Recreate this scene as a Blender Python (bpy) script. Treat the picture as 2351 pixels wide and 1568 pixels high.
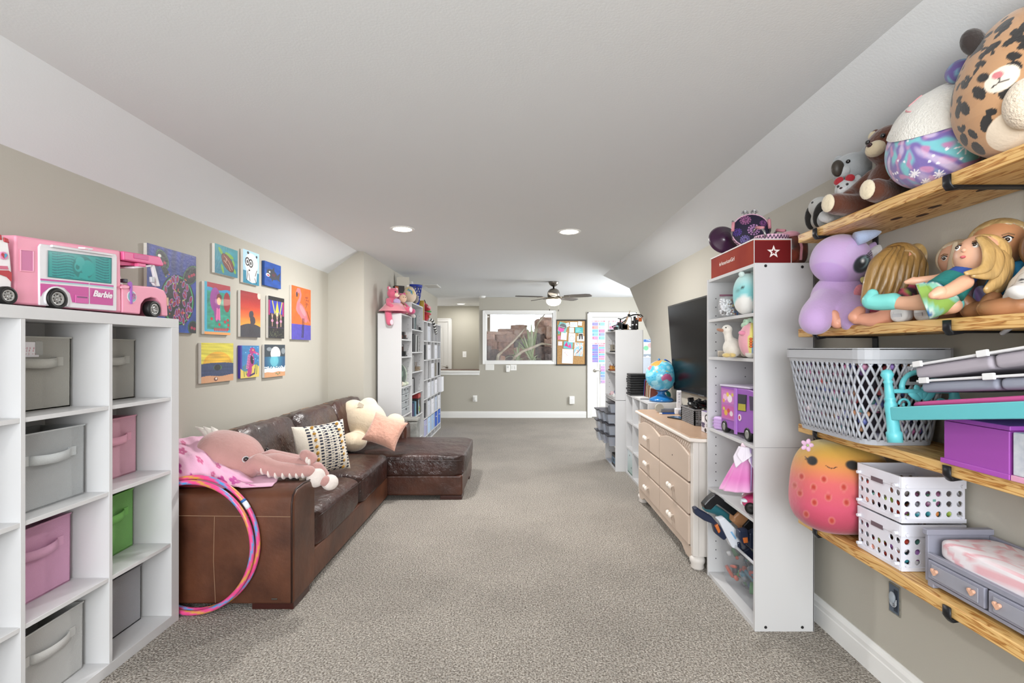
import bpy, bmesh, math, random
import numpy as np
from mathutils import Vector, Matrix, Euler
random.seed(7); rng = np.random.default_rng(7)
for o in list(bpy.data.objects): bpy.data.objects.remove(o, do_unlink=True)
SC = bpy.context.scene; COL = SC.collection
PI = math.pi
# ---------------------------------------------------------------- camera
H = 1.31; F = 1110.0
cd = bpy.data.cameras.new('camera'); cam = bpy.data.objects.new('camera', cd); COL.objects.link(cam)
cam.location = (0, 0, H); cam.rotation_euler = (PI/2, 0, 0)
cd.sensor_width = 36; cd.lens = 36*F/2351; cd.shift_x = -14.5/2351; cd.shift_y = 17/2351
cd.clip_start = .02; SC.camera = cam
# ---------------------------------------------------------------- world, lights, exposure
w = bpy.data.worlds.new('world'); SC.world = w; w.use_nodes = True
w.node_tree.nodes['Background'].inputs[0].default_value = (.86, .93, 1, 1)
w.node_tree.nodes['Background'].inputs[1].default_value = 4.2
def area(name, loc, rot, sx, sy, power, col=(1, 1, 1), shape='RECTANGLE', spread=180):
    l = bpy.data.lights.new(name, 'AREA'); l.shape = shape; l.size = sx; l.size_y = sy
    l.energy = power; l.color = col; l.spread = math.radians(spread)
    o = bpy.data.objects.new(name, l); COL.objects.link(o); o.location = loc; o.rotation_euler = rot
    return o
area('daylight_near_window', (-.2, -1.93, 1.45), (PI/2, 0, 0), 2.3, 1.4, 98, (.98, .99, 1))
area('daylight_recess_window', (2.98, 7.4, 1.45), (0, PI/2, 0), 1.5, 1.6, 72, (.98, .99, 1))
area('hall_area_light', (-3.1, 10.1, 1.5), (0, -PI/2, 0), 1.0, 1.0, 16, (1, .98, .95))  # unseen area light inside the hall; the wall behind it has no opening
SC.view_settings.view_transform = 'Standard'; SC.view_settings.look = 'None'
SC.view_settings.gamma = 1; SC.view_settings.use_curve_mapping = False
SC.view_settings.exposure = 0.12
# ---------------------------------------------------------------- materials
def lin(c): return c/12.92 if c <= .04045 else ((c+.055)/1.055)**2.4
def hx(h):
    h = h.lstrip('#'); return tuple(lin(int(h[i:i+2], 16)/255) for i in (0, 2, 4))
def hxs(h):
    h = h.lstrip('#'); return tuple(int(h[i:i+2], 16)/255 for i in (0, 2, 4))
MATS = {}
def M(h, rough=.55, metal=0, ns=0, na=.0, bs=0, bst=.0, coat=0, sheen=0, alpha=1, trans=0, emit=0, h2=None, spec=.5, bd=.01, det=3, stretch=None):
    """procedural principled material; h hex colour, ns/na noise scale+amount (towards h2), bs/bst bump"""
    key = (h, rough, metal, ns, na, bs, bst, coat, sheen, alpha, trans, emit, h2, spec, bd, stretch)
    if key in MATS: return MATS[key]
    m = bpy.data.materials.new('mat_'+h.strip('#')); m.use_nodes = True
    nt = m.node_tree; b = nt.nodes['Principled BSDF']; L = nt.links
    c = hx(h); b.inputs['Base Color'].default_value = (*c, 1)
    b.inputs['Roughness'].default_value = rough; b.inputs['Metallic'].default_value = metal
    b.inputs['Coat Weight'].default_value = coat; b.inputs['Sheen Weight'].default_value = sheen
    b.inputs['Specular IOR Level'].default_value = spec
    b.inputs['Alpha'].default_value = alpha; b.inputs['Transmission Weight'].default_value = trans
    if emit:
        b.inputs['Emission Color'].default_value = (*c, 1); b.inputs['Emission Strength'].default_value = emit
    if ns or bs:
        tc = nt.nodes.new('ShaderNodeTexCoord'); vec = tc.outputs['Object']
        if stretch:
            mp = nt.nodes.new('ShaderNodeMapping'); mp.inputs['Scale'].default_value = stretch
            L.new(vec, mp.inputs['Vector']); vec = mp.outputs['Vector']
    if ns:
        n = nt.nodes.new('ShaderNodeTexNoise'); n.inputs['Scale'].default_value = ns; n.inputs['Detail'].default_value = det
        L.new(vec, n.inputs['Vector'])
        r = nt.nodes.new('ShaderNodeValToRGB'); r.color_ramp.elements[0].position = .3; r.color_ramp.elements[1].position = .7
        c2 = hx(h2) if h2 else tuple(x*(1-na) for x in c)
        r.color_ramp.elements[0].color = (*c2, 1); r.color_ramp.elements[1].color = (*c, 1)
        L.new(n.outputs['Fac'], r.inputs['Fac']); L.new(r.outputs['Color'], b.inputs['Base Color'])
    if bs:
        n = nt.nodes.new('ShaderNodeTexNoise'); n.inputs['Scale'].default_value = bs; n.inputs['Detail'].default_value = 2
        L.new(vec, n.inputs['Vector'])
        bp = nt.nodes.new('ShaderNodeBump'); bp.inputs['Strength'].default_value = bst; bp.inputs['Distance'].default_value = bd
        L.new(n.outputs['Fac'], bp.inputs['Height']); L.new(bp.outputs['Normal'], b.inputs['Normal'])
    MATS[key] = m; return m
def VC(rough=.6, bs=0, bst=0, sheen=0, coat=0, bd=.005):
    """material that takes its colour from the mesh's own painted colours (flat print)"""
    key = ('vc', rough, bs, bst, sheen, coat)
    if key in MATS: return MATS[key]
    m = M('ffffff', rough=rough, bs=bs, bst=bst, sheen=sheen, coat=coat, bd=bd, spec=.4+.001*len(MATS))
    a = m.node_tree.nodes.new('ShaderNodeVertexColor'); a.layer_name = 'Col'
    m.node_tree.links.new(a.outputs['Color'], m.node_tree.nodes['Principled BSDF'].inputs['Base Color'])
    MATS[key] = m; return m
# ---------------------------------------------------------------- geometry builder
def rotm(rx=0, ry=0, rz=0): return Euler((rx, ry, rz)).to_matrix().to_4x4()
def TR(x=0, y=0, z=0, rx=0, ry=0, rz=0): return Matrix.Translation((x, y, z)) @ rotm(rx, ry, rz)
class G:
    def __init__(s): s.v = []; s.f = []; s.m = Matrix()
    def add(s, vs, fs, m=None):
        k = len(s.v); mm = s.m @ m if m is not None else s.m
        s.v += [tuple(mm @ Vector(p)) for p in vs]; s.f += [tuple(i+k for i in f) for f in fs]; return s
    def box(s, x0, x1, y0, y1, z0, z1, m=None):
        return s.add([(x0, y0, z0), (x1, y0, z0), (x1, y1, z0), (x0, y1, z0), (x0, y0, z1), (x1, y0, z1), (x1, y1, z1), (x0, y1, z1)],
            [(0, 3, 2, 1), (4, 5, 6, 7), (0, 1, 5, 4), (1, 2, 6, 5), (2, 3, 7, 6), (3, 0, 4, 7)], m)
    def taper(s, a, b, z0, z1, m=None):
        """box whose bottom rectangle a and top rectangle b are (x0,x1,y0,y1)"""
        return s.add([(a[0], a[2], z0), (a[1], a[2], z0), (a[1], a[3], z0), (a[0], a[3], z0), (b[0], b[2], z1), (b[1], b[2], z1), (b[1], b[3], z1), (b[0], b[3], z1)],
            [(0, 3, 2, 1), (4, 5, 6, 7), (0, 1, 5, 4), (1, 2, 6, 5), (2, 3, 7, 6), (3, 0, 4, 7)], m)
    def prism(s, poly, z0, z1, m=None):
        n = len(poly); vs = [(x, y, z0) for x, y in poly]+[(x, y, z1) for x, y in poly]
        ar = sum(poly[i][0]*poly[(i+1) % n][1]-poly[(i+1) % n][0]*poly[i][1] for i in range(n))
        if ar < 0: return s.prism(poly[::-1], z0, z1, m)
        fs = [tuple(range(n))[::-1], tuple(range(n, 2*n))]+[(i, (i+1) % n, n+(i+1) % n, n+i) for i in range(n)]
        return s.add(vs, fs, m)
    def lathe(s, prof, n=20, m=None, caps=True):
        vs = []; fs = []
        for r, z in prof:
            for k in range(n): a = 2*PI*k/n; vs.append((r*math.cos(a), r*math.sin(a), z))
        for i in range(len(prof)-1):
            for k in range(n): k2 = (k+1) % n; fs.append((i*n+k, i*n+k2, (i+1)*n+k2, (i+1)*n+k))
        if caps:
            if prof[0][0] > 1e-5: fs.append(tuple(range(n))[::-1])
            if prof[-1][0] > 1e-5: fs.append(tuple(range((len(prof)-1)*n, len(prof)*n)))
        return s.add(vs, fs, m)
    def cyl(s, r, z0, z1, n=16, m=None): return s.lathe([(r, z0), (r, z1)], n, m)
    def tube(s, pts, r, n=8, closed=False, m=None, flat=1.0):
        P = [Vector(p) for p in pts]; N = len(P); rr = r if hasattr(r, '__len__') else [r]*N
        vs = []; fs = []; up = None
        for i in range(N):
            t = (P[(i+1) % N]-P[i-1]) if closed else (P[min(i+1, N-1)]-P[max(i-1, 0)])
            if t.length < 1e-9: t = Vector((0, 0, 1))
            t.normalize()
            if up is None: up = Vector((0, 0, 1)) if abs(t.z) < .9 else Vector((1, 0, 0))
            a = t.cross(up)
            if a.length < 1e-6: a = t.orthogonal()
            a.normalize(); b = a.cross(t); up = b
            for k in range(n):
                q = 2*PI*k/n; vs.append(tuple(P[i]+a*(rr[i]*math.cos(q))+b*(rr[i]*flat*math.sin(q))))
        for i in range(N if closed else N-1):
            j = (i+1) % N
            for k in range(n): k2 = (k+1) % n; fs.append((i*n+k, i*n+k2, j*n+k2, j*n+k))
        if not closed: fs.append(tuple(range(n))[::-1]); fs.append(tuple(range((N-1)*n, N*n)))
        return s.add(vs, fs, m)
    def ell(s, c, r, rot=(0, 0, 0), nu=20, nv=12, e1=1.0, e2=1.0, fn=None):
        """(super)ellipsoid; e<1 boxier"""
        pw = lambda x, e: math.copysign(abs(x)**e, x)
        vs = []; fs = []; m = TR(*c) @ rotm(*rot)
        for j in range(1, nv):
            t = -PI/2+PI*j/nv
            for i in range(nu):
                p = 2*PI*i/nu
                q = Vector((pw(math.cos(t), e1)*pw(math.cos(p), e2), pw(math.cos(t), e1)*pw(math.sin(p), e2), pw(math.sin(t), e1)))
                if fn: q = Vector(fn(*q))
                vs.append((q.x*r[0], q.y*r[1], q.z*r[2]))
        b = Vector((0, 0, -1)); t = Vector((0, 0, 1))
        if fn: b = Vector(fn(*b)); t = Vector(fn(*t))
        vs.append((b.x*r[0], b.y*r[1], b.z*r[2])); vs.append((t.x*r[0], t.y*r[1], t.z*r[2])); B = len(vs)-2
        for j in range(nv-2):
            for i in range(nu): i2 = (i+1) % nu; fs.append((j*nu+i, j*nu+i2, (j+1)*nu+i2, (j+1)*nu+i))
        for i in range(nu): fs.append((B, (i+1) % nu, i)); fs.append((B+1, (nv-2)*nu+i, (nv-2)*nu+(i+1) % nu))
        return s.add(vs, fs, m)
    def sph(s, c, r, nu=14, nv=9): return s.ell(c, (r, r, r), nu=nu, nv=nv)
    def grid(s, fn, nu, nv, m=None, wrap=False):
        vs = [fn(i/(nu if wrap else nu), j/nv) for j in range(nv+1) for i in range(nu+(0 if wrap else 1))]
        w = nu if wrap else nu+1; fs = []
        for j in range(nv):
            for i in range(nu): i2 = (i+1) % w; fs.append((j*w+i, j*w+i2, (j+1)*w+i2, (j+1)*w+i))
        return s.add(vs, fs, m)
    def obj(s, name, mat, parent=None, smooth=False, loc=None, rot=None, bev=0, seg=2, sub=0, solid=0, kind=None, remesh=0, sm=0):
        me = bpy.data.meshes.new(name); me.from_pydata(s.v, [], s.f); me.update()
        if smooth: me.polygons.foreach_set('use_smooth', [True]*len(me.polygons))
        me.materials.append(mat); o = bpy.data.objects.new(name, me); COL.objects.link(o)
        if parent is not None: o.parent = parent
        if loc is not None: o.location = loc
        if rot is not None: o.rotation_euler = rot
        if solid:
            d = o.modifiers.new('solid', 'SOLIDIFY'); d.thickness = solid; d.offset = 0
        if remesh:
            d = o.modifiers.new('remesh', 'REMESH'); d.mode = 'VOXEL'; d.voxel_size = remesh; d.use_smooth_shade = True
            d = o.modifiers.new('smooth', 'SMOOTH'); d.factor = .5; d.iterations = sm or 4
        if bev:
            d = o.modifiers.new('bevel', 'BEVEL'); d.width = bev; d.segments = seg; d.limit_method = 'ANGLE'; d.angle_limit = .6
            if smooth is False and seg > 1: me.polygons.foreach_set('use_smooth', [True]*len(me.polygons)); d.harden_normals = True
        if sub:
            d = o.modifiers.new('sub', 'SUBSURF'); d.levels = sub; d.render_levels = sub
        if kind: o['kind'] = kind
        return o
def B(x0, x1, y0, y1, z0, z1, m=None): return G().box(x0, x1, y0, y1, z0, z1, m)
def paint(o, fn):
    """fn(array of local xyz) -> array of sRGB colours, written as the mesh's printed colours"""
    me = o.data; n = len(me.vertices); co = np.empty(n*3); me.vertices.foreach_get('co', co); co = co.reshape(-1, 3)
    c = np.asarray(fn(co), dtype=float)
    c = np.where(c <= .04045, c/12.92, ((np.clip(c, 0, 1)+.055)/1.055)**2.4)
    a = me.color_attributes.new('Col', 'FLOAT_COLOR', 'POINT')
    a.data.foreach_set('color', np.concatenate([c, np.ones((n, 1))], 1).ravel()); return o
def tag(o, label=None, cat=None, group=None, kind=None):
    if label: o['label'] = label
    if cat: o['category'] = cat
    if group: o['group'] = group
    if kind: o['kind'] = kind
    return o
def thing(name, label, cat, loc=(0, 0, 0), rz=0, group=None, rot=None, scale=None):
    o = bpy.data.objects.new(name, None); COL.objects.link(o); o.empty_display_size = .05
    o.location = loc; o.rotation_euler = rot if rot else (0, 0, rz)
    if scale: o.scale = scale if hasattr(scale, '__len__') else (scale,)*3
    return tag(o, label, cat, group)
def clone(root, loc, rz=None, label=None, rot=None):
    def cp(o, par):
        c = o.copy(); COL.objects.link(c); c.parent = par
        for ch in KIDS.get(o.name, ()): cp(ch, c)
        return c
    KIDS = {}
    for o in COL.objects:
        if o.parent: KIDS.setdefault(o.parent.name, []).append(o)
    r = cp(root, None); r.location = loc
    if rz is not None: r.rotation_euler = (0, 0, rz)
    if rot is not None: r.rotation_euler = rot
    if label: r['label'] = label
    return r
def share(o, loc, rot=None, parent=None, name=None):
    c = o.copy(); COL.objects.link(c); c.location = loc
    if rot is not None: c.rotation_euler = rot
    if parent is not None: c.parent = parent
    return c
def text(s, size, mat, parent, loc, rot, ext=.0006, name='lettering', shear=0, align='CENTER', sx=1, bold=0):
    cu = bpy.data.curves.new('t', 'FONT'); cu.body = s; cu.size = size; cu.extrude = ext; cu.shear = shear
    cu.align_x = align; cu.align_y = 'CENTER'; cu.resolution_u = 2; cu.offset = bold
    t = bpy.data.objects.new('t', cu); COL.objects.link(t)
    me = bpy.data.meshes.new_from_object(t.evaluated_get(bpy.context.evaluated_depsgraph_get()))
    bpy.data.objects.remove(t); bpy.data.curves.remove(cu)
    me.materials.clear(); me.materials.append(mat)
    o = bpy.data.objects.new(name, me); COL.objects.link(o); o.parent = parent; o.location = loc; o.rotation_euler = rot; o.scale = (sx, 1, 1); o['kind'] = 'stuff'
    return o
def W(u, v, Y): return Vector(((u-1190)*Y/F, Y, H-(v-801)*Y/F))
def st(o): o['kind'] = 'structure'; return o
# 2-D painting helpers (arrays x,y in any unit)
def over(base, mask, col):
    col = np.array(hxs(col) if isinstance(col, str) else col); mask = np.clip(mask, 0, 1)[:, None]
    return base*(1-mask)+col*mask
def fill(n, col): return np.tile(np.array(hxs(col)), (n, 1))
def el(x, y, cx, cy, rx, ry, a=0, s=25):
    ca, sa = math.cos(a), math.sin(a); X = ((x-cx)*ca+(y-cy)*sa)/rx; Y = (-(x-cx)*sa+(y-cy)*ca)/ry
    return np.clip((1-np.sqrt(X*X+Y*Y))*min(rx, ry)*s*6+.5, 0, 1)
def rc(x, y, x0, x1, y0, y1): return ((x > x0) & (x < x1) & (y > y0) & (y < y1)).astype(float)
def seg(x, y, x0, y0, x1, y1, w):
    dx, dy = x1-x0, y1-y0; t = np.clip(((x-x0)*dx+(y-y0)*dy)/(dx*dx+dy*dy+1e-12), 0, 1)
    return (np.hypot(x-x0-t*dx, y-y0-t*dy) < w).astype(float)
def poly(x, y, pts):
    ins = np.zeros(len(x), bool); n = len(pts)
    for i in range(n):
        (xa, ya), (xb, yb) = pts[i], pts[(i+1) % n]
        if ya == yb: continue
        c = ((ya > y) != (yb > y)) & (x < (xb-xa)*(y-ya)/(yb-ya)+xa); ins ^= c
    return ins.astype(float)
def nz(x, y, f, seed=0):
    r = np.random.default_rng(seed); o = 0
    for k in range(5):
        a = r.uniform(0, 2*PI); q = f*r.uniform(.6, 1.6); ph = r.uniform(0, 6.3)
        o = o+np.sin((x*math.cos(a)+y*math.sin(a))*q*6.3+ph+1.3*np.sin((x*math.sin(a)-y*math.cos(a))*q*4+ph*2))
    return o/5
# ================================================================ ROOM
ZC = 2.292; LX = -1.92; RX = 1.44; YF = 9.2; YN = -2.0; AX = -1.56; YJ = 4.88
WALL = M('b7b3a8', .75, ns=1.3, na=.03, bs=160, bst=.04)
CEIL = M('e2e5e7', .85, bs=120, bst=.05)
TRIM = M('eeeeec', .35)
WHITE = M('dcdcdc', .38, ns=2, na=.02)
def carpet():
    m = bpy.data.materials.new('mat_carpet'); m.use_nodes = True; nt = m.node_tree; L = nt.links; b = nt.nodes['Principled BSDF']
    b.inputs['Roughness'].default_value = .95; b.inputs['Specular IOR Level'].default_value = .1; b.inputs['Sheen Weight'].default_value = .15
    tc = nt.nodes.new('ShaderNodeTexCoord')
    n1 = nt.nodes.new('ShaderNodeTexNoise'); n1.inputs['Scale'].default_value = 125; n1.inputs['Detail'].default_value = 4
    n2 = nt.nodes.new('ShaderNodeTexNoise'); n2.inputs['Scale'].default_value = 1.7; n2.inputs['Detail'].default_value = 4
    vo = nt.nodes.new('ShaderNodeTexVoronoi'); vo.inputs['Scale'].default_value = 135
    for n in (n1, n2, vo): L.new(tc.outputs['Object'], n.inputs['Vector'])
    r = nt.nodes.new('ShaderNodeValToRGB'); e = r.color_ramp.elements
    e[0].position = .36; e[0].color = (*hx('80766a'), 1); e[1].position = .64; e[1].color = (*hx('e3dbd0'), 1)
    L.new(n1.outputs['Fac'], r.inputs['Fac'])
    r2 = nt.nodes.new('ShaderNodeValToRGB'); e = r2.color_ramp.elements
    e[0].position = .36; e[0].color = (.72, .72, .72, 1); e[1].position = .6; e[1].color = (1, 1, 1, 1)
    L.new(n2.outputs['Fac'], r2.inputs['Fac'])
    mx = nt.nodes.new('ShaderNodeMixRGB'); mx.blend_type = 'MULTIPLY'; mx.inputs[0].default_value = .55
    L.new(r.outputs[0], mx.inputs[1]); L.new(r2.outputs[0], mx.inputs[2]); L.new(mx.outputs[0], b.inputs['Base Color'])
    ad = nt.nodes.new('ShaderNodeMath'); ad.operation = 'SUBTRACT'; L.new(n1.outputs['Fac'], ad.inputs[0]); L.new(vo.outputs['Distance'], ad.inputs[1])
    bp = nt.nodes.new('ShaderNodeBump'); bp.inputs['Strength'].default_value = 1.0; bp.inputs['Distance'].default_value = .013
    L.new(ad.outputs[0], bp.inputs['Height']); L.new(bp.outputs['Normal'], b.inputs['Normal'])
    return m
st(B(-3.3, 3.1, YN-.1, 11.3, -.1, 0).obj('floor', carpet()))
st(B(-3.3, 3.1, YN-.1, 11.3, ZC, ZC+.1).obj('ceiling', CEIL))
# sloped ceiling strips, solid wedges between knee wall and flat ceiling
def wedge(pts, y0, y1):
    n = len(pts); return G().add([(x, y0, z) for x, z in pts]+[(x, y1, z) for x, z in pts],
        [tuple(range(n)), tuple(range(n, 2*n))[::-1]]+[(i, n+i, n+(i+1) % n, (i+1) % n) for i in range(n)])
st(wedge([(LX-.1, 2.07), (LX, 2.07), (-1.62, ZC), (-1.62, ZC+.05), (LX-.1, ZC+.05)], YN, YJ+.02).obj('ceiling_slope_left', CEIL))
g = G(); KZ = 2.092
a = [(RX+.1, KZ), (RX, KZ), (1.14, ZC), (1.14, ZC+.05), (RX+.1, ZC+.05)]
g.add([(x, YN, z) for x, z in a]+[(x, 6.256+(RX-min(x, RX))*.78, z) for x, z in a], [(4, 3, 2, 1, 0), (5, 6, 7, 8, 9)]+[(i, (i+1) % 5, 5+(i+1) % 5, 5+i) for i in range(5)])
st(g.obj('ceiling_slope_right', CEIL))
st(B(LX-.1, LX, YN, YJ, 0, 2.08).obj('wall_left', WALL))
st(B(LX-.1, AX, YJ, YJ+.1, 0, ZC).obj('wall_left_return', WALL))
st(B(AX-.1, AX, YJ+.1, YF+.12, 0, ZC).obj('wall_left_alcove', WALL))
# right wall with its raked far end
poly_r = [(YN, 0), (5.258, 0), (5.258, 1.414), (6.256, KZ), (6.27, KZ+.02), (YN, KZ+.02)]
g = G(); n = len(poly_r)
g.add([(RX, y, z) for y, z in poly_r]+[(RX+.1, y, z) for y, z in poly_r], [tuple(range(n))[::-1], tuple(range(n, 2*n))]+[(i, (i+1) % n, n+(i+1) % n, n+i) for i in range(n)])
st(g.obj('wall_right', WALL))
st(B(RX+.1, 3.0, 5.1, 5.2, 0, ZC).obj('wall_recess_near', WALL))
# recess right wall with a daylight window
g = G(); g.box(3.0, 3.1, 5.1, 6.6, 0, ZC).box(3.0, 3.1, 8.2, YF, 0, ZC).box(3.0, 3.1, 6.6, 8.2, 0, .7).box(3.0, 3.1, 6.6, 8.2, 2.15, ZC)
st(g.obj('wall_recess_right', WALL))
# near wall behind the camera with a window
g = G(); g.box(LX-.1, -1.4, YN-.1, YN, 0, ZC).box(1.0, RX+.1, YN-.1, YN, 0, ZC).box(-1.4, 1.0, YN-.1, YN, 0, .7).box(-1.4, 1.0, YN-.1, YN, 2.2, ZC)
st(g.obj('wall_near', WALL))
# far wall: half wall, window opening, door opening
OX = W(1100, 0, YF).x
WX0, WX1 = W(1114.5, 0, YF).x, W(1270, 0, YF).x; WZ0, WZ1 = W(0, 830, YF).z, W(0, 719, YF).z
DX0, DX1, DZ = W(1359, 0, YF).x, W(1359, 0, YF).x+.76, W(0, 728, YF).z
LZ = W(0, 855, YF).z
g = G()
g.box(AX-.1, OX, YF, YF+.14, 0, LZ).box(OX, WX0, YF, YF+.14, 0, ZC).box(WX0, WX1, YF, YF+.14, 0, WZ0).box(WX0, WX1, YF, YF+.14, WZ1, ZC)
g.box(WX1, DX0, YF, YF+.14, 0, ZC).box(DX0, DX1, YF, YF+.14, DZ, ZC).box(DX1, 3.0, YF, YF+.14, 0, ZC)
st(g.obj('wall_far', WALL))
# hall behind the half wall
YH = 11.1
HALL = M('aca89b', .75, ns=1.3, na=.03)
st(B(-3.2, OX+.1, YH, YH+.1, 0, ZC).obj('wall_hall', HALL))
st(B(OX, OX+.04, YF+.14, YH, 0, ZC).obj('wall_hall_right', HALL))
st(B(-3.3, -3.2, YF, YH, 0, ZC).obj('wall_hall_left', HALL))
st(B(-3.3, AX-.1, YF, YF+.14, 0, ZC).obj('wall_hall_near', HALL))
# baseboards: board with a moulded top
def baseboard(name, p0, p1, nrm, h=.125, t=.016):
    prof = [(0, 0), (t, 0), (t, h*.62), (t*.85, h*.66), (t*.85, h*.82), (t*.45, h*.93), (t*.3, h), (0, h)]
    a = Vector(p0); b = Vector(p1); q = Vector(nrm); g = G(); n = len(prof)
    vs = [tuple(a+q*d+Vector((0, 0, z))) for d, z in prof]+[tuple(b+q*d+Vector((0, 0, z))) for d, z in prof]
    g.add(vs, [tuple(range(n)), tuple(range(n, 2*n))[::-1]]+[(i, n+i, n+(i+1) % n, (i+1) % n) for i in range(n)])
    bm = bmesh.new(); o = g.obj(name, TRIM); bm.from_mesh(o.data); bmesh.ops.recalc_face_normals(bm, faces=bm.faces); bm.to_mesh(o.data); bm.free()
    return st(o)
baseboard('baseboard_far', (AX, YF, 0), (W(1346, 0, YF).x, YF, 0), (0, -1, 0), .122)
baseboard('baseboard_right', (RX, YN, 0), (RX, 5.25, 0), (-1, 0, 0), .125)
baseboard('baseboard_left', (LX, YN, 0), (LX, YJ, 0), (1, 0, 0))
baseboard('baseboard_alcove', (AX, YJ, 0), (AX, YF, 0), (1, 0, 0))
# ledge cap on the half wall
t = st(thing('trim_1', None, None)); 
B(AX-.1, OX+.015, YF-.05, YF+.2, LZ, LZ+.028).obj('cap', TRIM, t, bev=.004)
B(AX-.1, OX+.008, YF-.022, YF, LZ-.05, LZ).obj('apron_moulding', TRIM, t, bev=.006)
def trim_frame(par, x0, x1, z0, z1, y, w, d=.02, bottom=True, mat=None, name='casing'):
    mat = mat or TRIM
    B(x0-w, x0, y-d, y, (z0-w if bottom else z0), z1+w).obj(name, mat, par, bev=.004)
    B(x1, x1+w, y-d, y, (z0-w if bottom else z0), z1+w).obj(name, mat, par, bev=.004)
    B(x0, x1, y-d, y, z1, z1+w).obj(name, mat, par, bev=.004)
    if bottom: B(x0, x1, y-d, y, z0-w, z0).obj(name, mat, par, bev=.004)
    k = w*.28   # raised outer band of the moulding
    B(x0-w, x0-w+k, y-d*1.5, y-d, (z0-w if bottom else z0), z1+w).obj('moulding', mat, par, bev=.003)
    B(x1+w-k, x1+w, y-d*1.5, y-d, (z0-w if bottom else z0), z1+w).obj('moulding', mat, par, bev=.003)
    B(x0-w, x1+w, y-d*1.5, y-d, z1+w-k, z1+w).obj('moulding', mat, par, bev=.003)
def panel_door(par, x0, x1, z0, z1, y, rows, mat):
    B(x0, x1, y, y+.035, z0, z1).obj('door_leaf', mat, par, bev=.002)
    w = x1-x0; s = w*.14; cw = (w-3*s)/2
    for (a, b) in rows:
        for k in (0, 1):
            xa = x0+s+k*(cw+s); za, zb = z0+a*(z1-z0), z0+b*(z1-z0)
            p = G()
            # raised panel: sunken groove drawn by a frame and a bevelled field
            for (bx0, bx1, bz0, bz1) in ((xa, xa+.012, za, zb), (xa+cw-.012, xa+cw, za, zb), (xa+.012, xa+cw-.012, za, za+.012), (xa+.012, xa+cw-.012, zb-.012, zb)): p.box(bx0, bx1, y-.007, y, bz0, bz1)
            p.add([(xa+.03, y, za+.03), (xa+cw-.03, y, za+.03), (xa+cw-.03, y, zb-.03), (xa+.03, y, zb-.03), (xa+.06, y-.01, za+.06), (xa+cw-.06, y-.01, za+.06), (xa+cw-.06, y-.01, zb-.06), (xa+.06, y-.01, zb-.06)],
                  [(0, 1, 5, 4), (1, 2, 6, 5), (2, 3, 7, 6), (3, 0, 4, 7), (4, 5, 6, 7)])
            p.obj('door_panel', mat, par)
NICKEL = M('b8b4ac', .28, metal=1)
def lever(par, x, y, z, dirx):
    h = G().lathe([(.032, 0), (.032, .008), (.02, .014)], 18, TR(x, y, z, PI/2)).obj('rose', NICKEL, par, smooth=True)
    G().tube([(x, y-.012, z), (x, y-.05, z), (x+dirx*.02, y-.055, z), (x+dirx*.07, y-.055, z+.004), (x+dirx*.11, y-.052, z-.008)], [.011, .011, .011, .009, .006], 8).obj('door_handle', NICKEL, par, smooth=True)
d1 = st(thing('door_1', None, None))
trim_frame(d1, DX0, DX1, 0, DZ, YF, .09, bottom=False)
panel_door(d1, DX0+.004, DX1-.004, .012, DZ-.004, YF+.02, [(.08, .40), (.47, .80), (.84, .95)], M('f1f1ef', .4))
lever(d1, W(1366, 0, YF).x, YF+.02, W(0, 851, YF).z, 1)
d2 = st(thing('door_2', None, None))
hx0, hx1, hz1 = W(952, 0, YH).x, W(1029, 0, YH).x, W(0, 739, YH).z
trim_frame(d2, hx0, hx1, 0, hz1, YH, .085, bottom=False, mat=M('dcdbd7', .4))
panel_door(d2, hx0, hx1, .01, hz1, YH-.003, [(.08, .42), (.48, .94)], M('d6d5d1', .45))
lever(d2, W(1026, 0, YH).x, YH-.003, W(0, 842, YH).z, -1)
# ================================================================ CEILING FIXTURES
GLOW = M('fff6e6', .4, emit=9)
def can_light(x, y, power, label):
    t = thing('recessed_light', label, 'ceiling light', (x, y, ZC), 0, 'recessed ceiling lights')
    G().lathe([(.076, -.001), (.076, -.004), (.094, -.006), (.098, -.001)], 32, caps=False).obj('trim_ring', TRIM, t, smooth=True)
    G().lathe([(0, -.0035), (.078, -.0035), (.078, -.001)], 28, caps=False).obj('lens', GLOW, t)
    l = bpy.data.lights.new('bulb', 'AREA'); l.shape = 'DISK'; l.size = .14; l.energy = power; l.color = (1, .985, .965)
    o = bpy.data.objects.new('bulb', l); COL.objects.link(o); o.parent = t; o.location = (0, 0, -.012)
    return t
p = W(924, 526, 3.96); can_light(p.x, 3.96, 32, 'lit recessed ceiling light nearest the sloped wall on the sofa side')
p = W(1307, 532, 4.05); can_light(p.x, 4.05, 32, 'lit recessed ceiling light on the television side of the room')
can_light(-1.25, 10.55, 10, 'small lit recessed light in the hall ceiling beyond the half wall')
for (x, y, q) in ((-.95, .6, 'above the cube shelf side'), (.43, .6, 'above the wooden shelf side'), (-.95, -1.0, 'by the near window, cube shelf side'), (.43, -1.0, 'by the near window, wooden shelf side')): can_light(x, y, 4, 'added unseen recessed ceiling light '+q)  # extra ceiling lights out of view, added to brighten the room
# air vent
t = thing('air_vent', 'white louvred air vent set in the ceiling above the cube organizer', 'vent', (-1.34, 7.5, ZC))
B(-.11, .11, -.19, .19, -.012, -.002).obj('frame', TRIM, t, bev=.003)
for k in range(9): B(-.09, .09, -.004, .004, -.02, -.012, TR(0, -.15+k*.0375, 0, .3)).obj('slat', M('d0cfcb', .5), t)
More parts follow.
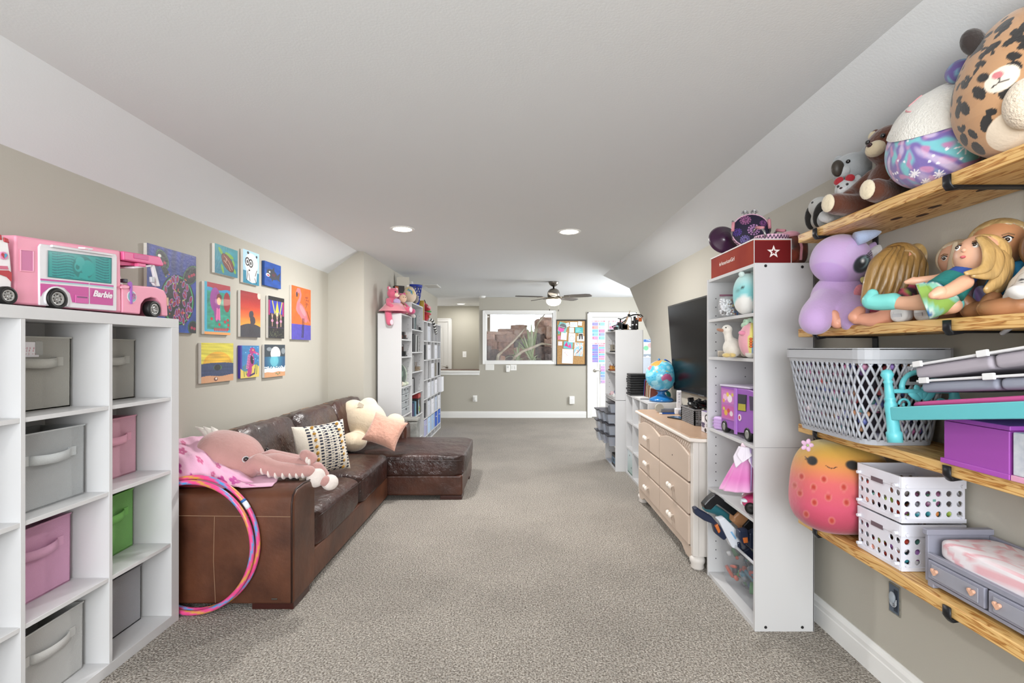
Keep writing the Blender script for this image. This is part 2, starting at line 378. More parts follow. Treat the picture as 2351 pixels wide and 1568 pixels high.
# smoke detector
t = thing('smoke_detector', 'round white smoke detector on the ceiling by the window wall', 'smoke detector', (W(1107, 0, 9.0).x, 9.0, ZC))
G().lathe([(.065, 0), (.065, -.012), (.055, -.03), (.02, -.036), (0, -.036)], 24).obj('body', TRIM, t, smooth=True)
G().lathe([(.067, 0), (.067, -.006)], 24).obj('base_ring', M('dcdad4', .5), t)
# ceiling fan
FX, FY = .517, 7.08
t = thing('ceiling_fan', 'brushed nickel ceiling fan with five blades and a lit bowl', 'ceiling fan', (FX, FY, ZC))
FN = M('8d8880', .3, metal=1)
G().lathe([(.074, 0), (.074, -.012), (.066, -.035), (.04, -.06), (.02, -.069), (0, -.069)], 28).obj('canopy', FN, t, smooth=True)
G().lathe([(.013, -.06), (.013, -.105), (.02, -.108)], 14).obj('down_rod', M('3a3835', .4, metal=1), t, smooth=True)
G().lathe([(.03, -.1), (.05, -.105), (.075, -.125), (.09, -.16), (.093, -.205), (.085, -.22), (.05, -.224)], 32).obj('motor_housing', FN, t, smooth=True)
G().lathe([(.06, -.222), (.1, -.232), (.104, -.26), (.1, -.264)], 32).obj('light_collar', M('a59a86', .3, metal=1), t, smooth=True)
G().lathe([(.104, -.262), (.108, -.28), (.1, -.31), (.075, -.335), (.04, -.348), (0, -.352)], 32).obj('glass_bowl', M('fff0da', .3, emit=16), t, smooth=True)
for k in range(5):
    a = math.radians(48+72*k); m = TR(0, 0, -.222, 0, 0, a)
    b = G(); b.m = m @ TR(0, 0, 0, -.2)
    out = [(.17, -.045), (.3, -.064), (.5, -.068), (.56, -.05), (.575, 0), (.56, .05), (.5, .068), (.3, .064), (.17, .045)]
    b.prism(out, -.004, .004); bl = b.obj('blade', M('6f6963', .5, ns=9, na=.25, stretch=(1, 8, 1)), t, bev=.002)
    G().prism([(.08, -.02), (.15, -.02), (.2, -.04), (.24, -.03), (.25, 0), (.24, .03), (.2, .04), (.15, .02), (.08, .02)], -.012, -.005, m @ TR(0, 0, 0, -.2)).obj('blade_iron', FN, bl)
for (dx, ln) in ((-.066, .14), (.063, .15)):
    G().tube([(dx, -.09, -.26), (dx, -.09, -.262-ln)], .0015, 5).obj('pull_chain', M('cfcabd', .4, metal=.6), t)
    G().lathe([(0, 0), (.006, .004), (.006, .022), (.003, .028), (0, .028)], 8, TR(dx, -.09, -.29-ln)).obj('pull_knob', M('4c463e', .5), t, smooth=True)
# ================================================================ FAR WINDOW AND ROCK GARDEN BEHIND
w1 = st(thing('window_1', None, None))
trim_frame(w1, WX0, WX1, WZ0, WZ1, YF, .052, .022, True)
for a in ((WX0, WX0+.02, WZ0, WZ1), (WX1-.02, WX1, WZ0, WZ1), (WX0+.02, WX1-.02, WZ0, WZ0+.02), (WX0+.02, WX1-.02, WZ1-.02, WZ1)):
    B(a[0], a[1], YF+.0, YF+.1, a[2], a[3]).obj('jamb', TRIM, w1, bev=.002)
gm = bpy.data.materials.new('mat_pane'); gm.use_nodes = True; nt = gm.node_tree
mxs = nt.nodes.new('ShaderNodeMixShader'); tp = nt.nodes.new('ShaderNodeBsdfTransparent'); gl = nt.nodes.new('ShaderNodeBsdfGlossy'); gl.inputs['Roughness'].default_value = .03
fr = nt.nodes.new('ShaderNodeFresnel'); fr.inputs[0].default_value = 1.13
nt.links.new(fr.outputs[0], mxs.inputs[0]); nt.links.new(tp.outputs[0], mxs.inputs[1]); nt.links.new(gl.outputs[0], mxs.inputs[2])
nt.links.new(mxs.outputs[0], nt.nodes['Material Output'].inputs[0])
B(WX0+.015, WX1-.015, YF+.07, YF+.074, WZ0+.015, WZ1-.015).obj('pane', gm, w1)
def Z6(x, y, Y): return W(980+x*.2297, 620+y*.2297, Y)
ROCKS = [M('c09a88', .9, ns=14, h2='8a7068', bs=30, bst=.6, bd=.03), M('d9b8a8', .9, ns=12, h2='b0948a', bs=30, bst=.6, bd=.03), M('8f7c76', .9, ns=14, h2='5f5656', bs=30, bst=.6, bd=.03), M('a89c9a', .9, ns=12, h2='736c6c', bs=30, bst=.6, bd=.03), M('c9a08a', .9, ns=10, h2='dcc6bc', bs=30, bst=.6, bd=.03)]
def rock(x0, x1, y0, y1, Y, d, k, sd):
    r = random.Random(sd); a = Z6(x0, y1, Y); b = Z6(x1, y0, Y); g = G()
    sx, sz = (b.x-a.x)/2, (b.z-a.z)/2
    def fn(x, y, z): q = 1+.10*math.sin(5*x+sd)+.07*math.sin(9*z+sd*2)+.06*math.sin(7*y+sd*3); return (x*q, y*q, z*(1+.12*math.sin(4*x+sd*1.7)))
    g.ell((0, 0, 0), (sx*1.05, d, sz*1.1), nu=20, nv=10, e1=.35, e2=.4, fn=fn)
    o = g.obj('rock_slab', ROCKS[k], None, loc=((a.x+b.x)/2, Y+d, (a.z+b.z)/2)); return o
gd = thing('rock_garden', 'stacked reddish rock ledge seen through the far window', 'rock wall', (0, 9.8, .6))
rk = [(600, 880, 650, 915, 10.4, .2, 1), (850, 1110, 620, 915, 10.4, .2, 4), (1080, 1262, 560, 915, 10.45, .2, 1), (590, 720, 800, 905, 9.62, .12, 2), (600, 700, 700, 800, 9.75, .15, 0), (595, 680, 640, 700, 9.8, .12, 1), (610, 850, 612, 650, 9.95, .2, 4), (700, 900, 640, 720, 9.9, .15, 1), (690, 860, 720, 790, 9.85, .14, 0), (850, 1010, 600, 680, 10.05, .2, 4), (715, 960, 585, 625, 10.1, .2, 1), (840, 1010, 548, 600, 10.15, .2, 4), (950, 1130, 640, 740, 10.0, .2, 0), (1090, 1250, 490, 580, 10.05, .25, 1), (1100, 1200, 575, 650, 9.9, .2, 4), (1185, 1255, 560, 690, 9.8, .14, 4), (1090, 1180, 640, 760, 9.85, .15, 2), (1170, 1260, 690, 780, 9.75, .14, 1), (1100, 1255, 770, 850, 9.7, .13, 2), (1090, 1200, 840, 915, 9.62, .12, 2), (1180, 1260, 840, 915, 9.58, .1, 3), (860, 1010, 690, 780, 9.9, .12, 3), (700, 860, 780, 860, 9.8, .13, 0), (860, 1000, 780, 850, 9.85, .15, 1), (760, 900, 850, 910, 9.72, .12, 2), (900, 1090, 840, 915, 9.75, .15, 0), (590, 640, 760, 820, 9.6, .08, 3), (1130, 1250, 470, 520, 10.15, .2, 4), (640, 770, 860, 915, 9.66, .08, 4)]
for i, r in enumerate(rk):
    o = rock(*r, i+1); o.parent = gd; o.location = Vector(o.location)-Vector((0, 9.8, .6))
tag(B(-3, 4, 9.36, 16, .3, .85).obj('garden_ground', M('7d6b60', .95, ns=8, h2='5a4d47')), kind='structure')
WOOD = M('e3dac9', .8, ns=12, h2='b3a48f', bs=40, bst=.4)
def branch(pts, rr, Y, lab):
    P = [Z6(x, y, Y+dy) for x, y, dy in pts]
    tag(G().tube(P, rr, 8).obj('driftwood_branch', WOOD, None, smooth=True), lab, 'branch', 'driftwood in the rock garden')
branch([(1180, 440, .2), (1110, 530, .15), (1080, 600, .1), (1090, 680, .05)], [.012, .018, .02, .015], 9.75, 'thin pale driftwood branch rising at the window top beside the plant')
branch([(1005, 555, .15), (930, 640, .1), (860, 720, .05), (760, 810, 0), (715, 850, 0), (700, 915, 0)], [.01, .018, .022, .02, .03, .034], 9.55, 'long pale driftwood branch leaning diagonally across the window')
branch([(850, 915, 0), (890, 860, -.02), (960, 810, -.02), (1060, 772, 0), (1150, 735, .03), (1190, 740, .05), (1245, 748, .08)], [.022, .026, .028, .026, .024, .02, .012], 9.5, 'thick bleached driftwood branch lying low in front of the plant')
# striped leafy plants
LEAF = [M('aebf8c', .5, ns=6, h2='e6ecd2', stretch=(1, 1, 1)), M('7f9c5e', .5, ns=6, h2='c3d2a0'), M('d3dcbb', .5, ns=6, h2='93a873')]
def plant(base, leaves, label):
    b0 = Z6(*base); t = thing('spider_plant', label, 'plant', tuple(b0))
    for i, (tx, ty, bend, wd) in enumerate(leaves):
        e = Z6(tx, ty, base[2]+random.uniform(-.12, .1))-b0; g = G(); N = 7
        mid = e*.5+Vector((0, random.uniform(-.05, .05), bend))
        def fn(u, v):
            p = Vector((0, 0, 0)).lerp(mid, v).lerp(mid.lerp(e, v), v); wv = wd*1.45*(1-v)**.6*(.5+.5*min(1, v*4))
            return (p.x+(u-.5)*wv*2, p.y+abs(u-.5)*wv*.8, p.z)
        g.grid(fn, 2, N).obj('leaf', LEAF[i % 3], t, smooth=True, solid=.002)
L1 = [(1045, 505, .05, .022), (1000, 560, .06, .02), (1085, 590, .05, .02), (1060, 560, .03, .02), (1100, 640, .05, .018), (960, 640, .06, .018), (1020, 600, .02, .022), (925, 660, .1, .018), (880, 700, .12, .016), (1075, 680, .05, .02), (1000, 690, .05, .022), (1040, 640, 0, .022), (905, 750, .1, .016), (1110, 560, .03, .015)]
plant((1040, 905, 9.62), L1, 'tall spiky plant with striped leaves behind the low driftwood')
L2 = [(780, 890, .16, .014), (820, 850, .14, .014), (850, 800, .16, .014), (900, 760, .1, .014), (990, 780, .1, .014), (960, 910, .12, .014), (1020, 905, .1, .014), (870, 905, .14, .013), (930, 700, .08, .014)]
plant((905, 910, 9.66), L2, 'arching plant with thin pale leaves behind the diagonal driftwood')
L3 = [(960, 880, .1, .015), (1000, 820, .08, .015), (1150, 905, .1, .014), (1120, 850, .08, .014), (1060, 800, .05, .015), (1090, 905, .12, .013), (1010, 910, .1, .013), (1130, 890, .05, .013), (1035, 830, .03, .015)]
plant((1055, 912, 9.5), L3, 'low tufted green plant at the bottom centre of the far window')
# ================================================================ PLATES, SWITCHES, OUTLETS ON THE FAR WALL
PLATE = M('f2f2ef', .35)
def plate(x0, x1, y0, y1, Y, name, label, cat):
    a = Z6(x0, y1, Y); b = Z6(x1, y0, Y)
    t = thing(name, label, cat, ((a.x+b.x)/2, Y, a.z)); w, h = (b.x-a.x)/2, b.z-a.z
    B(-w, w, -.006, 0, 0, h).obj('cover_plate', PLATE, t, bev=.003); return t, w, h
t, w_, h_ = plate(585, 672, 940, 1000, YF, 'blank_wall_plate', 'wide blank white wall plate under the window corner', 'wall plate')
B(-w_*.8, w_*.8, -.009, -.006, h_*.15, h_*.85).obj('inset', M('e9e9e5', .4), t, bev=.002)
t, w_, h_ = plate(788, 832, 950, 1005, YF, 'handset_switch', 'white remote handset clipped to the wall under the window', 'wall control')
B(-w_*.8, w_*.8, -.03, -.006, -h_*.25, h_*.95).obj('handset', PLATE, t, bev=.006)
B(-w_*.4, w_*.4, -.033, -.03, h_*.5, h_*.8).obj('button', M('cfd0ce', .4), t)
t, w_, h_ = plate(836, 897, 945, 1003, YF, 'double_switch', 'double white light switch plate right of the handset under the window', 'light switch')
for s in (-1, 1): B(s*w_*.45-.012, s*w_*.45+.012, -.012, -.006, h_*.25, h_*.75).obj('rocker', M('e2e2de', .4), t, bev=.002)
t, w_, h_ = plate(358, 395, 813, 872, YH, 'light_switch', 'single white light switch on the hall wall', 'light switch')
B(-.006, .006, -.018, -.006, h_*.4, h_*.62).obj('toggle', M('e2e2de', .4), t)
t, w_, h_ = plate(460, 503, 1252, 1315, YF, 'wall_outlet', 'white wall outlet with a plugged-in night light', 'outlet')
B(-.012, .02, -.05, -.006, h_*.25, h_*.8).obj('night_light', PLATE, t, bev=.006)
B(-.01, .01, -.03, -.006, h_*.05, h_*.2).obj('socket', M('d8d8d4', .4), t)
t, w_, h_ = plate(1422, 1475, 1260, 1338, YF, 'plug_in_box', 'white plug-in box low on the wall below the cork board', 'plug-in device')
B(-w_*.95, w_*.95, -.045, -.006, 0, h_).obj('housing', PLATE, t, bev=.01)
for k in range(4): B(-w_*.6, w_*.6, -.0465, -.045, h_*(.15+.14*k), h_*(.18+.14*k)).obj('vent_slot', M('c9c9c5', .5), t)
# ================================================================ CORK BOARD
CX0, CX1, CZ0, CZ1 = W(1276, 0, YF).x, W(1346, 0, YF).x, W(0, 839, YF).z, W(0, 734, YF).z
t = thing('cork_board', 'tall black-framed cork board between the window and the white door', 'notice board', ((CX0+CX1)/2, YF, CZ0))
hw, hh = (CX1-CX0)/2, CZ1-CZ0; BLK = M('1c1b1b', .4)
B(-hw+.01, hw-.01, -.014, -.002, .01, hh-.01).obj('cork_panel', M('c19a68', .9, ns=60, h2='a67f50', bs=150, bst=.3), t)
for a in ((-hw, -hw+.024, 0, hh), (hw-.024, hw, 0, hh), (-hw+.024, hw-.024, 0, .024), (-hw+.024, hw-.024, hh-.024, hh)): B(a[0], a[1], -.025, 0, a[2], a[3]).obj('frame_rail', BLK, t, bev=.003)
def sheet(x0, x1, y0, y1, fn, name, label, cat='paper', Y=YF-.016, rot=0, group=None, n=40, z6=Z6, curl=.004):
    a = z6(x0, y1, Y); b = z6(x1, y0, Y); w, h = b.x-a.x, b.z-a.z; nx = n; ny = max(4, int(n*h/w))
    g = G().grid(lambda u, v: ((u-.5)*w, -curl*(1-v)*(1-v)-.001, (v-.5)*h), nx, ny)
    o = g.obj(name, VC(.6), None, loc=((a.x+b.x)/2, Y-.001, (a.z+b.z)/2), rot=(0, rot, 0), solid=.0015)
    paint(o, lambda c: fn(c[:, 0]/w+.5, c[:, 2]/h+.5)); return tag(o, label, cat, group)
def scribble(col, ink, rows=5, seed=0, mrg=.12):
    def fn(x, y):
        c = fill(len(x), col); r = np.random.default_rng(seed)
        for k in range(rows):
            yy = 1-mrg-(1-2*mrg)*(k+.5)/rows; c = over(c, rc(x, y, mrg, 1-mrg-r.uniform(0, .3), yy-.25/rows, yy+.15/rows)*(np.sin(x*70+k) > -.3)*.7, ink)
        return c
    return fn
GP = 'papers pinned to the cork board'
def f_hat(x, y):
    c = fill(len(x), '7fc4c0'); c = over(c, el(x, y, .5, .6, .4, .3), '6d6f73'); c = over(c, rc(x, y, .1, .8, .5, .55), 'd8d9da'); return over(c, poly(x, y, [(0, .5), (.05, .1), (.4, 0), (.75, .12), (.7, .42), (.3, .38)]), 'f05fae')
sheet(1315, 1400, 525, 622, f_hat, 'greeting_card', 'teal card with a grey hat over a pink pocket on the cork board', 'card', rot=.25, group=GP)
def f_bow(x, y): c = fill(len(x), 'eef0ee'); return over(over(c, el(x, y, .5, .5, .4, .35), 'b9c6c4'), el(x, y, .5, .5, .15, .25), 'f6f6f4')
sheet(1392, 1424, 528, 566, f_bow, 'paper_ornament', 'small pale paper ornament beside the teal hat card', group=GP, rot=-.3, n=16)
sheet(1430, 1505, 520, 570, scribble('e9ece9', '8fa7b5', 4, 1), 'calendar_sheet', 'white calendar sheet at the top middle of the cork board', group=GP)
sheet(1511, 1550, 514, 555, scribble('f3f2ee', 'cfd0d0', 3, 2), 'note_paper', 'small white note in the top right corner of the cork board', group=GP, rot=.1, n=16)
sheet(1423, 1470, 574, 626, scribble('dfeaea', '9fbcc0', 4, 3), 'note_card', 'pale blue note card above the paper with a circle', 'card', group=GP, n=20)
sheet(1482, 1560, 573, 628, scribble('4fb4b4', 'dfeff0', 4, 4), 'teal_card', 'teal card with white writing above the small photograph', 'card', group=GP, rot=.03)
sheet(1340, 1398, 618, 698, scribble('f4f4f2', 'e0dfdd', 5, 5), 'letter_sheet', 'plain white letter sheet hanging left of the circle drawing', group=GP, rot=.08)
def f_circ(x, y):
    c = fill(len(x), 'f2f1f0'); r = np.hypot(x-.5, (y-.42)*1.3); return over(over(c, (np.abs(r-.36) < .035)*.6, '8f8f98'), (np.abs(r-.16) < .02)*.5, '9a9aa0')
sheet(1416, 1483, 631, 722, f_circ, 'circle_drawing', 'white paper with a drawn round circle in the middle of the board', 'drawing', group=GP, rot=.05)
sheet(1500, 1573, 660, 710, scribble('dfe2da', 'aeb6b2', 3, 7), 'pale_card', 'pale card tucked behind the small photograph', 'card', group=GP, Y=YF-.015)
def f_pho(x, y):
    c = fill(len(x), 'f4f3f0'); c = over(c, rc(x, y, .1, .9, .1, .92), '2c2b2e'); c = over(c, poly(x, y, [(.35, .1), (.65, .1), (.58, .6), (.42, .6)]), 'e9e8ea'); return over(c, el(x, y, .5, .68, .1, .1), 'b98f77')
sheet(1517, 1562, 632, 700, f_pho, 'photo_print', 'small photograph of a person in white pinned on the right', 'photo', group=GP, Y=YF-.019)
sheet(1308, 1337, 657, 696, scribble('d77a97', 'e7b3c0', 3, 8), 'pink_card', 'small pink card at the left edge of the cork board', 'card', group=GP, n=14)
sheet(1311, 1328, 548, 640, scribble('5cb7b5', '2f7f85', 5, 9), 'teal_strip', 'narrow teal strip below the hat card at the board edge', group=GP, n=10)
sheet(1311, 1352, 713, 754, scribble('e8e3e6', 'd0c9cd', 3, 10), 'square_note', 'small square white note left of the teal and magenta card', group=GP, n=16)
def f_mag(x, y): c = fill(len(x), '6cbcc4'); return over(over(c, poly(x, y, [(.08, .35), (.3, .95), (.55, .25)]), 'cf2e86'), poly(x, y, [(.45, .2), (.72, .8), (.9, .1)]), 'd84b97')
sheet(1367, 1457, 715, 786, f_mag, 'triangle_card', 'teal card printed with two magenta triangles', 'card', group=GP, rot=.12)
def f_map(x, y):
    c = fill(len(x), 'd9e4e6'); n = nz(x, y, 2.2, 4); c = over(c, (n > .12), '9cc6d4'); c = over(c, n < -.25, 'e3b7a4'); return over(c, seg(x, y, .3, .2, .8, .6, .03), '7a4a55')
sheet(1472, 1560, 725, 860, f_map, 'picture_map', 'curled colourful picture map on the right of the board', 'picture', group=GP, rot=.06)
def f_drw(x, y):
    c = fill(len(x), 'f0eff4'); r = np.random.default_rng(3)
    for k in range(26): a = r.uniform(0, 6.3); q = r.uniform(.05, .3); c = over(c, el(x, y, .4+q*math.cos(a), .68+q*.7*math.sin(a), .02, .018), ['e39ab2', 'd6b06a', 'b9a1d0'][k % 3])
    return c
sheet(1352, 1461, 790, 933, f_drw, 'flower_drawing', 'large white sheet with a small flower drawing at the bottom', 'drawing', group=GP, rot=.04)
# ================================================================ DOOR POSTERS, MAP AND WHITEBOARD
def f_post(seed, hdr, cols, rows=5):
    def fn(x, y):
        c = fill(len(x), 'dfe3ea'); r = np.random.default_rng(seed)
        c = over(c, rc(x, y, .02, .98, .92, .99), hdr)
        c = over(c, rc(x, y, .06, .94, .93, .98)*(np.sin(x*75+np.sin(x*31)*2) > .1), 'f4f1f2')
        for k in range(rows):
            for q in (0, 1):
                x0 = .03+q*.49; y1 = .90-k*.9/rows; y0 = y1-.84/rows
                cc = cols[(k*2+q+seed) % len(cols)]; c = over(c, rc(x, y, x0, x0+.45, y0, y1), cc)
                c = over(c, rc(x, y, x0+.14, x0+.42, y0+.1/rows, y1-.1/rows)*(np.sin(y*rows*38) > .3)*(np.sin(x*60+k*3+q) > -.6)*.45, '5a5f80')
                c = over(c, rc(x, y, x0+.02, x0+.12, y0+.15/rows, y1-.15/rows)*(np.sin(x*90+k) > -.2)*.8, ['6a63b0', 'c14c63', '3f9fae'][(k+q) % 3])
        return c
    return fn
PC = ['a9a3da', '9fd9d2', 'eab0a6', 'cfe0e8', '8fc7e6', 'e79bb8', '9ad0cf', 'a7b8e6', 'e6a3c4', '9fdccf']
PY = YF+.006
def Zp(x, y, Y): return Z6(x, y, Y)
GQ = 'printed charts on the white door'
sheet(1648, 1783, 503, 698, f_post(0, 'd68a96', PC), 'wall_chart', 'colourful printed chart at the top left of the white door', 'poster', Y=PY, group=GQ, n=70, curl=0)
sheet(1820, 1955, 505, 698, f_post(3, 'd6919c', PC), 'wall_chart', 'colourful printed chart at the top right of the white door behind the robot model', 'poster', Y=PY, group=GQ, n=70, curl=0)
sheet(1648, 1783, 726, 921, f_post(5, 'cf7f90', ['e3a9b6', '9b8fd8', '8fd3d6', '7f9fe0', 'e0a0d0', '8a86d6'], 8), 'wall_chart', 'colourful chart with many stripes under the top left chart on the door', 'poster', Y=PY, group=GQ, n=70, curl=0)
sheet(1735, 1830, 938, 1132, f_post(8, '7f9fd6', ['cfa3dc', 'b9c3ee', '8fc3ea', 'd6a9d9', '9cb3ea'], 6), 'wall_chart', 'narrow lilac chart hanging low on the white door beside the bookcase', 'poster', Y=PY-.003, group=GQ, n=60, curl=0)
def f_us(x, y):
    c = fill(len(x), 'c9d3da'); n = nz(x, y, 2.3, 9); c = over(c, rc(x, y, .03, .97, .35, .85), 'e8ebe6')
    for k, cc in enumerate(['6fbf8e', 'c9a3a6', 'd6dbe0', 'b88f95', 'e9eef0', '86c3a6']): c = over(c, el(x, y, .1+.16*k, .6+.15*math.sin(k*2.2), .1, .11)*.9, cc)
    c = over(c, rc(x, y, 0, 1, 0, .33), '8f9aa6'); c = over(c, el(x, y, .16, .16, .08, .1), 'e4e6e4'); return over(c, rc(x, y, 0, 1, .88, 1), '3f6fb5')
o = sheet(2165, 2420, 692, 912, f_us, 'map_poster', 'map poster with a blue heading on the wall beyond the far bookcase', 'poster', Y=YF-.003, n=80, curl=0)
a = Z6(2165, 0, YF).x
text('The United States', .055, M('eef3f8', .5), o, (-(Z6(2420, 0, YF).x-a)/2+.05, -.003, Z6(0, 702, YF).z-o.location.z), (PI/2, 0, 0), align='LEFT')
t = thing('framed_board', 'pale framed board standing under the map poster', 'board', (2.62, YF-.02, Z6(0, 1160, YF).z))
B(-.26, .26, -.006, 0, .02, .54).obj('panel', M('aab3bf', .4), t); 
for q in ((-.28, -.26, 0, .56), (.26, .28, 0, .56), (-.26, .26, 0, .02), (-.26, .26, .54, .56)): B(q[0], q[1], -.014, 0, q[2], q[3]).obj('frame_rail', M('d6d9dc', .4), t, bev=.002)
# ================================================================ LEFT CUBE SHELF
SXF, SXB = -1.644, -1.905; SY0, SY1 = .872, 2.342; SZT = 1.4535
t = thing('cube_shelf', 'large white sixteen-cube shelf unit at the left edge, holding fabric bins', 'shelf unit', (SXF, SY1, 0))
SM = M('d2d2d3', .3, ns=3, na=.02)
def lb(g, x0, x1, y0, y1, z0, z1): return g.box(x0-SXF, x1-SXF, y0-SY1, y1-SY1, z0, z1)
lb(G(), SXB, SXF, SY0, SY1, SZT-.043, SZT).obj('top_panel', SM, t, bev=.0015)
lb(G(), SXB, SXF, SY0, SY1, 0, .043).obj('bottom_panel', SM, t, bev=.0015)
lb(G(), SXB, SXF, SY1-.05, SY1, .043, SZT-.043).obj('side_panel', SM, t, bev=.0015)
lb(G(), SXB, SXF, SY0, SY0+.05, .043, SZT-.043).obj('side_panel', SM, t, bev=.0015)
CW = (SY1-SY0-.1-3*.016)/4; CH = (SZT-.086-3*.016)/4
CY = [(SY1-.05-k*(CW+.016)-CW, SY1-.05-k*(CW+.016)) for k in range(4)]
CZ = [(SZT-.043-k*(CH+.016)-CH, SZT-.043-k*(CH+.016)) for k in range(4)]
for k in range(3):
    lb(G(), SXB, SXF-.002, CY[k][0]-.016, CY[k][0], .043, SZT-.043).obj('divider', SM, t, bev=.001)
for k in range(4):
    for j in range(3): lb(G(), SXB, SXF-.004, CY[k][0], CY[k][1], CZ[j][0]-.016, CZ[j][0]).obj('shelf_board', SM, t, bev=.001)
lb(G(), SXB-.006, SXB, SY0, SY1, 0, SZT).obj('back_panel', M('c9c9c9', .5), t)
# ---------------------------------------------------------------- fabric bins (front faces +X)
def fabric(h): return M(h, .85, ns=5, na=.10, bs=260, bst=.25, sheen=.25)
def bin_(col, row, xf, top, h, hs, label, handle=True, card=0, rz=0.0, wf=.93):
    y1 = CY[col][1]-.022; y0 = CY[col][0]+.012; z0 = CZ[row][0]; w = (y1-y0)*wf; d = xf-(SXB+.012); hh = top-z0-.001
    t = thing('fabric_bin', label, 'storage bin', (xf, y1-w/2, z0+.001), rz, 'fabric bins in the cube shelf'); m = fabric(h)
    a = w/2; s = .985
    def wall(name, p, q, th):   # p,q (x,y) ends of the wall
        (xa, ya), (xb, yb) = p, q; dx, dy = xb-xa, yb-ya; L = math.hypot(dx, dy); nx, ny = -dy/L*th, dx/L*th
        g = G(); N = 8
        g.add([(xa*(1), ya*s, 0), (xb, yb*s, 0), (xb+nx, (yb+ny)*s, 0), (xa+nx, (ya+ny)*s, 0), (xa, ya, hh), (xb, yb, hh), (xb+nx, yb+ny, hh), (xa+nx, ya+ny, hh)],
            [(0, 3, 2, 1), (4, 5, 6, 7), (0, 1, 5, 4), (1, 2, 6, 5), (2, 3, 7, 6), (3, 0, 4, 7)]); return g.obj(name, m, t, bev=.0015)
    wall('front_wall', (0, -a), (0, a), .006); wall('side_wall', (0, a), (-d, a), .006); wall('back_wall', (-d, a), (-d, -a), .006); wall('side_wall', (-d, -a), (0, -a), .006)
    B(-d, 0, -a*.97, a*.97, 0, .006).obj('base', m, t)
    g = G(); g.tube([(.001, -a, hh), (.001, a, hh)], .003, 6); g.obj('hem', M(hs, .8), t)
    if handle:
        zc = hh*.66; hw = w*.27
        def fn(u, v): q = (u-.5)*2; return (.002+.022*(1-q*q)**.5 if abs(q) < 1 else .002, q*hw, zc+(v-.5)*.034-.006*(1-q*q))
        hd = G().grid(fn, 16, 2).obj('handle', M(hs, .8, bs=300, bst=.2), t, smooth=True, solid=.003)
        for q in (-1, 1): B(.001, .0035, q*(hw+.012)-.016, q*(hw+.012)+.016, zc-.017, zc+.017).obj('handle_tab', M(hs, .8), hd)
    if card:
        cw, ch = (.12, .055) if card == 1 else (.1, .05); z = hh*.83; y = -a+.085 if card == 1 else -a+.06
        o = G().grid(lambda u, v: (.0025, y+(u-.5)*cw, z+(v-.5)*ch), 60, 24).obj('label_card', VC(.5), t)
        def fn(c):
            X = (c[:, 1]-y)/cw+.5; Y = (c[:, 2]-z)/ch+.5; k = fill(len(X), 'e9e6ea')
            for r in range(4): yy = .8-.2*r; k = over(k, rc(X, Y, .1 if r else .02, .95 if r else .5, yy-.06, yy+.06)*(np.sin(X*95+r*2.1)+np.sin(X*61+r) > .2)*(np.sin(Y*70+X*30) > -.4)*.75, 'b0566a')
            return k
        paint(o, fn)
        for q in (-1, 1): B(.003, .0035, y+q*cw*.5-.014, y+q*cw*.5+.014, z-.02, z+.03).obj('tape', M('b9bab5', .2, alpha=.5), t)
    return t
bin_(0, 0, -1.80, 1.352, 'a19f97', 'b0afa8', 'grey fabric bin with a taped paper label in the top row nearest the sofa', card=2)
bin_(0, 1, -1.787, 1.0, 'dca6b8', 'e8aabf', 'dusty pink fabric bin directly under the labelled grey bin nearest the sofa', rz=.05)
bin_(0, 2, -1.80, .655, '74b25a', '7ec063', 'bright green fabric bin in the cube shelf', rz=.06)
bin_(0, 3, -1.77, .297, '9c9ca0', '8f8f94', 'plain grey fabric bin without a handle in the bottom row beside the green bin column', handle=False)
bin_(1, 0, -1.78, 1.354, 'a19f97', 'b0afa8', 'grey fabric bin with a handwritten white label in the top row of the second column', card=1)
bin_(1, 1, -1.722, 1.009, 'a9acad', 'c2c6c7', 'wide grey fabric bin pulled forward in the second row of the second column', rz=.03, wf=1)
bin_(1, 2, -1.775, .658, 'd79fc0', 'dba6c4', 'mauve pink fabric bin with a sagging handle above the pale grey bottom bin', rz=.04)
bin_(1, 3, -1.722, .305, 'bcbcba', 'c9c9c7', 'pale grey fabric bin with an open top in the second column, bottom row', rz=.06, wf=1)
# ---------------------------------------------------------------- toy camper and ambulance on top
def yz(u, v, X): y = F*X/(u-1190); return (y, H-(v-801)*y/F)
def z1(x, y): return (x*.3318, 480+y*.3318)
def sprism(pts, xa, xb, X, org, name, mat, par, bev=0, zf=z1, **k):
    """prism whose side outline is pts (zoom px) read on the plane x=X; spans xa..xb"""
    P = [yz(*zf(*p), X) for p in pts]; g = G(); n = len(P)
    vs = [(xa-org[0], y-org[1], z-org[2]) for y, z in P]+[(xb-org[0], y-org[1], z-org[2]) for y, z in P]
    fs = [tuple(range(n)), tuple(range(n, 2*n))[::-1]]+[(i, n+i, n+(i+1) % n, (i+1) % n) for i in range(n)]
    g.add(vs, fs); o = g.obj(name, mat, par)
    bm = bmesh.new(); bm.from_mesh(o.data); bmesh.ops.recalc_face_normals(bm, faces=bm.faces); bm.to_mesh(o.data); bm.free()
    if bev:
        d = o.modifiers.new('bevel', 'BEVEL'); d.width = bev; d.segments = 3; d.limit_method = 'ANGLE'; d.angle_limit = .5
        o.data.polygons.foreach_set('use_smooth', [True]*len(o.data.polygons)); d.harden_normals = True
    return o
X0 = -1.68; org = (-1.68, 1.97, SZT)
cp = thing('toy_camper_van', 'pink toy camper van with a teal window on top of the cube shelf', 'toy vehicle', org)
PK = M('f2a0b8', .35); PK2 = M('e8679c', .35); MAG = M('c8509a', .4); WH = M('e4e2e6', .35); TEAL = M('2f9a9a', .2)
sprism([(118, 178), (845, 288), (850, 716), (112, 655)], -1.685, -1.885, X0, org, 'body', PK, cp, .008)
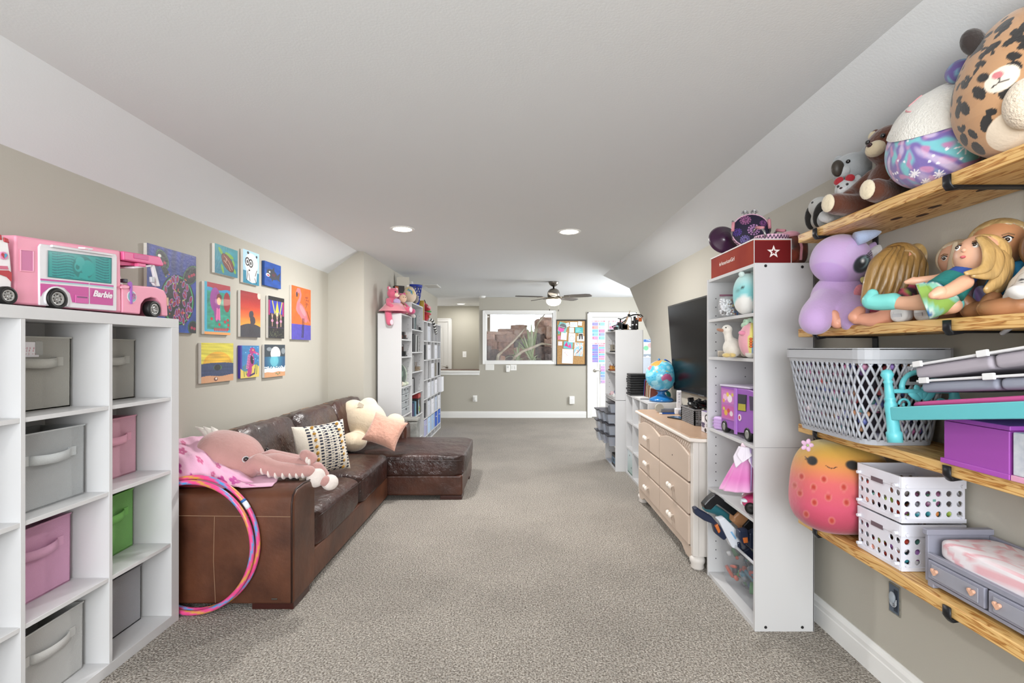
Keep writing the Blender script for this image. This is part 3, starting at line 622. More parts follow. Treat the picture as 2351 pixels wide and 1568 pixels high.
sprism([(280, 240), (800, 312), (808, 330), (805, 705), (270, 665), (268, 260)], -1.678, -1.686, X0, org, 'side_panel', WH, cp, .003)
# teal window, printed waves
P = [yz(*z1(*p), X0) for p in ((322, 470), (764, 517), (766, 338), (324, 285))]
o = G().grid(lambda u, v: (.0045, *(np.array(P[0])*(1-u)*(1-v)+np.array(P[1])*u*(1-v)+np.array(P[2])*u*v+np.array(P[3])*(1-u)*v-np.array(org[1:]))), 150, 60).obj('window', VC(.15, coat=.5), cp)
def f(c):
    y0, y1 = c[:, 1].min(), c[:, 1].max(); zz = c[:, 2]; x = (c[:, 1]-y0)/(y1-y0)
    lo = np.interp(x, [0, 1], [P[0][1]-org[2], P[1][1]-org[2]]); hi = np.interp(x, [0, 1], [P[3][1]-org[2], P[2][1]-org[2]]); y = (zz-lo)/(hi-lo)
    k = fill(len(x), '3fa3a0'); wv = np.sin((y+.045*np.sin(x*16))*62) > .35; inner = rc(x, y, .06, .95, .06, .94)
    k = over(k, wv*inner*(((x < .38) | (x > .72))*1.0)*.75, '35707a')
    k = over(k, el(x, y, .52, .5, .17, .44), '3b8785'); k = over(k, el(x, y, .59, .5, .11, .3), '3fa9a6')
    k = over(k, el(x, y, .44, .52, .06, .2)-el(x, y, .43, .5, .03, .1), '49aeab'); k = over(k, el(x, y, .47, .72, .07, .18), '49aeab'); k = over(k, poly(x, y, [(.44, .1), (.62, .05), (.56, .3), (.47, .3)]), '3fa9a6')
    return over(k, 1-rc(x, y, .02, .98, .04, .96), '2b7f80')
paint(o, f)
for pts in ([(275, 480), (608, 510), (608, 522), (275, 494)], [(616, 512), (780, 528), (780, 540), (616, 524)]): sprism(pts, -1.6765, -1.6782, X0, org, 'stripe', MAG, cp)
for pts in ([(275, 494), (608, 522), (608, 529), (275, 501)], [(616, 524), (780, 540), (780, 548), (616, 531)]): sprism(pts, -1.6765, -1.6782, X0, org, 'stripe', M('9fd0d4', .4), cp)
sprism([(275, 514), (608, 541), (608, 655), (496, 645), (480, 585), (440, 545), (390, 532), (330, 545), (290, 580), (276, 605)], -1.6765, -1.6782, X0, org, 'lower_panel', MAG, cp)
sprism([(618, 545), (778, 560), (776, 668), (620, 655)], -1.6765, -1.6782, X0, org, 'lower_panel', MAG, cp)
sprism([(512, 592), (604, 600), (604, 656), (512, 648)], -1.674, -1.677, X0, org, 'hatch', M('d25ea6', .4), cp, .002)
sprism([(522, 602), (594, 608), (594, 618), (522, 612)], -1.6735, -1.6745, X0, org, 'vent_slot', M('86507a', .5), cp)
sprism([(150, 282), (237, 290), (237, 432), (150, 424)], -1.6835, -1.6853, X0, org, 'side_window', M('cf7aa5', .4), cp, .004)
for q in ([(146, 276), (241, 284), (241, 292), (146, 284)], [(146, 422), (241, 430), (241, 438), (146, 430)], [(146, 284), (153, 285), (153, 423), (146, 422)], [(234, 291), (241, 292), (241, 430), (234, 429)]): sprism(q, -1.682, -1.6852, X0, org, 'window_rim', M('f4a9c0', .35), cp, .001)
sprism([(340, 245), (765, 310), (765, 326), (340, 264)], -1.668, -1.678, X0, org, 'awning_rail', WH, cp, .003)
P0 = [yz(*z1(*p), X0) for p in ((522, 268), (594, 280))]
G().tube([(.012, P0[0][0]-org[1], P0[0][1]-org[2]), (.03, P0[0][0]-org[1]+.006, P0[0][1]-org[2]), (.03, P0[1][0]-org[1]-.006, P0[1][1]-org[2]), (.012, P0[1][0]-org[1], P0[1][1]-org[2])], .003, 6).obj('awning_handle', M('f6f2f4', .35), cp)
y, z = yz(*z1(700, 592), X0)
o = text('Barbie', .034, M('f3e9f0', .4), cp, (.0055, y-org[1], z-org[2]), (PI/2, 0, PI/2), shear=.35, bold=.0012)
# cab
sprism([(852, 520), (1085, 540), (1140, 562), (1160, 600), (1166, 742), (1120, 738), (1112, 660), (1085, 622), (1050, 612), (1008, 625), (982, 660), (975, 728), (852, 716)], -1.682, -1.872, X0, org, 'cab', PK, cp, .006)
sprism([(850, 290), (1105, 330), (1132, 388), (1120, 396), (852, 352)], -1.676, -1.876, X0, org, 'roof_visor', PK2, cp, .006)
sprism([(856, 356), (1000, 378), (1000, 395), (856, 388)], -1.70, -1.872, X0, org, 'roof_underside', M('d45088', .4), cp, .003)
sprism([(918, 310), (1020, 326), (1020, 356), (918, 340)], -1.674, -1.6765, X0, org, 'visor_recess', M('cf4a8c', .4), cp, .002)
sprism([(1050, 382), (1078, 386), (1116, 535), (1092, 535), (1062, 398), (1050, 398)], -1.684, -1.697, X0, org, 'windshield_pillar', WH, cp, .003)
sprism([(1050, 382), (1078, 386), (1116, 535), (1092, 535), (1062, 398), (1050, 398)], -1.857, -1.87, X0, org, 'windshield_pillar', WH, cp, .003)
sprism([(930, 398), (1062, 384), (1066, 398), (935, 412)], -1.684, -1.87, X0, org, 'windshield_header', WH, cp, .003)
sprism([(958, 372), (1012, 380), (1012, 402), (958, 396)], -1.68, -1.70, X0, org, 'mirror_bracket', M('e86f9e', .4), cp, .003)
sprism([(1036, 468), (1060, 470), (1062, 510), (1038, 506)], -1.672, -1.684, X0, org, 'side_mirror', M('c6c9cf', .25), cp, .003)
sprism([(1046, 508), (1056, 510), (1070, 528), (1060, 530)], -1.675, -1.682, X0, org, 'mirror_arm', WH, cp, .001)
sprism([(890, 482), (920, 484), (920, 512), (890, 508)], -1.70, -1.72, X0, org, 'seat', M('3a3a46', .35), cp, .004)
sprism([(880, 512), (900, 500), (912, 512), (914, 655), (902, 658), (898, 540), (884, 520)], -1.677, -1.681, X0, org, 'strap', M('a55cc2', .5), cp, .001)
sprism([(828, 535), (850, 526), (886, 532), (886, 548), (850, 552), (830, 548)], -1.672, -1.682, X0, org, 'latch', M('f4a6bd', .35), cp, .003)
def disc(par, ctr, X, r, th, mat, name, n=24, flat=1, zf=z1, prof=None, offx=0):
    y, z = yz(*zf(*ctr), X); g = G()
    g.lathe(prof or [(0, th), (r*.96, th), (r, th*.7), (r, 0)], n, TR(X-org[0]+offx, y-org[1], z-org[2], 0, PI/2, 0)); return g.obj(name, mat, par, smooth=prof is not None)
disc(cp, (915, 606), X0, .0255, .0012, M('e9e2e6', .4), 'emblem', offx=-.002)
disc(cp, (915, 606), X0, .022, .0016, M('8fb9c4', .4), 'emblem_ring', offx=-.002, prof=[(.0205, .0016), (.0225, .0016), (.0225, 0)])
y, z = yz(*z1(922, 606), X0); text('B', .036, M('c2558f', .4), cp, (.0005, y-org[1], z-org[2]), (PI/2, 0, PI/2), shear=.25)
TYRE = M('0c0c0c', .5); HUB = M('b9b9b7', .3, metal=.6)
def wheel(ctr, r, X=X0, par=None, zf=z1, base=None, th=.03, off=-.02):
    par = par or cp
    y, z = yz(*zf(*ctr), X); b = base if base is not None else 0; z = b+r+org[2]; m = TR(X-org[0]+off, y-org[1], z-org[2], 0, PI/2, 0)
    w = G().lathe([(r*.5, 0), (r*.95, 0), (r, th*.2), (r, th*.8), (r*.93, th), (r*.66, th), (r*.62, th*.8)], 28, m).obj('wheel', TYRE, par, smooth=True)
    G().lathe([(0, th*.85), (r*.2, th*.9), (r*.24, th*.98), (r*.3, th*.8), (r*.5, th*.85), (r*.55, th), (r*.64, th*.95), (r*.65, th*.7)], 28, m).obj('hub_cap', HUB, w, smooth=True)
    for k in range(8): a = k*PI/4; G().lathe([(0, th*.9), (r*.05, th*.9), (r*.05, th*.8)], 8, m @ TR(r*.4*math.cos(a), r*.4*math.sin(a), 0)).obj('hub_hole', M('1a1a1a', .6), w)
wheel((385, 610), .0385); wheel((1058, 672), .039)
yy = yz(*z1(385, 610), X0)[0]-org[1]; G().tube([(.004, yy+.044*math.cos(a), .036+.044*math.sin(a)) for a in np.linspace(-.5, PI+.5, 24)], .0035, 6).obj('wheel_arch', WH, cp, smooth=True)
sprism([(1156, 612), (1166, 612), (1168, 668), (1158, 668)], -1.68, -1.6835, X0, org, 'headlight', M('c9a98a', .3), cp)
# ambulance, cropped by the left frame edge
X0 = -1.665; org = (-1.665, 1.45, SZT); am = thing('toy_ambulance', 'white and red toy ambulance behind the pink camper on the cube shelf', 'toy vehicle', org)
WH2 = M('ece9ea', .3); RD = M('b5313b', .4)
sprism([(-420, 120), (0, 166), (60, 192), (80, 230), (96, 330), (104, 420), (104, 560), (110, 645), (-420, 600)], -1.672, -1.83, X0, org, 'body', WH2, am, .01)
sprism([(0, 172), (20, 180), (24, 215), (0, 208)], -1.668, -1.673, X0, org, 'window', RD, am, .002)
sprism([(36, 195), (66, 206), (74, 236), (38, 226)], -1.668, -1.673, X0, org, 'window', RD, am, .002)
sprism([(-400, 370), (62, 395), (64, 408), (70, 418), (-400, 390)], -1.669, -1.673, X0, org, 'stripe', M('d06b85', .4), am)
sprism([(-400, 412), (70, 425), (90, 440), (90, 500), (60, 470), (20, 455), (-400, 430)], -1.669, -1.673, X0, org, 'stripe', RD, am)
disc(am, (34, 322), X0, .0125, .004, M('dd8fb5', .4), 'emblem', offx=-.006, n=28)
y, z = yz(*z1(30, 322), X0)
for s, mt in ((-1, RD), (1, M('3fa4c9', .4))):
    G().prism([(0, -.009), (s*.0085, .001), (s*.008, .006), (s*.004, .008), (0, .005)], 0, .001, TR(-.0015, y-org[1]+.001, z-org[2], PI/2, 0, PI/2)).obj('heart_half', mt, am)
wheel((45, 590), .03, X0, am, th=.02, off=-.012)
# ================================================================ CANVASES ON THE LEFT WALL
def z3(x, y): return (320+x*.236, 530+y*.236)
CXF = -1.899
def canvas(x0, x1, yt, yb, fn, label, n=170, edge='e9e6df', depth=.0185):
    ya, za1 = yz(*z3(x0, yt), CXF); _, za0 = yz(*z3(x0, yb), CXF); yb_, _ = yz(*z3(x1, yt), CXF)
    w, h = yb_-ya, za1-za0; t = thing('canvas_painting', label, 'painting', (LX+.001, (ya+yb_)/2, za0), 0, 'painted canvases on the left wall')
    B(0, depth, -w/2, w/2, 0, h).obj('stretched_canvas', M(edge, .7, bs=120, bst=.2), t, bev=.002)
    nx = max(20, int(n*w/max(w, h))); ny = max(20, int(n*h/max(w, h)))
    o = G().grid(lambda u, v: (depth+.0008, (u-.5)*w, v*h), nx, ny).obj('painted_face', VC(.45, bs=60, bst=.25, coat=.15), t)
    paint(o, lambda c: np.clip(fn(c[:, 1]/w+.5, c[:, 2]/h), 0, 1)**1.22); return t
def sky(x, y, a, b): return np.array(hxs(a))*(1-y)[:, None]+np.array(hxs(b))*y[:, None]
def stroke(c, x, y, f, amt, seed): return np.clip(c*(1+amt*nz(x*.6, y*2.2, f, seed))[:, None], 0, 1)
def p_big(x, y):
    c = stroke(sky(x, y, '1f4f9c', '1a2f86'), x*3, y*.4, 2.2, .35, 1)
    def blob(c, cx, cy, rx, ry, a=0):
        c = over(c, el(x, y, cx, cy, rx, ry, a), '0c0b12'); c = over(c, el(x, y, cx, cy, rx*.93, ry*.95, a), '3fae6c'); return over(c, el(x, y, cx, cy, rx*.86, ry*.9, a), '0d0b14')
    c = blob(c, .29, .86, .14, .09, -.6); c = over(c, poly(x, y, [(.2, .83), (.3, .8), (.42, .72), (.34, .66)]), '0f1a14')
    c = blob(c, .60, .4, .36, .31, .12); c = blob(c, .88, .74, .2, .11, .5); c = blob(c, .93, .07, .12, .09)
    r = np.random.default_rng(5)
    for k in range(46):
        cx, cy = r.uniform(.28, .92), r.uniform(.12, .68)
        if ((cx-.6)/.31)**2+((cy-.4)/.27)**2 > 1: continue
        a = r.uniform(-1, 1); c = over(c, el(x, y, cx, cy, .052, .032, a+PI/2), 'd8cfe0'); c = over(c, el(x, y, cx, cy, .046, .027, a+PI/2), '7c2a8c'); c = over(c, el(x, y, cx, cy, .03, .018, a+PI/2), 'a0183c')
    for k in range(40):
        cx, cy = r.uniform(.3, .9), r.uniform(.1, .7); c = over(c, el(x, y, cx, cy, .012, .008), ['f0663c', 'c8dc4a', 'f59a52'][k % 3])
    for q in ((.84, .72), (.9, .74), (.95, .76), (.9, .07), (.96, .06), (.33, .82)): c = over(c, el(x, y, *q, .03, .02), 'b0204f')
    return over(c, el(x, y, .23, .89, .035, .02), 'f2f0ea')
canvas(75, 553, 115, 975, p_big, 'large blue painting of a dark patterned turtle behind the toy camper', 230, 'dedbd2')
def p_st(x, y):
    c = stroke(sky(x, y, '1c7f96', '2596a0'), x, y, 1.5, .1, 2)
    for a in ((.24, .8, .14, .06, -.9), (.62, .72, .2, .07, -.35), (.32, .2, .16, .05, -1.3), (.86, .22, .1, .05, -1.2), (.8, .5, .05, .12, .3)): c = over(c, el(x, y, *a), '7fae3c')
    c = over(c, el(x, y, .55, .45, .36, .2, -.85), '5b2e1f'); c = over(c, el(x, y, .55, .45, .33, .18, -.85), '7d4029')
    for s in ((.4, .66, .6, .5), (.6, .5, .75, .25), (.38, .5, .58, .36), (.58, .36, .66, .2), (.5, .6, .46, .45)): c = over(c, seg(x, y, *s, .008), 'd9b59c')
    return c
canvas(735, 957, 118, 405, p_st, 'small teal painting of a brown-shelled sea turtle')
def p_pb(x, y):
    c = sky(x, y, 'a8cbe6', 'bfe0f4'); c = over(c, y < .38, '2a8ea8')
    c = over(c, el(x, y, .52, .62, .4, .32), 'f2efee'); c = over(c, poly(x, y, [(.2, .62), (.9, .62), (.82, .08), (.55, .04), (.2, .12)]), 'f2efee')
    for q in ((.3, .93, .06, .04), (.84, .88, .05, .04)): c = over(c, el(x, y, *q), '1c1c1e')
    for q in ((.26, .66), (.47, .63)):
        c = over(c, el(x, y, *q, .14, .13), '141416'); c = over(c, el(x, y, *q, .09, .09), 'f4f2f2'); c = over(c, el(x, y, *q, .045, .05), '141416')
    c = over(c, el(x, y, .38, .41, .05, .025), '141416')
    for s in ((.28, .38, .22, .1), (.34, .3, .42, .1), (.85, .45, .75, .28), (.72, .2, .82, .06)): c = over(c, seg(x, y, *s, .018), '1b1b1d')
    return c
canvas(1010, 1165, 172, 500, p_pb, 'small painting of a white bear with big black-rimmed eyes')
def p_sh(x, y):
    c = stroke(fill(len(x), '1f5aa8'), x, y, 3, .12, 3)
    c = over(c, el(x, y, .45, .52, .33, .2, -.25), '4a4c56'); c = over(c, poly(x, y, [(.4, .66), (.56, .84), (.62, .6)]), '4a4c56'); c = over(c, poly(x, y, [(.7, .48), (.98, .7), (.9, .4), (.98, .28), (.72, .36)]), '4a4c56')
    c = over(c, poly(x, y, [(.36, .4), (.45, .22), (.56, .36)]), '4a4c56'); c = over(c, el(x, y, .2, .46, .12, .07), 'e9e7ea'); c = over(c, el(x, y, .22, .45, .07, .03), 'c23246'); c = over(c, el(x, y, .3, .6, .04, .04), 'eeeeee')
    for k in range(3): c = over(c, seg(x, y, .5+k*.06, .56, .48+k*.06, .46, .012), '8c2a3a')
    return c
canvas(1218, 1378, 288, 527, p_sh, 'small blue painting of a grey shark', edge='234f96')
def p_gi(x, y):
    c = stroke(fill(len(x), '2f9c86'), x, y, 4, .18, 6); c = over(c, y > .88, 'b03a4a'); c = over(c, (y > .84) & (y <= .89+.02*np.sin(x*9)), '3d9ec4'); c = over(c, (x < .09) | (y < .1), '46b0c9')
    c = over(c, el(x, y, .4, .68, .2, .24), 'a04a9e'); c = over(c, el(x, y, .46, .55, .12, .3), '9a4196'); c = over(c, el(x, y, .86, .66, .14, .2), 'a02434'); c = over(c, el(x, y, .55, .72, .1, .09), '7d3030'); c = over(c, el(x, y, .54, .66, .075, .075), 'e9b08a')
    c = over(c, poly(x, y, [(.46, .5), (.58, .5), (.6, .3), (.45, .3)]), 'd06aa4'); c = over(c, seg(x, y, .47, .5, .45, .3, .025)+seg(x, y, .56, .5, .57, .3, .025), 'e07ab0')
    for k in range(7): c = over(c, el(x, y, .38+k*.08, .1, .03, .035), 'c8202c')
    for q in ((.9, .3), (.92, .2), (.78, .26), (.9, .12), (.56, .2), (.26, .3)): c = over(c, el(x, y, *q, .045, .03), 'c4232f')
    return over(c, y < .05, 'e8a964')
canvas(635, 885, 487, 1003, p_gi, 'green painting of a long-haired figure in purple with red flowers')
def p_ca(x, y):
    c = np.array([np.interp(y, [0, .3, .5, .75, 1], [hxs(h)[i] for h in ('f2b24a', 'f0a63c', 'e3712a', 'b8332c', 'a02a34')]) for i in range(3)]).T; c = stroke(c, x*.2, y, 3, .08, 7)
    c = over(c, y < .3-.25*(x-.5)**2, '46434a')
    for q in ((.5, .5, .09, .08, .3), (.56, .4, .1, .09, 0), (.64, .38, .1, .08, -.5), (.56, .3, .08, .08, 0), (.58, .53, .07, .05, -.6)): c = over(c, el(x, y, *q), '4b4650')
    return over(c, el(x, y, .93, .95, .09, .08), 'f2cfc4')
canvas(985, 1178, 575, 1030, p_ca, 'orange sunset painting with a black cactus on a dark hill')
def p_ba(x, y):
    c = fill(len(x), '141318'); c = over(c, rc(x, y, .1, .88, .6, .9), '3a45b0'); c = over(c, rc(x, y, .02, .1, .55, .9)+rc(x, y, .88, .97, .55, .9), 'b02a72')
    for s in ((.25, .88, .4, .6), (.85, .88, .72, .6)): c = over(c, seg(x, y, *s, .025), 'd6c954')
    c = over(c, poly(x, y, [(.42, .62), (.55, .92), (.66, .62)]), 'd9c74f'); c = over(c, el(x, y, .54, .58, .08, .05), 'e9c79c')
    for q in ((.24, .5), (.54, .46), (.78, .5)): c = over(c, seg(x, y, q[0], q[1], q[0], q[1]-.2, .018), 'e6b9a4'); c = over(c, el(x, y, q[0], q[1]-.08, .07, .035), 'e79ab8'); c = over(c, el(x, y, q[0], q[1]+.02, .03, .02), 'e9c2a8'); c = over(c, seg(x, y, q[0]-.04, q[1]+.08, q[0], q[1]-.02, .012)+seg(x, y, q[0]+.04, q[1]+.08, q[0], q[1]-.02, .012), 'e6b9a4')
    r = np.random.default_rng(8)
    for k in range(40): c = over(c, el(x, y, r.uniform(.05, .95), r.uniform(.03, .22), .008, .012), '8f9a6a')
    return over(c, np.abs(y-.26) < .004, '6a4a86')
canvas(1255, 1410, 628, 1042, p_ba, 'black and blue stage painting with three small pink dancers')
def p_fl(x, y):
    c = stroke(fill(len(x), 'e6752a'), x, y, 2, .06, 9); c = over(c, y < .29, '5b52b4'); c = stroke(c, x, y, 4, .05, 4)
    P_ = [(.24, .86), (.3, .93), (.4, .93), (.45, .86), (.4, .76), (.3, .68), (.26, .58), (.36, .52)]
    for a, b in zip(P_, P_[1:]): c = over(c, seg(x, y, *a, *b, .045), 'ea8a8e')
    c = over(c, el(x, y, .55, .52, .3, .13, -.5), 'e8838c'); c = over(c, poly(x, y, [(.6, .6), (.98, .3), (.75, .42)]), 'e27b86'); c = over(c, el(x, y, .56, .56, .18, .06, -.5), 'f09aa0')
    c = over(c, el(x, y, .26, .85, .04, .05), '3a3a40'); 
    for s in ((.56, .4, .52, .05), (.62, .4, .58, .05)): c = over(c, seg(x, y, *s, .018), '1c1a22')
    c = over(c, seg(x, y, .78, .56, .95, .38, .015), '7a4430')
    r = np.random.default_rng(2)
    for k in range(16): c = over(c, el(x, y, r.uniform(.65, .92), r.uniform(.68, .84), .018, .01, r.uniform(0, 3)), '7a2f2a')
    return over(c, seg(x, y, .72, .62, .8, .72, .012), '6a3a2a')
canvas(1482, 1668, 525, 1055, p_fl, 'tall orange painting of a pink flamingo standing in purple water')
def p_su(x, y):
    c = fill(len(x), 'd3c94c'); c = over(c, el(x, y, .5, .42, .46, .36), 'd9ac2c'); c = over(c, el(x, y, .5, .42, .4, .3), 'ddb42e')
    c = over(c, y < .5-.12*(x-.5)**2, '36486e'); c = stroke(c, x*.4, y, 4, .12, 10); c = over(c, el(x, y, .49, .37, .13, .07), '4f7a52'); c = over(c, el(x, y, .48, .37, .1, .075), '16181a')
    c = over(c, y < .16+.015*np.sin(x*8), 'cfa27e'); return over(over(c, el(x, y, .43, .08, .06, .05), '6a3a2e'), el(x, y, .44, .09, .03, .03), 'e8d8c8')
canvas(603, 915, 1088, 1487, p_su, 'wide painting of a yellow sun setting over dark blue sea')
def p_se(x, y):
    c = stroke(fill(len(x), '3a86b8'), x, y, 2, .1, 11); c = over(c, x < .08, '4a3a9c'); c = over(c, y < .3-.1*np.sin(x*6), 'd9c46a')
    for s, q in (((.3, .1, .26, .4), 0), ((.2, .05, .16, .36), 0), ((.85, .1, .9, .45), 0), ((.75, .1, .8, .4), 0)): c = over(c, seg(x, y, *s, .02), '6f8f4a')
    for e in ((.62, .84, .16, .1, 0), (.55, .55, .18, .22, .2), (.48, .25, .12, .2, -.1), (.44, .1, .12, .08, 0)): c = over(c, el(x, y, *e), 'b03a86')
    c = over(c, seg(x, y, .7, .8, .95, .73, .035), 'c9448c'); c = over(c, el(x, y, .6, .55, .08, .14, .3), '2c1c3c'); c = over(c, el(x, y, .66, .86, .03, .025), 'f0d060')
    for k in range(9): c = over(c, seg(x, y, .3+.012*k, .3+.05*k, .42+.012*k, .32+.05*k, .016), 'e08ab8'); c = over(c, seg(x, y, .33+.012*k, .325+.05*k, .43+.012*k, .345+.05*k, .009), '3a1f4a')
    c = over(c, seg(x, y, .5, .06, .74, .12, .03)+seg(x, y, .74, .12, .76, .26, .02), '4a2a6a')
    r = np.random.default_rng(4)
    for k in range(14): c = over(c, el(x, y, r.uniform(.12, .95), r.uniform(.5, .97), .02, .014), '9fd6ea')
    return c
canvas(985, 1165, 1115, 1437, p_se, 'blue and purple painting of a pink striped seahorse', edge='4a3a9c')
def p_mo(x, y):
    c = fill(len(x), '33434e'); c = over(c, el(x, y, .22, .86, .12, .06)+el(x, y, .9, .8, .1, .1), '8f979c'); c = over(c, el(x, y, .52, .72, .24, .22), 'efe3dc')
    sea = y < .63; d = np.hypot((x-.48)*1.1, y-.55); k = np.clip(d/.5, 0, 1)[:, None]; c = np.where(sea[:, None], np.array(hxs('4fb3c4'))*(1-k)+np.array(hxs('1f5f86'))*k, c)
    c = over(c, el(x, y, .46, .5, .2, .18)*sea*.6, '8fd3de'); c = over(c, y < .27, 'eaeaec'); r = np.random.default_rng(6)
    for q in range(60): c = over(c, el(x, y, r.uniform(0, 1), .27+r.uniform(-.03, .05), .02, .014), 'eef0f2')
    c = over(c, y < .15+.01*np.sin(x*12), 'd3a47c')
    for q in (.55, .63, .72): c = over(c, el(x, y, q, .1-.03*(q == .63), .02, .03), '4a7a44')
    return c
canvas(1218, 1418, 1105, 1430, p_mo, 'painting of a white moon over teal sea with foam')
# ================================================================ LEATHER SECTIONAL
def leather(h, h2, rough, coat, bsc, bst, name):
    m = M(h, rough, ns=4, h2=h2, bs=bsc, bst=bst, coat=coat, bd=.025, det=6); nt = m.node_tree; b = nt.nodes['Principled BSDF']; b.inputs['Coat Roughness'].default_value = .2
    # second, finer crease layer on top of the broad wrinkles
    n = nt.nodes.new('ShaderNodeTexNoise'); n.inputs['Scale'].default_value = bsc*3.2; n.inputs['Detail'].default_value = 4; n.inputs['Distortion'].default_value = 2.5
    q = nt.nodes.new('ShaderNodeBump'); q.inputs['Strength'].default_value = bst*.5; q.inputs['Distance'].default_value = .012; tc = [x for x in nt.nodes if x.type == 'TEX_COORD'][0]; bp = [x for x in nt.nodes if x.type == 'BUMP' and x != q][0]
    for x in nt.nodes:
        if x.type == 'TEX_NOISE' and x != n and x.inputs['Scale'].default_value == bsc: x.inputs['Distortion'].default_value = 1.8
    nt.links.new(tc.outputs['Object'], n.inputs['Vector']); nt.links.new(n.outputs['Fac'], q.inputs['Height']); nt.links.new(bp.outputs['Normal'], q.inputs['Normal']); nt.links.new(q.outputs['Normal'], b.inputs['Normal']); nt.links.new(q.outputs['Normal'], b.inputs['Coat Normal'])
    return m
LB = leather('6d422c', '402215', .42, .12, 13.7, .10, 'arm'); LD = leather('3f1c12', '210d08', .42, .4, 8.3, .8, 'cushion'); LM = leather('58301f', '331912', .34, .25, 9.7, .3, 'base')
PIPE = M('2a150e', .4); STI = M('9a7a60', .6); FOOT = M('3a1712', .3, coat=.3)
sofa = thing('sectional_sofa', 'dark brown leather sectional sofa with a chaise along the left wall', 'sofa', (-1.12, 2.42, 0))
so = Vector((-1.12, 2.42, 0)); sg = Matrix.Translation(-so)
def SG(): g = G(); g.m = sg; return g
def soft(name, x0, x1, y0, y1, z0, z1, mat, e=.28, crown=.02, wr=.006, sd=0, nu=72, nv=36, m=None, par=None):
    cx, cy, cz = (x0+x1)/2, (y0+y1)/2, (z0+z1)/2; g = SG()
    def fn(x, y, z):
        k = 1+wr*6*(math.sin(7*x+sd)*math.sin(5*y+sd*2)*.25)+wr*2*math.sin(13*x+9*y+sd)*math.sin(11*z+7*y+sd*1.3)+wr*1.5*math.sin(27*y+8*math.sin(5*x+sd)+sd)*max(0, 1-abs(z))
        q = z*k+(crown*(1-x*x)*(1-y*y)*(1 if z > 0 else 0)/((z1-z0)/2)); return (x*k, y*k, q)
    g2 = G(); g2.ell((0, 0, 0), ((x1-x0)/2, (y1-y0)/2, (z1-z0)/2), nu=nu, nv=nv, e1=e, e2=e, fn=fn)
    g.add(g2.v, g2.f, TR(cx, cy, cz) @ (m or Matrix())); return g.obj(name, mat, par or sofa, smooth=True)
# near arm: rounded slab with piping
def arm_prof(w, h): return [(0, 0), (w, 0), (w, h-.06), (w-.012, h-.025), (w-.045, h-.004), (w*.5, h+.004), (.045, h-.004), (.012, h-.025), (0, h-.06)]
g = SG(); pr = arm_prof(.26, .567); n = len(pr)
g.add([(-1.9, 2.42+y, .03+z) for y, z in pr]+[(-1.125, 2.42+y, .03+z) for y, z in pr], [tuple(range(n)), tuple(range(n, 2*n))[::-1]]+[(i, n+i, n+(i+1) % n, (i+1) % n) for i in range(n)])
o = g.obj('arm', LB, sofa); bm = bmesh.new(); bm.from_mesh(o.data); bmesh.ops.recalc_face_normals(bm, faces=bm.faces); bm.to_mesh(o.data); bm.free()
d = o.modifiers.new('bevel', 'BEVEL'); d.width = .014; d.segments = 3; d.angle_limit = .6; o.data.polygons.foreach_set('use_smooth', [True]*len(o.data.polygons)); d.harden_normals = True
SG().tube([(-1.133, 2.42+y-(.002 if y < .1 else -.002), .03+z) for y, z in pr[8:]+pr[:0]]+[(-1.133, 2.416, .05)], .004, 6).obj('piping', PIPE, sofa, smooth=True)
SG().tube([(-1.133, 2.4165, .04), (-1.133, 2.4165, .53), (-1.133, 2.43, .575), (-1.133, 2.465, .598), (-1.133, 2.55, .604), (-1.133, 2.635, .598), (-1.133, 2.675, .56)], .0042, 6).obj('piping', PIPE, sofa, smooth=True)
SG().tube([(-1.9, 2.4185, .478), (-1.14, 2.4185, .47)], .0018, 5).obj('stitch_seam', STI, sofa)
SG().tube([(-1.52, 2.4185, .47), (-1.525, 2.4185, .25), (-1.515, 2.4185, .04)], .0015, 5).obj('stitch_seam', STI, sofa)
SG().box(-1.235, -1.205, 2.415, 2.42, .055, .063).obj('metal_tag', M('8d8a84', .3, metal=1), sofa, bev=.002)
for (x0, x1, y0, y1) in ((-1.34, -1.13, 2.43, 2.62), (-1.9, -1.75, 2.43, 2.62), (-.68, -.49, 4.2, 4.36), (-.68, -.49, 4.86, 5.02)): SG().box(x0, x1, y0, y1, 0, .035).obj('foot', FOOT, sofa, bev=.004)
SG().box(-1.88, -1.132, 2.68, 4.19, .03, .2).obj('seat_base', LB, sofa, bev=.012)
SG().box(-1.9, -1.72, 2.68, 4.85, .03, .72).obj('back_frame', LM, sofa, bev=.03, seg=3)
soft('seat_cushion', -1.78, -1.115, 2.685, 3.44, .185, .41, LD, .24, .025, .006, 1)
soft('seat_cushion', -1.78, -1.115, 3.44, 4.195, .185, .41, LD, .24, .025, .006, 2)
for (ya, yb) in ((2.70, 3.43), (3.455, 4.18)):
    SG().tube([(-1.118, ya+(yb-ya)*k/8, .372-.004*math.sin(k)) for k in range(9)], .0035, 6).obj('piping', PIPE, sofa, smooth=True)
SG().box(-1.55, -.485, 4.19, 5.05, .035, .215).obj('chaise_base', LM, sofa, bev=.02, seg=3)
soft('chaise_cushion', -1.62, -.468, 4.172, 5.075, .2, .395, LD, .2, .02, .005, 3)
SG().tube([(-1.1+.62*k/10, 4.172, .345) for k in range(11)], .0035, 6).obj('piping', PIPE, sofa, smooth=True)
soft('far_arm', -1.55, -1.13, 4.89, 5.09, .3, .56, LM, .3, .01, .004, 6)
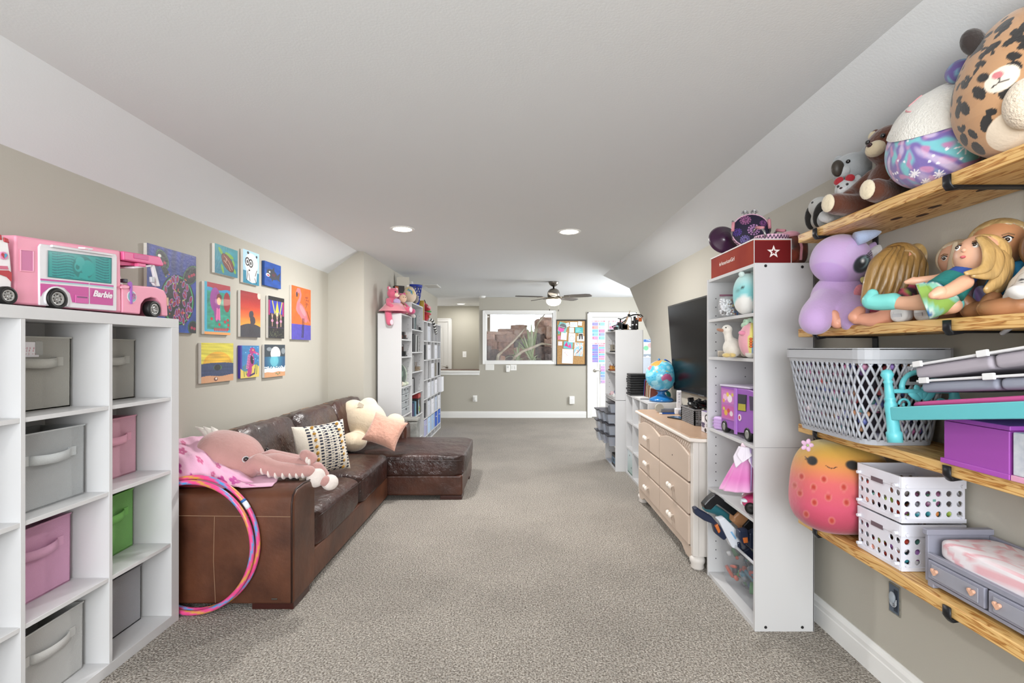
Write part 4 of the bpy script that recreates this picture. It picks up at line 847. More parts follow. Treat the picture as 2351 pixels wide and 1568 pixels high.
for k, (ya, yb) in enumerate(((2.70, 3.43), (3.42, 4.17), (4.14, 4.86))):
    soft('back_cushion', -.14, .14, -(yb-ya)/2, (yb-ya)/2, -.24, .24, LD, .38, 0, .008, 7+k, m=TR(-1.645, (ya+yb)/2, .60, 0, -.24, 0))
    SG().tube([(-1.69+.012*math.sin(j), ya+.05+(yb-ya-.1)*j/9, .832+.008*math.sin(j*1.3+k)) for j in range(10)], .0022, 5).obj('stitch_seam', STI, sofa, smooth=True)
# ---------------------------------------------------------------- hula hoops
def hoop(cx, cy, cz, rx, rz, tilt, label, ph):
    g = G(); N = 120; n = 10; P_ = [(rx*math.cos(2*PI*k/N), 0, rz*math.sin(2*PI*k/N)) for k in range(N)]
    g.tube(P_, .0115, n, closed=True); o = g.obj('hula_hoop', VC(.3), None, smooth=True, loc=(cx, cy, cz), rot=(tilt, 0, 0))
    i = np.arange(N*n); a = (i//n)/N*2*PI; b = (i % n)/n*2*PI
    def f(c):
        s = (a*7+b+ph) % (2*PI); k = fill(len(a), 'e8508f'); k = over(k, ((s > 1.2) & (s < 2.2))*1.0, 'd9a83c'); return over(k, ((s > 3.9) & (s < 5.0))*1.0, '4f9fd8')
    paint(o, f); return tag(o, label, 'hula hoop', 'hula hoops leaning on the sofa arm')
h1 = hoop(-1.603, 2.402, .343, .31, .33, .0, 'pink striped hula hoop with a printed sticker, nearer the sofa arm', 0)
hoop(-1.610, 2.374, .334, .303, .321, .0, 'pink striped hula hoop in front, touching the carpet inside the other hoop', 2)
a = .62
G().tube([(.31*math.cos(q), 0, .33*math.sin(q)) for q in (a-.06, a-.02, a+.02, a+.06)], .0125, 10).obj('sticker', M('dfe6ee', .4), h1, smooth=True)
G().tube([(.31*math.cos(q), 0, .33*math.sin(q)) for q in (a+.06, a+.08, a+.1)], .0125, 10).obj('sticker', M('2f6fb8', .4), h1, smooth=True)
# ---------------------------------------------------------------- blanket
rows = [[(398, 1016, 2.74), (430, 1004, 2.76), (465, 1003, 2.78), (495, 1035, 2.80), (560, 1080, 2.80), (640, 1122, 2.68)],
        [(398, 1028, 2.58), (440, 1036, 2.57), (480, 1052, 2.56), (520, 1074, 2.56), (570, 1098, 2.57), (636, 1120, 2.58)],
        [(398, 1046, 2.50), (440, 1054, 2.50), (480, 1072, 2.50), (520, 1090, 2.51), (570, 1108, 2.54), (630, 1123, 2.54)],
        [(398, 1074, 2.45), (440, 1088, 2.45), (480, 1102, 2.45), (520, 1110, 2.46), (570, 1116, 2.48), (626, 1124, 2.5)],
        [(398, 1092, 2.425), (440, 1110, 2.43), (480, 1117, 2.44), (520, 1119, 2.45), (570, 1121, 2.47), (622, 1125, 2.49)]]
CP_ = np.array([[tuple(W(*p)) for p in r] for r in rows])
def cat(P_, t):
    n = len(P_)-1; s = min(int(t*n), n-1); u = t*n-s; a = P_[max(s-1, 0)]; b = P_[s]; c = P_[s+1]; d = P_[min(s+2, n)]
    return .5*((2*b)+(-a+c)*u+(2*a-5*b+4*c-d)*u*u+(-a+3*b-3*c+d)*u**3)
def bl(u, v):
    p = cat(np.array([cat(r, u) for r in CP_]), v); return (p[0], p[1], max(p[2]+.006*math.sin(u*17+v*9)+.004*math.sin(u*31-v*13), .604))
N1, N2 = 110, 50
o = G().grid(bl, N1, N2).obj('fleece_blanket', VC(.95, bs=200, bst=.3, sheen=.3), None, smooth=True, solid=.006)
i = np.arange((N1+1)*(N2+1)); uu = (i % (N1+1))/N1; vv = (i//(N1+1))/N2
def f(c):
    x = uu*1.9; y = vv; k = fill(len(x), 'e9b3cf'); r = np.random.default_rng(12)
    for q, (cx, cy, s, cc) in enumerate([(.2, .3, .1, 'c24a86'), (.25, .12, .06, 'd05f8f'), (.55, .45, .09, 'cf5f8f'), (.1, .75, .12, 'b03a86'), (.42, .82, .1, 'b23a90'), (.85, .62, .06, 'cf5f8f'), (1.05, .72, .11, 'b8388c'), (1.3, .6, .12, 'c04a9a'), (.72, .2, .06, 'd86f9f'), (1.55, .75, .09, 'b83a8e'), (.95, .3, .07, 'c85590'), (.05, .5, .07, 'c24a86')]):
        for p in range(5): a = p*1.257+q; k = over(k, el(x, y, cx+s*.55*math.cos(a), cy+s*.55*math.sin(a), s*.42, s*.34, a), cc)
    return k
paint(o, f); tag(o, 'pink fleece blanket with magenta flowers draped over the near sofa arm', 'blanket')
o = G().ell((0, 0, 0), (.16, .05, .014), nu=24, nv=10, e1=.6, e2=.6).obj('folded_cloth', M('6a1420', .85, bs=80, bst=.3), None, smooth=True, loc=(-1.66, 2.50, .617))
tag(o, 'dark red folded cloth under the pink blanket on the sofa arm', 'cloth')
# ---------------------------------------------------------------- soft-toy helpers
def plush(h, na=.08, bs=90, bst=.5, ns=9): return M(h, .95, ns=ns, na=na, bs=bs, bst=bst, sheen=.45, bd=.006)
EYE = M('0b0b0c', .12, coat=1); EYW = M('f4f4f2', .3)
def blob(ells, name, mat, par, vox=.006, sm=5):
    g = G()
    for e in ells: g.ell(e[0], e[1], e[2] if len(e) > 2 else (0, 0, 0), nu=18, nv=12)
    return g.obj(name, mat, par, remesh=vox, sm=sm)
def limb(g, pts, rr, n=10):
    """rounded tapered limb for remeshed bodies"""
    g.tube(pts, rr, n); g.sph(pts[0], rr[0]*.99, 12, 8); g.sph(pts[-1], rr[-1]*.99, 12, 8); return g
def eye(par, p, r, mat=EYE, white=0, nrm=None):
    if white:
        o = G().sph((0, 0, 0), r*1.35).obj('eye_white', EYW, par, smooth=True, loc=p)
        d = Vector(nrm or (0, -1, 0)).normalized()*r*.7; return G().sph((0, 0, 0), r).obj('pupil', mat, o, smooth=True, loc=d)
    return G().sph((0, 0, 0), r).obj('eye', mat, par, smooth=True, loc=p)
class Jumble:
    """many tiny mixed pieces nobody could count, one mesh with printed colours"""
    def __init__(s): s.g = G(); s.c = []
    def put(s, fn, col): n = len(s.g.v); fn(s.g); s.c += [hxs(col)]*(len(s.g.v)-n)
    def obj(s, name, parent, rough=.45):
        o = s.g.obj(name, VC(rough), parent, smooth=True, kind='stuff'); paint(o, lambda c: np.array(s.c)); return o
# octopus
oc = W(530, 1050, 2.72); t = thing('octopus_plush', 'large dusty pink octopus plush slumped over the sofa arm', 'plush toy', (oc.x, oc.y, .6))
PO = plush('bf918b', .14, 60, .5, 6); PW = plush('eadfd8', .05)
hz = oc.z-.6
G().ell((0, 0, hz), (.185, .155, .142), (0, .42, 0), nu=40, nv=24, fn=lambda x, y, z: (x*(1+.08*z), y, z+.02*math.sin(6*x))).obj('head', PO, t, smooth=True)
for p_ in ((.142, -.098, hz+.012), (.15, .1, hz+.02)): eye(t, p_, .0135)
G().lathe([(.013, 0), (.017, .002), (.0175, 0)], 16, TR(.1405, -.102, hz+.012, PI/2, 0, .7), caps=False).obj('eye_ring', M('cfd2d4', .3), t, smooth=True)
for q in (-1, 0, 1): G().tube([(-.1+.02*q, .0, hz+.105), (-.12+.03*q, .0, hz+.15), (-.15+.045*q, -.01, hz+.175)], [.022, .016, .002], 6).obj('hair_tuft', plush('e2ddd4'), t, smooth=True)
for k, P_ in enumerate([[(.12, -.06, hz-.06), (.2, -.08, .09), (.3, -.09, .055), (.4, -.08, .045), (.475, -.07, .04)], [(.12, .0, hz-.06), (.22, .02, .09), (.33, .03, .06), (.42, .02, .06), (.46, -.02, .1), (.43, -.03, .12)],
        [(.1, .08, hz-.08), (.2, .11, .07), (.3, .13, .05), (.39, .12, .045)], [(.15, -.03, hz-.04), (.28, -.04, .08), (.38, -.03, .06), (.49, -.01, .03), (.53, -.02, .0), (.50, -.03, .05)]]):
    rr = np.interp(np.linspace(0, 1, len(P_)), [0, .5, 1], [.06, .045, .032]); g = G(); limb(g, P_, list(rr), 14); g.obj('tentacle', PO, t, smooth=True, remesh=.008, sm=5)
    for j in range(7):
        s = .35+.09*j; p = cat(np.array(P_), s); r_ = np.interp(s, [0, .5, 1], [.06, .045, .032])
        G().ell((p[0], p[1]-.012, p[2]-r_*.45), (.009, r_*.8, r_*.62), nu=10, nv=6).obj('tentacle_rib', PW, t, smooth=True)
G().ell((.50, -.05, .0), (.05, .045, .055), (0, .4, 0)).obj('tentacle_curl', PW, t, smooth=True)
G().ell((.565, -.02, -.035), (.045, .05, .042), (0, .4, 0)).obj('tentacle_curl', PW, t, smooth=True)
G().ell((.55, -.05, -.02), (.03, .03, .03)).obj('tentacle_tip', PO, t, smooth=True)
# ---------------------------------------------------------------- cushions
def pillow(name, label, loc, w, h, th, nrm, roll, mat, fn=None, n=40, cat_='cushion', fuzz=0):
    N = Vector(nrm).normalized(); up = Vector((0, 0, 1)); rx = up.cross(N).normalized(); uy = N.cross(rx)
    R = Matrix((rx, uy, N)).transposed().to_4x4() @ rotm(0, 0, roll); g = G()
    def f(s): return lambda u, v: ((u-.5)*w*(1-.10*(1-abs(2*v-1)**2)*abs(2*u-1)**3), (v-.5)*h*(1-.10*(1-abs(2*u-1)**2)*abs(2*v-1)**3), s*th/2*((1-abs(2*u-1)**2.6)*(1-abs(2*v-1)**2.6))**.5*(1+.06*math.sin(9*u+5*v)))
    g.grid(f(1), n, n); g.grid(f(-1), n, n); g.f = g.f[:n*n]+[q[::-1] for q in g.f[n*n:]]
    o = g.obj(name, mat, None, smooth=True); o.matrix_world = Matrix.Translation(loc) @ R
    if fn: paint(o, lambda c: fn(c[:, 0]/w+.5, c[:, 1]/h+.5, c[:, 2]))
    return tag(o, label, cat_)
def f_strp(x, y, z):
    k = fill(len(x), 'ded5c6')
    for q in (.2, .38, .5, .62, .74, .9): k = over(k, ((np.abs(x-q) < .03) & (np.sin(y*110+q*50) > -.25)), '20263a')
    for q in (.29, .45, .56, .68): k = over(k, ((np.abs(x-q) < .018) & (np.sin(y*150+q*90) > .2)), '6a6a70')
    return k
P1 = W(740, 1030, 3.32); o = pillow('throw_pillow', 'cream throw pillow with navy woven stripes and mustard tufts', P1, .42, .36, .14, (.86, -.48, .22), .0, VC(.95, bs=150, bst=.5), f_strp, 90)
mus = plush('b5862c')
for q in (.28, .8):
    for j in range(8): G().ell((0, 0, 0), (.015, .011, .012), (0, 0, random.random()), nu=8, nv=6).obj('tuft', mus, o, smooth=True, loc=((q-.5)*.4, (-.42+.12*j)*.36, .066*(1-abs(2*q-1)**2.6)**.5*(1-abs(-.84+.24*j)**2.6)**.5))
# cream plush body lying on the seat corner
p = W(828, 985, 4.32); t = thing('cream_plush', 'big cream plush toy lying face down behind the pink pillow', 'plush toy', (p.x, p.y, .41))
CR = plush('dccbb0', .05, 70, .3)
pp = lambda u, v, y: tuple(W(u, v, y)-Vector((p.x, p.y, .41)))
blob([(pp(838, 968, 4.4), (.2, .13, .19), (0, .2, 0)), (pp(846, 935, 4.42), (.085, .09, .09)), (pp(812, 945, 4.42), (.11, .1, .11)), (pp(812, 1014, 4.22), (.115, .12, .085), (0, 0, .3)), (pp(800, 975, 4.4), (.1, .1, .14)), (pp(908, 967, 4.5), (.085, .1, .07), (0, .3, 0)), (pp(870, 985, 4.42), (.12, .1, .11))], 'body', CR, t, .009, 8)
G().box(-.025, .025, -.002, .002, -.018, .018).obj('fabric_tag', M('d9cdb8', .8), t, loc=pp(828, 930, 4.31), rot=(0, .5, 0))
P2 = W(884, 990, 4.15); pillow('fur_pillow', 'fluffy peach pink square pillow leaning on the chaise', P2, .30, .27, .145, (.12, -.86, .5), -.38, plush('d3a08c', .12, 45, 1.0, 30), n=36)
# grey box behind the chaise
t = thing('grey_box', 'worn pale grey upholstered box behind the far end of the chaise', 'box', (-1.16, 5.19, 0))
B(-.09, .09, -.07, .07, 0, .54).obj('body', M('9a9a95', .8, ns=14, h2='6f706c', bs=90, bst=.3), t, bev=.02)
B(-.095, .095, -.075, .075, .54, .575).obj('lid', M('a7a7a2', .8, ns=14, h2='83847f'), t, bev=.012)
# ================================================================ WHITE BOOKCASES
CASE = M('d0d0d1', .4, ns=2, na=.02)
PIN = M('55555a', .6)
def bookcase(label, x0, x1, y0, y1, z0, z1, shelves, front, cols=1, split=None, mat=None, name='bookcase', th=.016, pins=True, cat_='bookcase'):
    """front = +1 opens towards +x, -1 opens towards -x; root at the front near bottom corner"""
    mat = mat or CASE; xf = x1 if front > 0 else x0; xb = x0 if front > 0 else x1
    t = thing(name, label, cat_, (xf, y0, z0)); h = z1-z0
    def bx(nm, xa, xb_, ya, yb, za, zb, m=mat, bev=.001): return B(min(xa, xb_)-xf, max(xa, xb_)-xf, ya-y0, yb-y0, za-z0, zb-z0).obj(nm, m, t, bev=bev)
    bx('side_panel', xb, xf, y0, y0+th, z0, z1); bx('side_panel', xb, xf, y1-th, y1, z0, z1)
    bx('top_panel', xb, xf-front*.003, y0+th, y1-th, z1-th, z1); bx('bottom_panel', xb, xf-front*.003, y0+th, y1-th, z0, z0+th*1.4)
    bx('back_panel', xb, xb+front*.004, y0, y1, z0, z1, M('c6c6c8', .5), 0)
    for s in shelves: bx('shelf_board', xb, xf-front*.004, y0+th, y1-th, s-th, s)
    for k in range(1, cols): yy = y0+(y1-y0)*k/cols; bx('divider', xb, xf-front*.002, yy-th/2, yy+th/2, z0, z1-th)
    if pins:
        for xo in (.045, .215):
            for k in range(int(h/.05)-3): 
                if k % 1 == 0: G().lathe([(0, 0), (.0035, 0), (.0035, -.001)], 8, TR(xf-front*xo-xf, y1-th-y0-.0012, .1+k*.05, -PI/2, 0, 0)).obj('pin_hole', PIN, t)
    return t
A_Y0, A_Y1 = 5.28, 5.815; AXB = -1.54; AXF = -1.277
bookcase('white bookcase with a pink bear on top, nearest the chaise', AXB, AXF, A_Y0, A_Y1, 0, 1.70, [1.42, 1.225, .888, .565, .3], 1)
B_Y0, B_Y1, BXF = 5.82, 6.52, -1.285
bookcase('tallest white bookcase behind the sofa with a blue basket on top', AXB, BXF, B_Y0, B_Y1, 0, 1.876, [1.554, 1.273, 1.027, .76, .466, .16], 1)
C_Y0, C_Y1 = 6.57, 8.01
bookcase('white cube organizer with five narrow columns furthest along the left wall', AXB, BXF, C_Y0, C_Y1, 0, 1.70, [1.425, 1.16, .883, .617, .35, .1], 1, cols=5, name='cube_organizer', pins=False, cat_='shelf unit')
# ---------------------------------------------------------------- small-thing helpers
def book(label, x, y, z, th, dp, h, col, lean=0, front=1, pages='e9e4d8', group=None):
    """standing book, spine towards +front x; th along y"""
    t = thing('book', label, 'book', (x, y, z), 0, group, rot=(lean, 0, 0)); m = M(col, .5); f = front
    a = lambda p, q: (min(p*f, q*f), max(p*f, q*f))
    x0, x1 = a(0, -dp)
    g = G().box(x0, x1, -th/2, -th/2+.0025, 0, h).box(x0, x1, th/2-.0025, th/2, 0, h); s0, s1 = a(0, -.003); g.box(s0, s1, -th/2, th/2, 0, h); g.obj('cover', m, t)
    p0, p1 = a(-.004, -dp+.006); B(p0, p1, -th/2+.003, th/2-.003, .004, h-.004).obj('pages', M(pages, .8), t); return t
ORD = ['first', 'second', 'third', 'fourth', 'fifth', 'sixth', 'seventh', 'eighth', 'ninth', 'tenth']
def bookrow(where, x, y, z, specs, front=1, group='books', thk=1.6):
    for k, (th, dp, h, col, nm, lean) in enumerate(specs):
        th = th*thk
        book('%s book, %s from the near end %s' % (nm, ORD[k], where), x, y+th/2, z+.001+(math.sin(abs(lean))*th/2), th, dp, h, col, lean, front, group=group); y += th+.003+(h*math.tan(abs(lean))*.15)
WB = 'of the tallest bookcase'
bookrow('of the top shelf '+WB, BXF-.008, 5.925, 1.554, [(.03, .17, .2, '3a3334', 'dark brown', 0), (.025, .17, .19, '8d9496', 'grey', -.1), (.03, .17, .19, '56686a', 'slate', -.14), (.02, .16, .18, '3f5452', 'dark green', -.2)])
bookrow('of the second shelf '+WB, BXF-.008, 5.925, 1.273, [(.03, .18, .21, '1c1b1d', 'black', 0), (.035, .18, .22, '242326', 'black thick', 0), (.03, .18, .22, '1f1e20', 'black', -.02), (.03, .18, .21, 'd9d9d8', 'white', -.06), (.02, .18, .2, '6a6c6a', 'grey', -.07), (.03, .18, .2, '1f1f1f', 'black thin', -.08), (.02, .18, .19, 'c9c9c6', 'pale', -.09)])
bookrow('of the third shelf '+WB, BXF-.008, 5.925, 1.027, [(.025, .17, .2, 'd5d4d2', 'white', 0), (.02, .17, .19, '26262a', 'black', 0), (.02, .17, .19, '9a9a9a', 'grey', 0)])
bookrow('of the fourth shelf '+WB, BXF-.008, 5.925, .76, [(.02, .17, .18, 'e0e0e2', 'white', 0), (.025, .17, .19, '222226', 'black', 0), (.025, .17, .19, '2b2b30', 'charcoal', 0)])
bookrow('of the fifth shelf '+WB, BXF-.008, 5.925, .466, [(.03, .17, .17, '4a3a6a', 'purple', 0), (.03, .17, .19, '1f3f5a', 'navy', 0), (.03, .17, .19, '2f6f86', 'teal', 0), (.03, .17, .18, '7fa9c4', 'sky blue', 0)])
def pbox(name, label, loc, sx, sy, sz, col, fn=None, cat_='box', rz=0, face='x', group=None):
    """printed carton: body with a separate printed front"""
    t = thing(name, label, cat_, loc, rz, group); B(-sx/2, sx/2, -sy/2, sy/2, 0, sz).obj('carton', M(col, .5), t, bev=.002)
    if fn:
        n = 40
        if face == 'x': o = G().grid(lambda u, v: (sx/2+.0008, (u-.5)*sy*.98, v*sz*.98+.01*sz), n, n); ix, w = 1, sy
        elif face == '-x': o = G().grid(lambda u, v: (-sx/2-.0008, (.5-u)*sy*.98, v*sz*.98+.01*sz), n, n); ix, w = 1, -sy
        else: o = G().grid(lambda u, v: ((u-.5)*sx*.98, -sy/2-.0008, v*sz*.98+.01*sz), n, n); ix, w = 0, sx
        o = o.obj('printed_front', VC(.4), t); paint(o, lambda c: fn(c[:, ix]/w+.5, c[:, 2]/sz))
    return t
def f_owl(x, y):
    c = fill(len(x), '1c1916'); c = over(c, rc(x, y, 0, .45, 0, .9), '9fb3c2'); c = over(c, el(x, y, .55, .75, .3, .18), '3a332c'); c = over(c, el(x, y, .45, .3, .28, .17), '8fae3c'); return over(c, el(x, y, .45, .32, .14, .08), '3a5a6a')
pbox('picture_box', 'dark printed box with a green disc on the fifth shelf of the tallest bookcase', (BXF-.07, 6.33, .467), .12, .16, .2, '2a2522', f_owl)
pbox('red_box', 'small red box on top of the dark printed box in the tallest bookcase', (BXF-.07, 6.33, .668), .12, .15, .06, '9c2a2a', lambda x, y: over(fill(len(x), 'a52c2a'), rc(x, y, .2, .8, .3, .6)*(np.sin(x*60) > 0)*.7, 'd98a80'))
# models: little brick-built machines from boxes, rods and discs
def model(label, loc, s, cols, seed, name='brick_model', cat_='toy model', n=14, tall=1.0, rz=0):
    r = random.Random(seed); t = thing(name, label, cat_, loc, rz)
    B(-.5*s, .5*s, -.35*s, .35*s, 0, .1*s).obj('base', M(cols[0], .45), t, bev=.003*s)
    for k in range(n):
        a, b, c = r.uniform(.06, .2)*s, r.uniform(.06, .2)*s, r.uniform(.08, .28)*s*tall; x, y, z = r.uniform(-.38, .38)*s, r.uniform(-.26, .26)*s, r.uniform(.08, .55)*s*tall
        if k % 3 == 0: G().tube([(x, y, .05*s), (x+r.uniform(-.2, .2)*s, y, z+c), (x+r.uniform(-.35, .35)*s, y+r.uniform(-.2, .2)*s, z+c*1.2)], .02*s, 6).obj('rod', M(cols[k % len(cols)], .4), t, smooth=True)
        elif k % 3 == 1: B(x-a, x+a, y-b, y+b, .08*s, z).obj('brick', M(cols[k % len(cols)], .4), t, bev=.004*s)
        else: G().cyl(a*.8, -.03*s, .03*s, 14, TR(x, y-.2*s, a*.8+.02*s, PI/2)).obj('wheel', M(cols[(k+1) % len(cols)], .4), t)
    return t
model('small dark and brown machine model on the upper shelf beside the pink bear', (AXF-.085, 5.55, 1.421), .16, ['2b2523', '6a3f33', 'b9b4ac', '1d1c1c'], 3)
model('black creature model on the second shelf of the bear bookcase', (AXF-.08, 5.53, 1.226), .15, ['17181b', '2c313a', '5a3a33', '0f0f10'], 4, tall=1.4)
model('tan and red vehicle model on the third shelf of the tallest bookcase', (BXF-.1, 6.28, 1.028), .19, ['8a7a66', 'c9c3b6', '8c2c26', '3a3430'], 5, tall=.7)
model('thin black figurine on the top shelf of the tallest bookcase', (BXF-.03, 6.42, 1.76), .07, ['1a1a1a', '2a2a2a'], 6, tall=1.6, n=6).location.z = 1.555
# green egg-shaped plush and penguin
t = thing('green_plush', 'round dark and pale green plush on the third shelf of the bear bookcase', 'plush toy', (AXF-.09, 5.55, .889))
o = G().ell((0, 0, .12), (.085, .12, .13), nu=32, nv=20).obj('body', VC(.95, bs=80, bst=.4, sheen=.4), t, smooth=True)
paint(o, lambda c: over(over(fill(len(c), 'a3b59a'), (c[:, 1] < .0)*1.0, '3a4a3f'), (nz(c[:, 1]*9, c[:, 2]*9, 1.2, 5) > .35)*(c[:, 1] < 0), '64786a'))
eye(t, (.07, .06, .16), .008)
for q in (-.06, .07): G().ell((.05, q, .02), (.045, .035, .025)).obj('foot', plush('c5cbb8'), t, smooth=True)
t = thing('penguin_plush', 'tiny black and cream penguin plush in front of the green plush', 'plush toy', (AXF-.035, 5.385, .889))
G().ell((0, 0, .04), (.028, .035, .04)).obj('body', plush('2a2423'), t, smooth=True); G().ell((.012, 0, .036), (.02, .024, .03)).obj('belly', plush('e0d6c4'), t, smooth=True)
for q in (-.012, .012): eye(t, (.026, q, .062), .004)
# clear drawers
for k, (y, z, w, h, q) in enumerate([(5.55, .566, .36, .08, 'lowest, nearest the sofa'), (5.53, .648, .3, .075, 'second from the bottom'), (5.54, .725, .3, .07, 'third from the bottom'), (5.46, .797, .12, .075, 'upright at the top near side'), (5.62, .797, .14, .07, 'small at the top far side')]):
    t = thing('storage_case', 'grey plastic storage case in the bear bookcase stack, '+q, 'storage case', (AXF-.012, y, z+.001), 0, 'grey plastic cases')
    m = M('9fa4a8', .3); B(-.16, 0, -w/2, w/2, 0, h*.8).obj('tray', m, t, bev=.004); B(-.162, .003, -w/2-.002, w/2+.002, h*.8, h-.003).obj('lid', M('b9bdc0', .3), t, bev=.003); B(0, .008, -.015, .015, h*.55, h*.85).obj('latch', M('5a5d60', .4), t)
# cube organizer contents
cw = (C_Y1-C_Y0)/5
def cell(c, r): return C_Y0+cw*(c+.5), [1.425, 1.16, .883, .617, .35, .1][r]
cc = ['near', 'second', 'middle', 'fourth', 'far']; rr_ = ['top', 'second', 'third', 'fourth', 'fifth', 'bottom']
def obin(c, r, col, nm, w=.24, h=.22):
    y, z = cell(c, r); t = thing('file_bin', '%s bin in the %s row, %s column of the cube organizer' % (nm, rr_[r], cc[c]), 'storage bin', (BXF-.008, y, z+.001), 0, 'bins in the cube organizer'); m = M(col, .6)
    B(-.006, 0, -w/2, w/2, 0, h).obj('front', m, t, bev=.002); B(-.22, -.006, -w/2, -w/2+.004, 0, h).obj('side', m, t); B(-.22, -.006, w/2-.004, w/2, 0, h).obj('side', m, t); B(-.22, -.006, -w/2, w/2, 0, .004).obj('base', m, t)
    G().tube([(.0, -.035, h*.7), (.012, -.03, h*.69), (.012, .03, h*.69), (0, .035, h*.7)], .004, 6).obj('pull', M('d9dade', .5), t)
for c, col, nm in ((0, 'a3a3c4', 'lilac'), (1, 'b3cbe6', 'pale blue'), (2, '9db7d6', 'soft blue'), (3, '2456b8', 'royal blue'), (4, '2f63c6', 'bright blue')): obin(c, 5, col, nm)
for c, r in ((1, 0), (1, 1), (3, 1), (2, 2), (2, 3), (1, 3), (3, 3), (4, 4), (3, 4), (2, 4), (1, 4)): obin(c, r, ['d3d4da', 'c4c6ce', 'dcdce2', 'b3bccc'][(c+r) % 4], ['pale grey', 'cool grey', 'white', 'blue grey'][(c+r) % 4], h=.21)
for (c, r, col, nm) in ((0, 1, '3a3a3e', 'black'), (4, 1, 'c9ccd6', 'pale'), (4, 2, '26262a', 'black thin'), (3, 2, 'a59f92', 'tan'), (0, 4, '4a4a4e', 'charcoal'), (3, 0, 'd0d0d4', 'white')):
    y, z = cell(c, r); book('%s book leaning in the %s row, %s column of the cube organizer' % (nm, rr_[r], cc[c]), BXF-.01, y+.02, z+.004, .04, .2, .2, col, -.12, group='books in the cube organizer')
pbox('white_carton', 'white box sticking out of the far column of the cube organizer', (BXF-.04, cell(4, 3)[0], .618), .19, .2, .24, 'e6e6ea')
# ================================================================ PLUSH ON TOP OF THE BOOKCASES
def teddy(name, label, loc, rz, s, col, muz, pad=None, ear=1, arms=((-.13, -.02), (.13, -.02)), legs=None, eyes=.011, head=(0, -.02, .30), rot=None, inner=None, vox=.007):
    """seated plush facing local -y, overall height about .42*s"""
    t = thing(name, label, 'plush toy', loc, rz, rot=rot); m = plush(col); mz = plush(muz); S = lambda p: tuple(v*s for v in p)
    legs = legs or [[(-.06, -.02, .05), (-.09, -.12, .05), (-.1, -.2, .055)], [(.06, -.02, .05), (.09, -.12, .05), (.1, -.2, .055)]]
    g = G(); g.ell(S((0, 0, .12)), S((.1, .085, .13)), nu=20, nv=14); g.ell(S(head), S((.095, .085, .085)), nu=20, nv=14)
    for q in (-1, 1):
        if ear: g.ell(S((head[0]+q*.078, head[1]+.01, head[2]+.072)), S((.034, .018, .034)), nu=12, nv=8)
    for (ax, ay), q in zip(arms, (-1, 1)): limb(g, [S((q*.08, 0, .19)), S((ax, ay-.03, .13)), S((ax*.95, ay-.08, .1))], [.04*s, .037*s, .036*s])
    for L_ in legs: limb(g, [S(p) for p in L_], list(np.interp(np.linspace(0, 1, len(L_)), [0, 1], [.055*s, .05*s])))
    g.obj('body', m, t, remesh=vox*s if s > .8 else vox*.8, sm=5)
    G().ell(S((head[0], head[1]-.075, head[2]-.025)), S((.045, .035, .035)), nu=14, nv=10).obj('muzzle', mz, t, smooth=True)
    G().ell(S((head[0], head[1]-.11, head[2]-.012)), S((.013, .008, .009)), nu=10, nv=6).obj('nose', M('3a1f22', .4), t, smooth=True)
    for q in (-1, 1): eye(t, S((head[0]+q*.036, head[1]-.078, head[2]+.018)), eyes*s)
    if pad:
        for L_ in legs: G().ell(S((L_[-1][0], L_[-1][1]-.043, L_[-1][2])), S((.036, .012, .042)), nu=14, nv=8).obj('foot_pad', plush(pad), t, smooth=True)
    if inner:
        for q in (-1, 1): G().ell(S((head[0]+q*.078, head[1]-.004, head[2]+.072)), S((.022, .012, .022)), nu=10, nv=6).obj('inner_ear', plush(inner), t, smooth=True)
    return t
A_T = 1.701
pb = teddy('pink_bear', 'pink bear plush in a pink skirt, one leg hanging over the bookcase edge', (-1.40, 5.36, A_T), 1.1, .74, 'd05f7c', 'eccdb8', 'e6c6d0', inner='eec9d0', legs=[[(-.06, -.02, .06), (-.12, -.03, .03), (-.14, -.06, -.06), (-.145, -.08, -.14)], [(.06, -.02, .05), (.09, -.14, .05), (.09, -.24, .055)]])
G().lathe([(.085, .11), (.11, .075), (.15, .035), (.16, .02)], 32, TR(0, -.02, 0), caps=False).obj('skirt', plush('d98a95'), pb, smooth=True, solid=.004)
G().ell((0, -.07, .13), (.05, .03, .035)).obj('bodice', plush('b79ac4'), pb, smooth=True)
mk = teddy('monkey_doll', 'small pink monkey doll with a cream face beside the pink bear', (-1.37, 5.60, A_T), .8, .66, 'c9557f', 'e2bfa2', legs=[[(-.06, -.02, .05), (-.08, -.14, .05), (-.08, -.26, .05)], [(.06, -.02, .05), (.09, -.12, .05), (.1, -.24, .06)]])
G().ell((0, -.06, .187), (.046, .032, .048)).obj('face', plush('e2bfa2'), mk, smooth=True)
for q in (-.014, .014): eye(mk, (q, -.092, .2), .005)
t = teddy('purple_hood_doll', 'little doll with a purple hood between the bear and the monkey', (-1.42, 5.52, A_T), .9, .5, '6b4aa0', 'e6ddcb')
t = teddy('brown_puppy', 'small brown and tan puppy plush lying at the bookcase front edge', (-1.335, 5.56, A_T), 1.2, .36, '7a4d2c', 'd9b98c', 'e2caa2', vox=.006)
rd = thing('rag_doll', 'rag doll with a mauve sleeve and cream shoe hanging over the far corner', 'doll', (-1.33, 5.72, A_T))
g = G(); limb(g, [(-.06, .02, .04), (0, -.02, .045), (.045, -.03, .03)], [.03, .028, .026]); g.obj('leg', plush('d8a784'), rd, remesh=.006)
g = G(); limb(g, [(.04, -.06, .035), (.075, -.06, .01)], [.03, .028]); g.obj('trouser_cuff', plush('9c8690'), rd, remesh=.006)
G().ell((.1, -.06, -.005), (.03, .038, .024), (0, .5, 0)).obj('shoe', plush('dcd8d2'), rd, smooth=True)
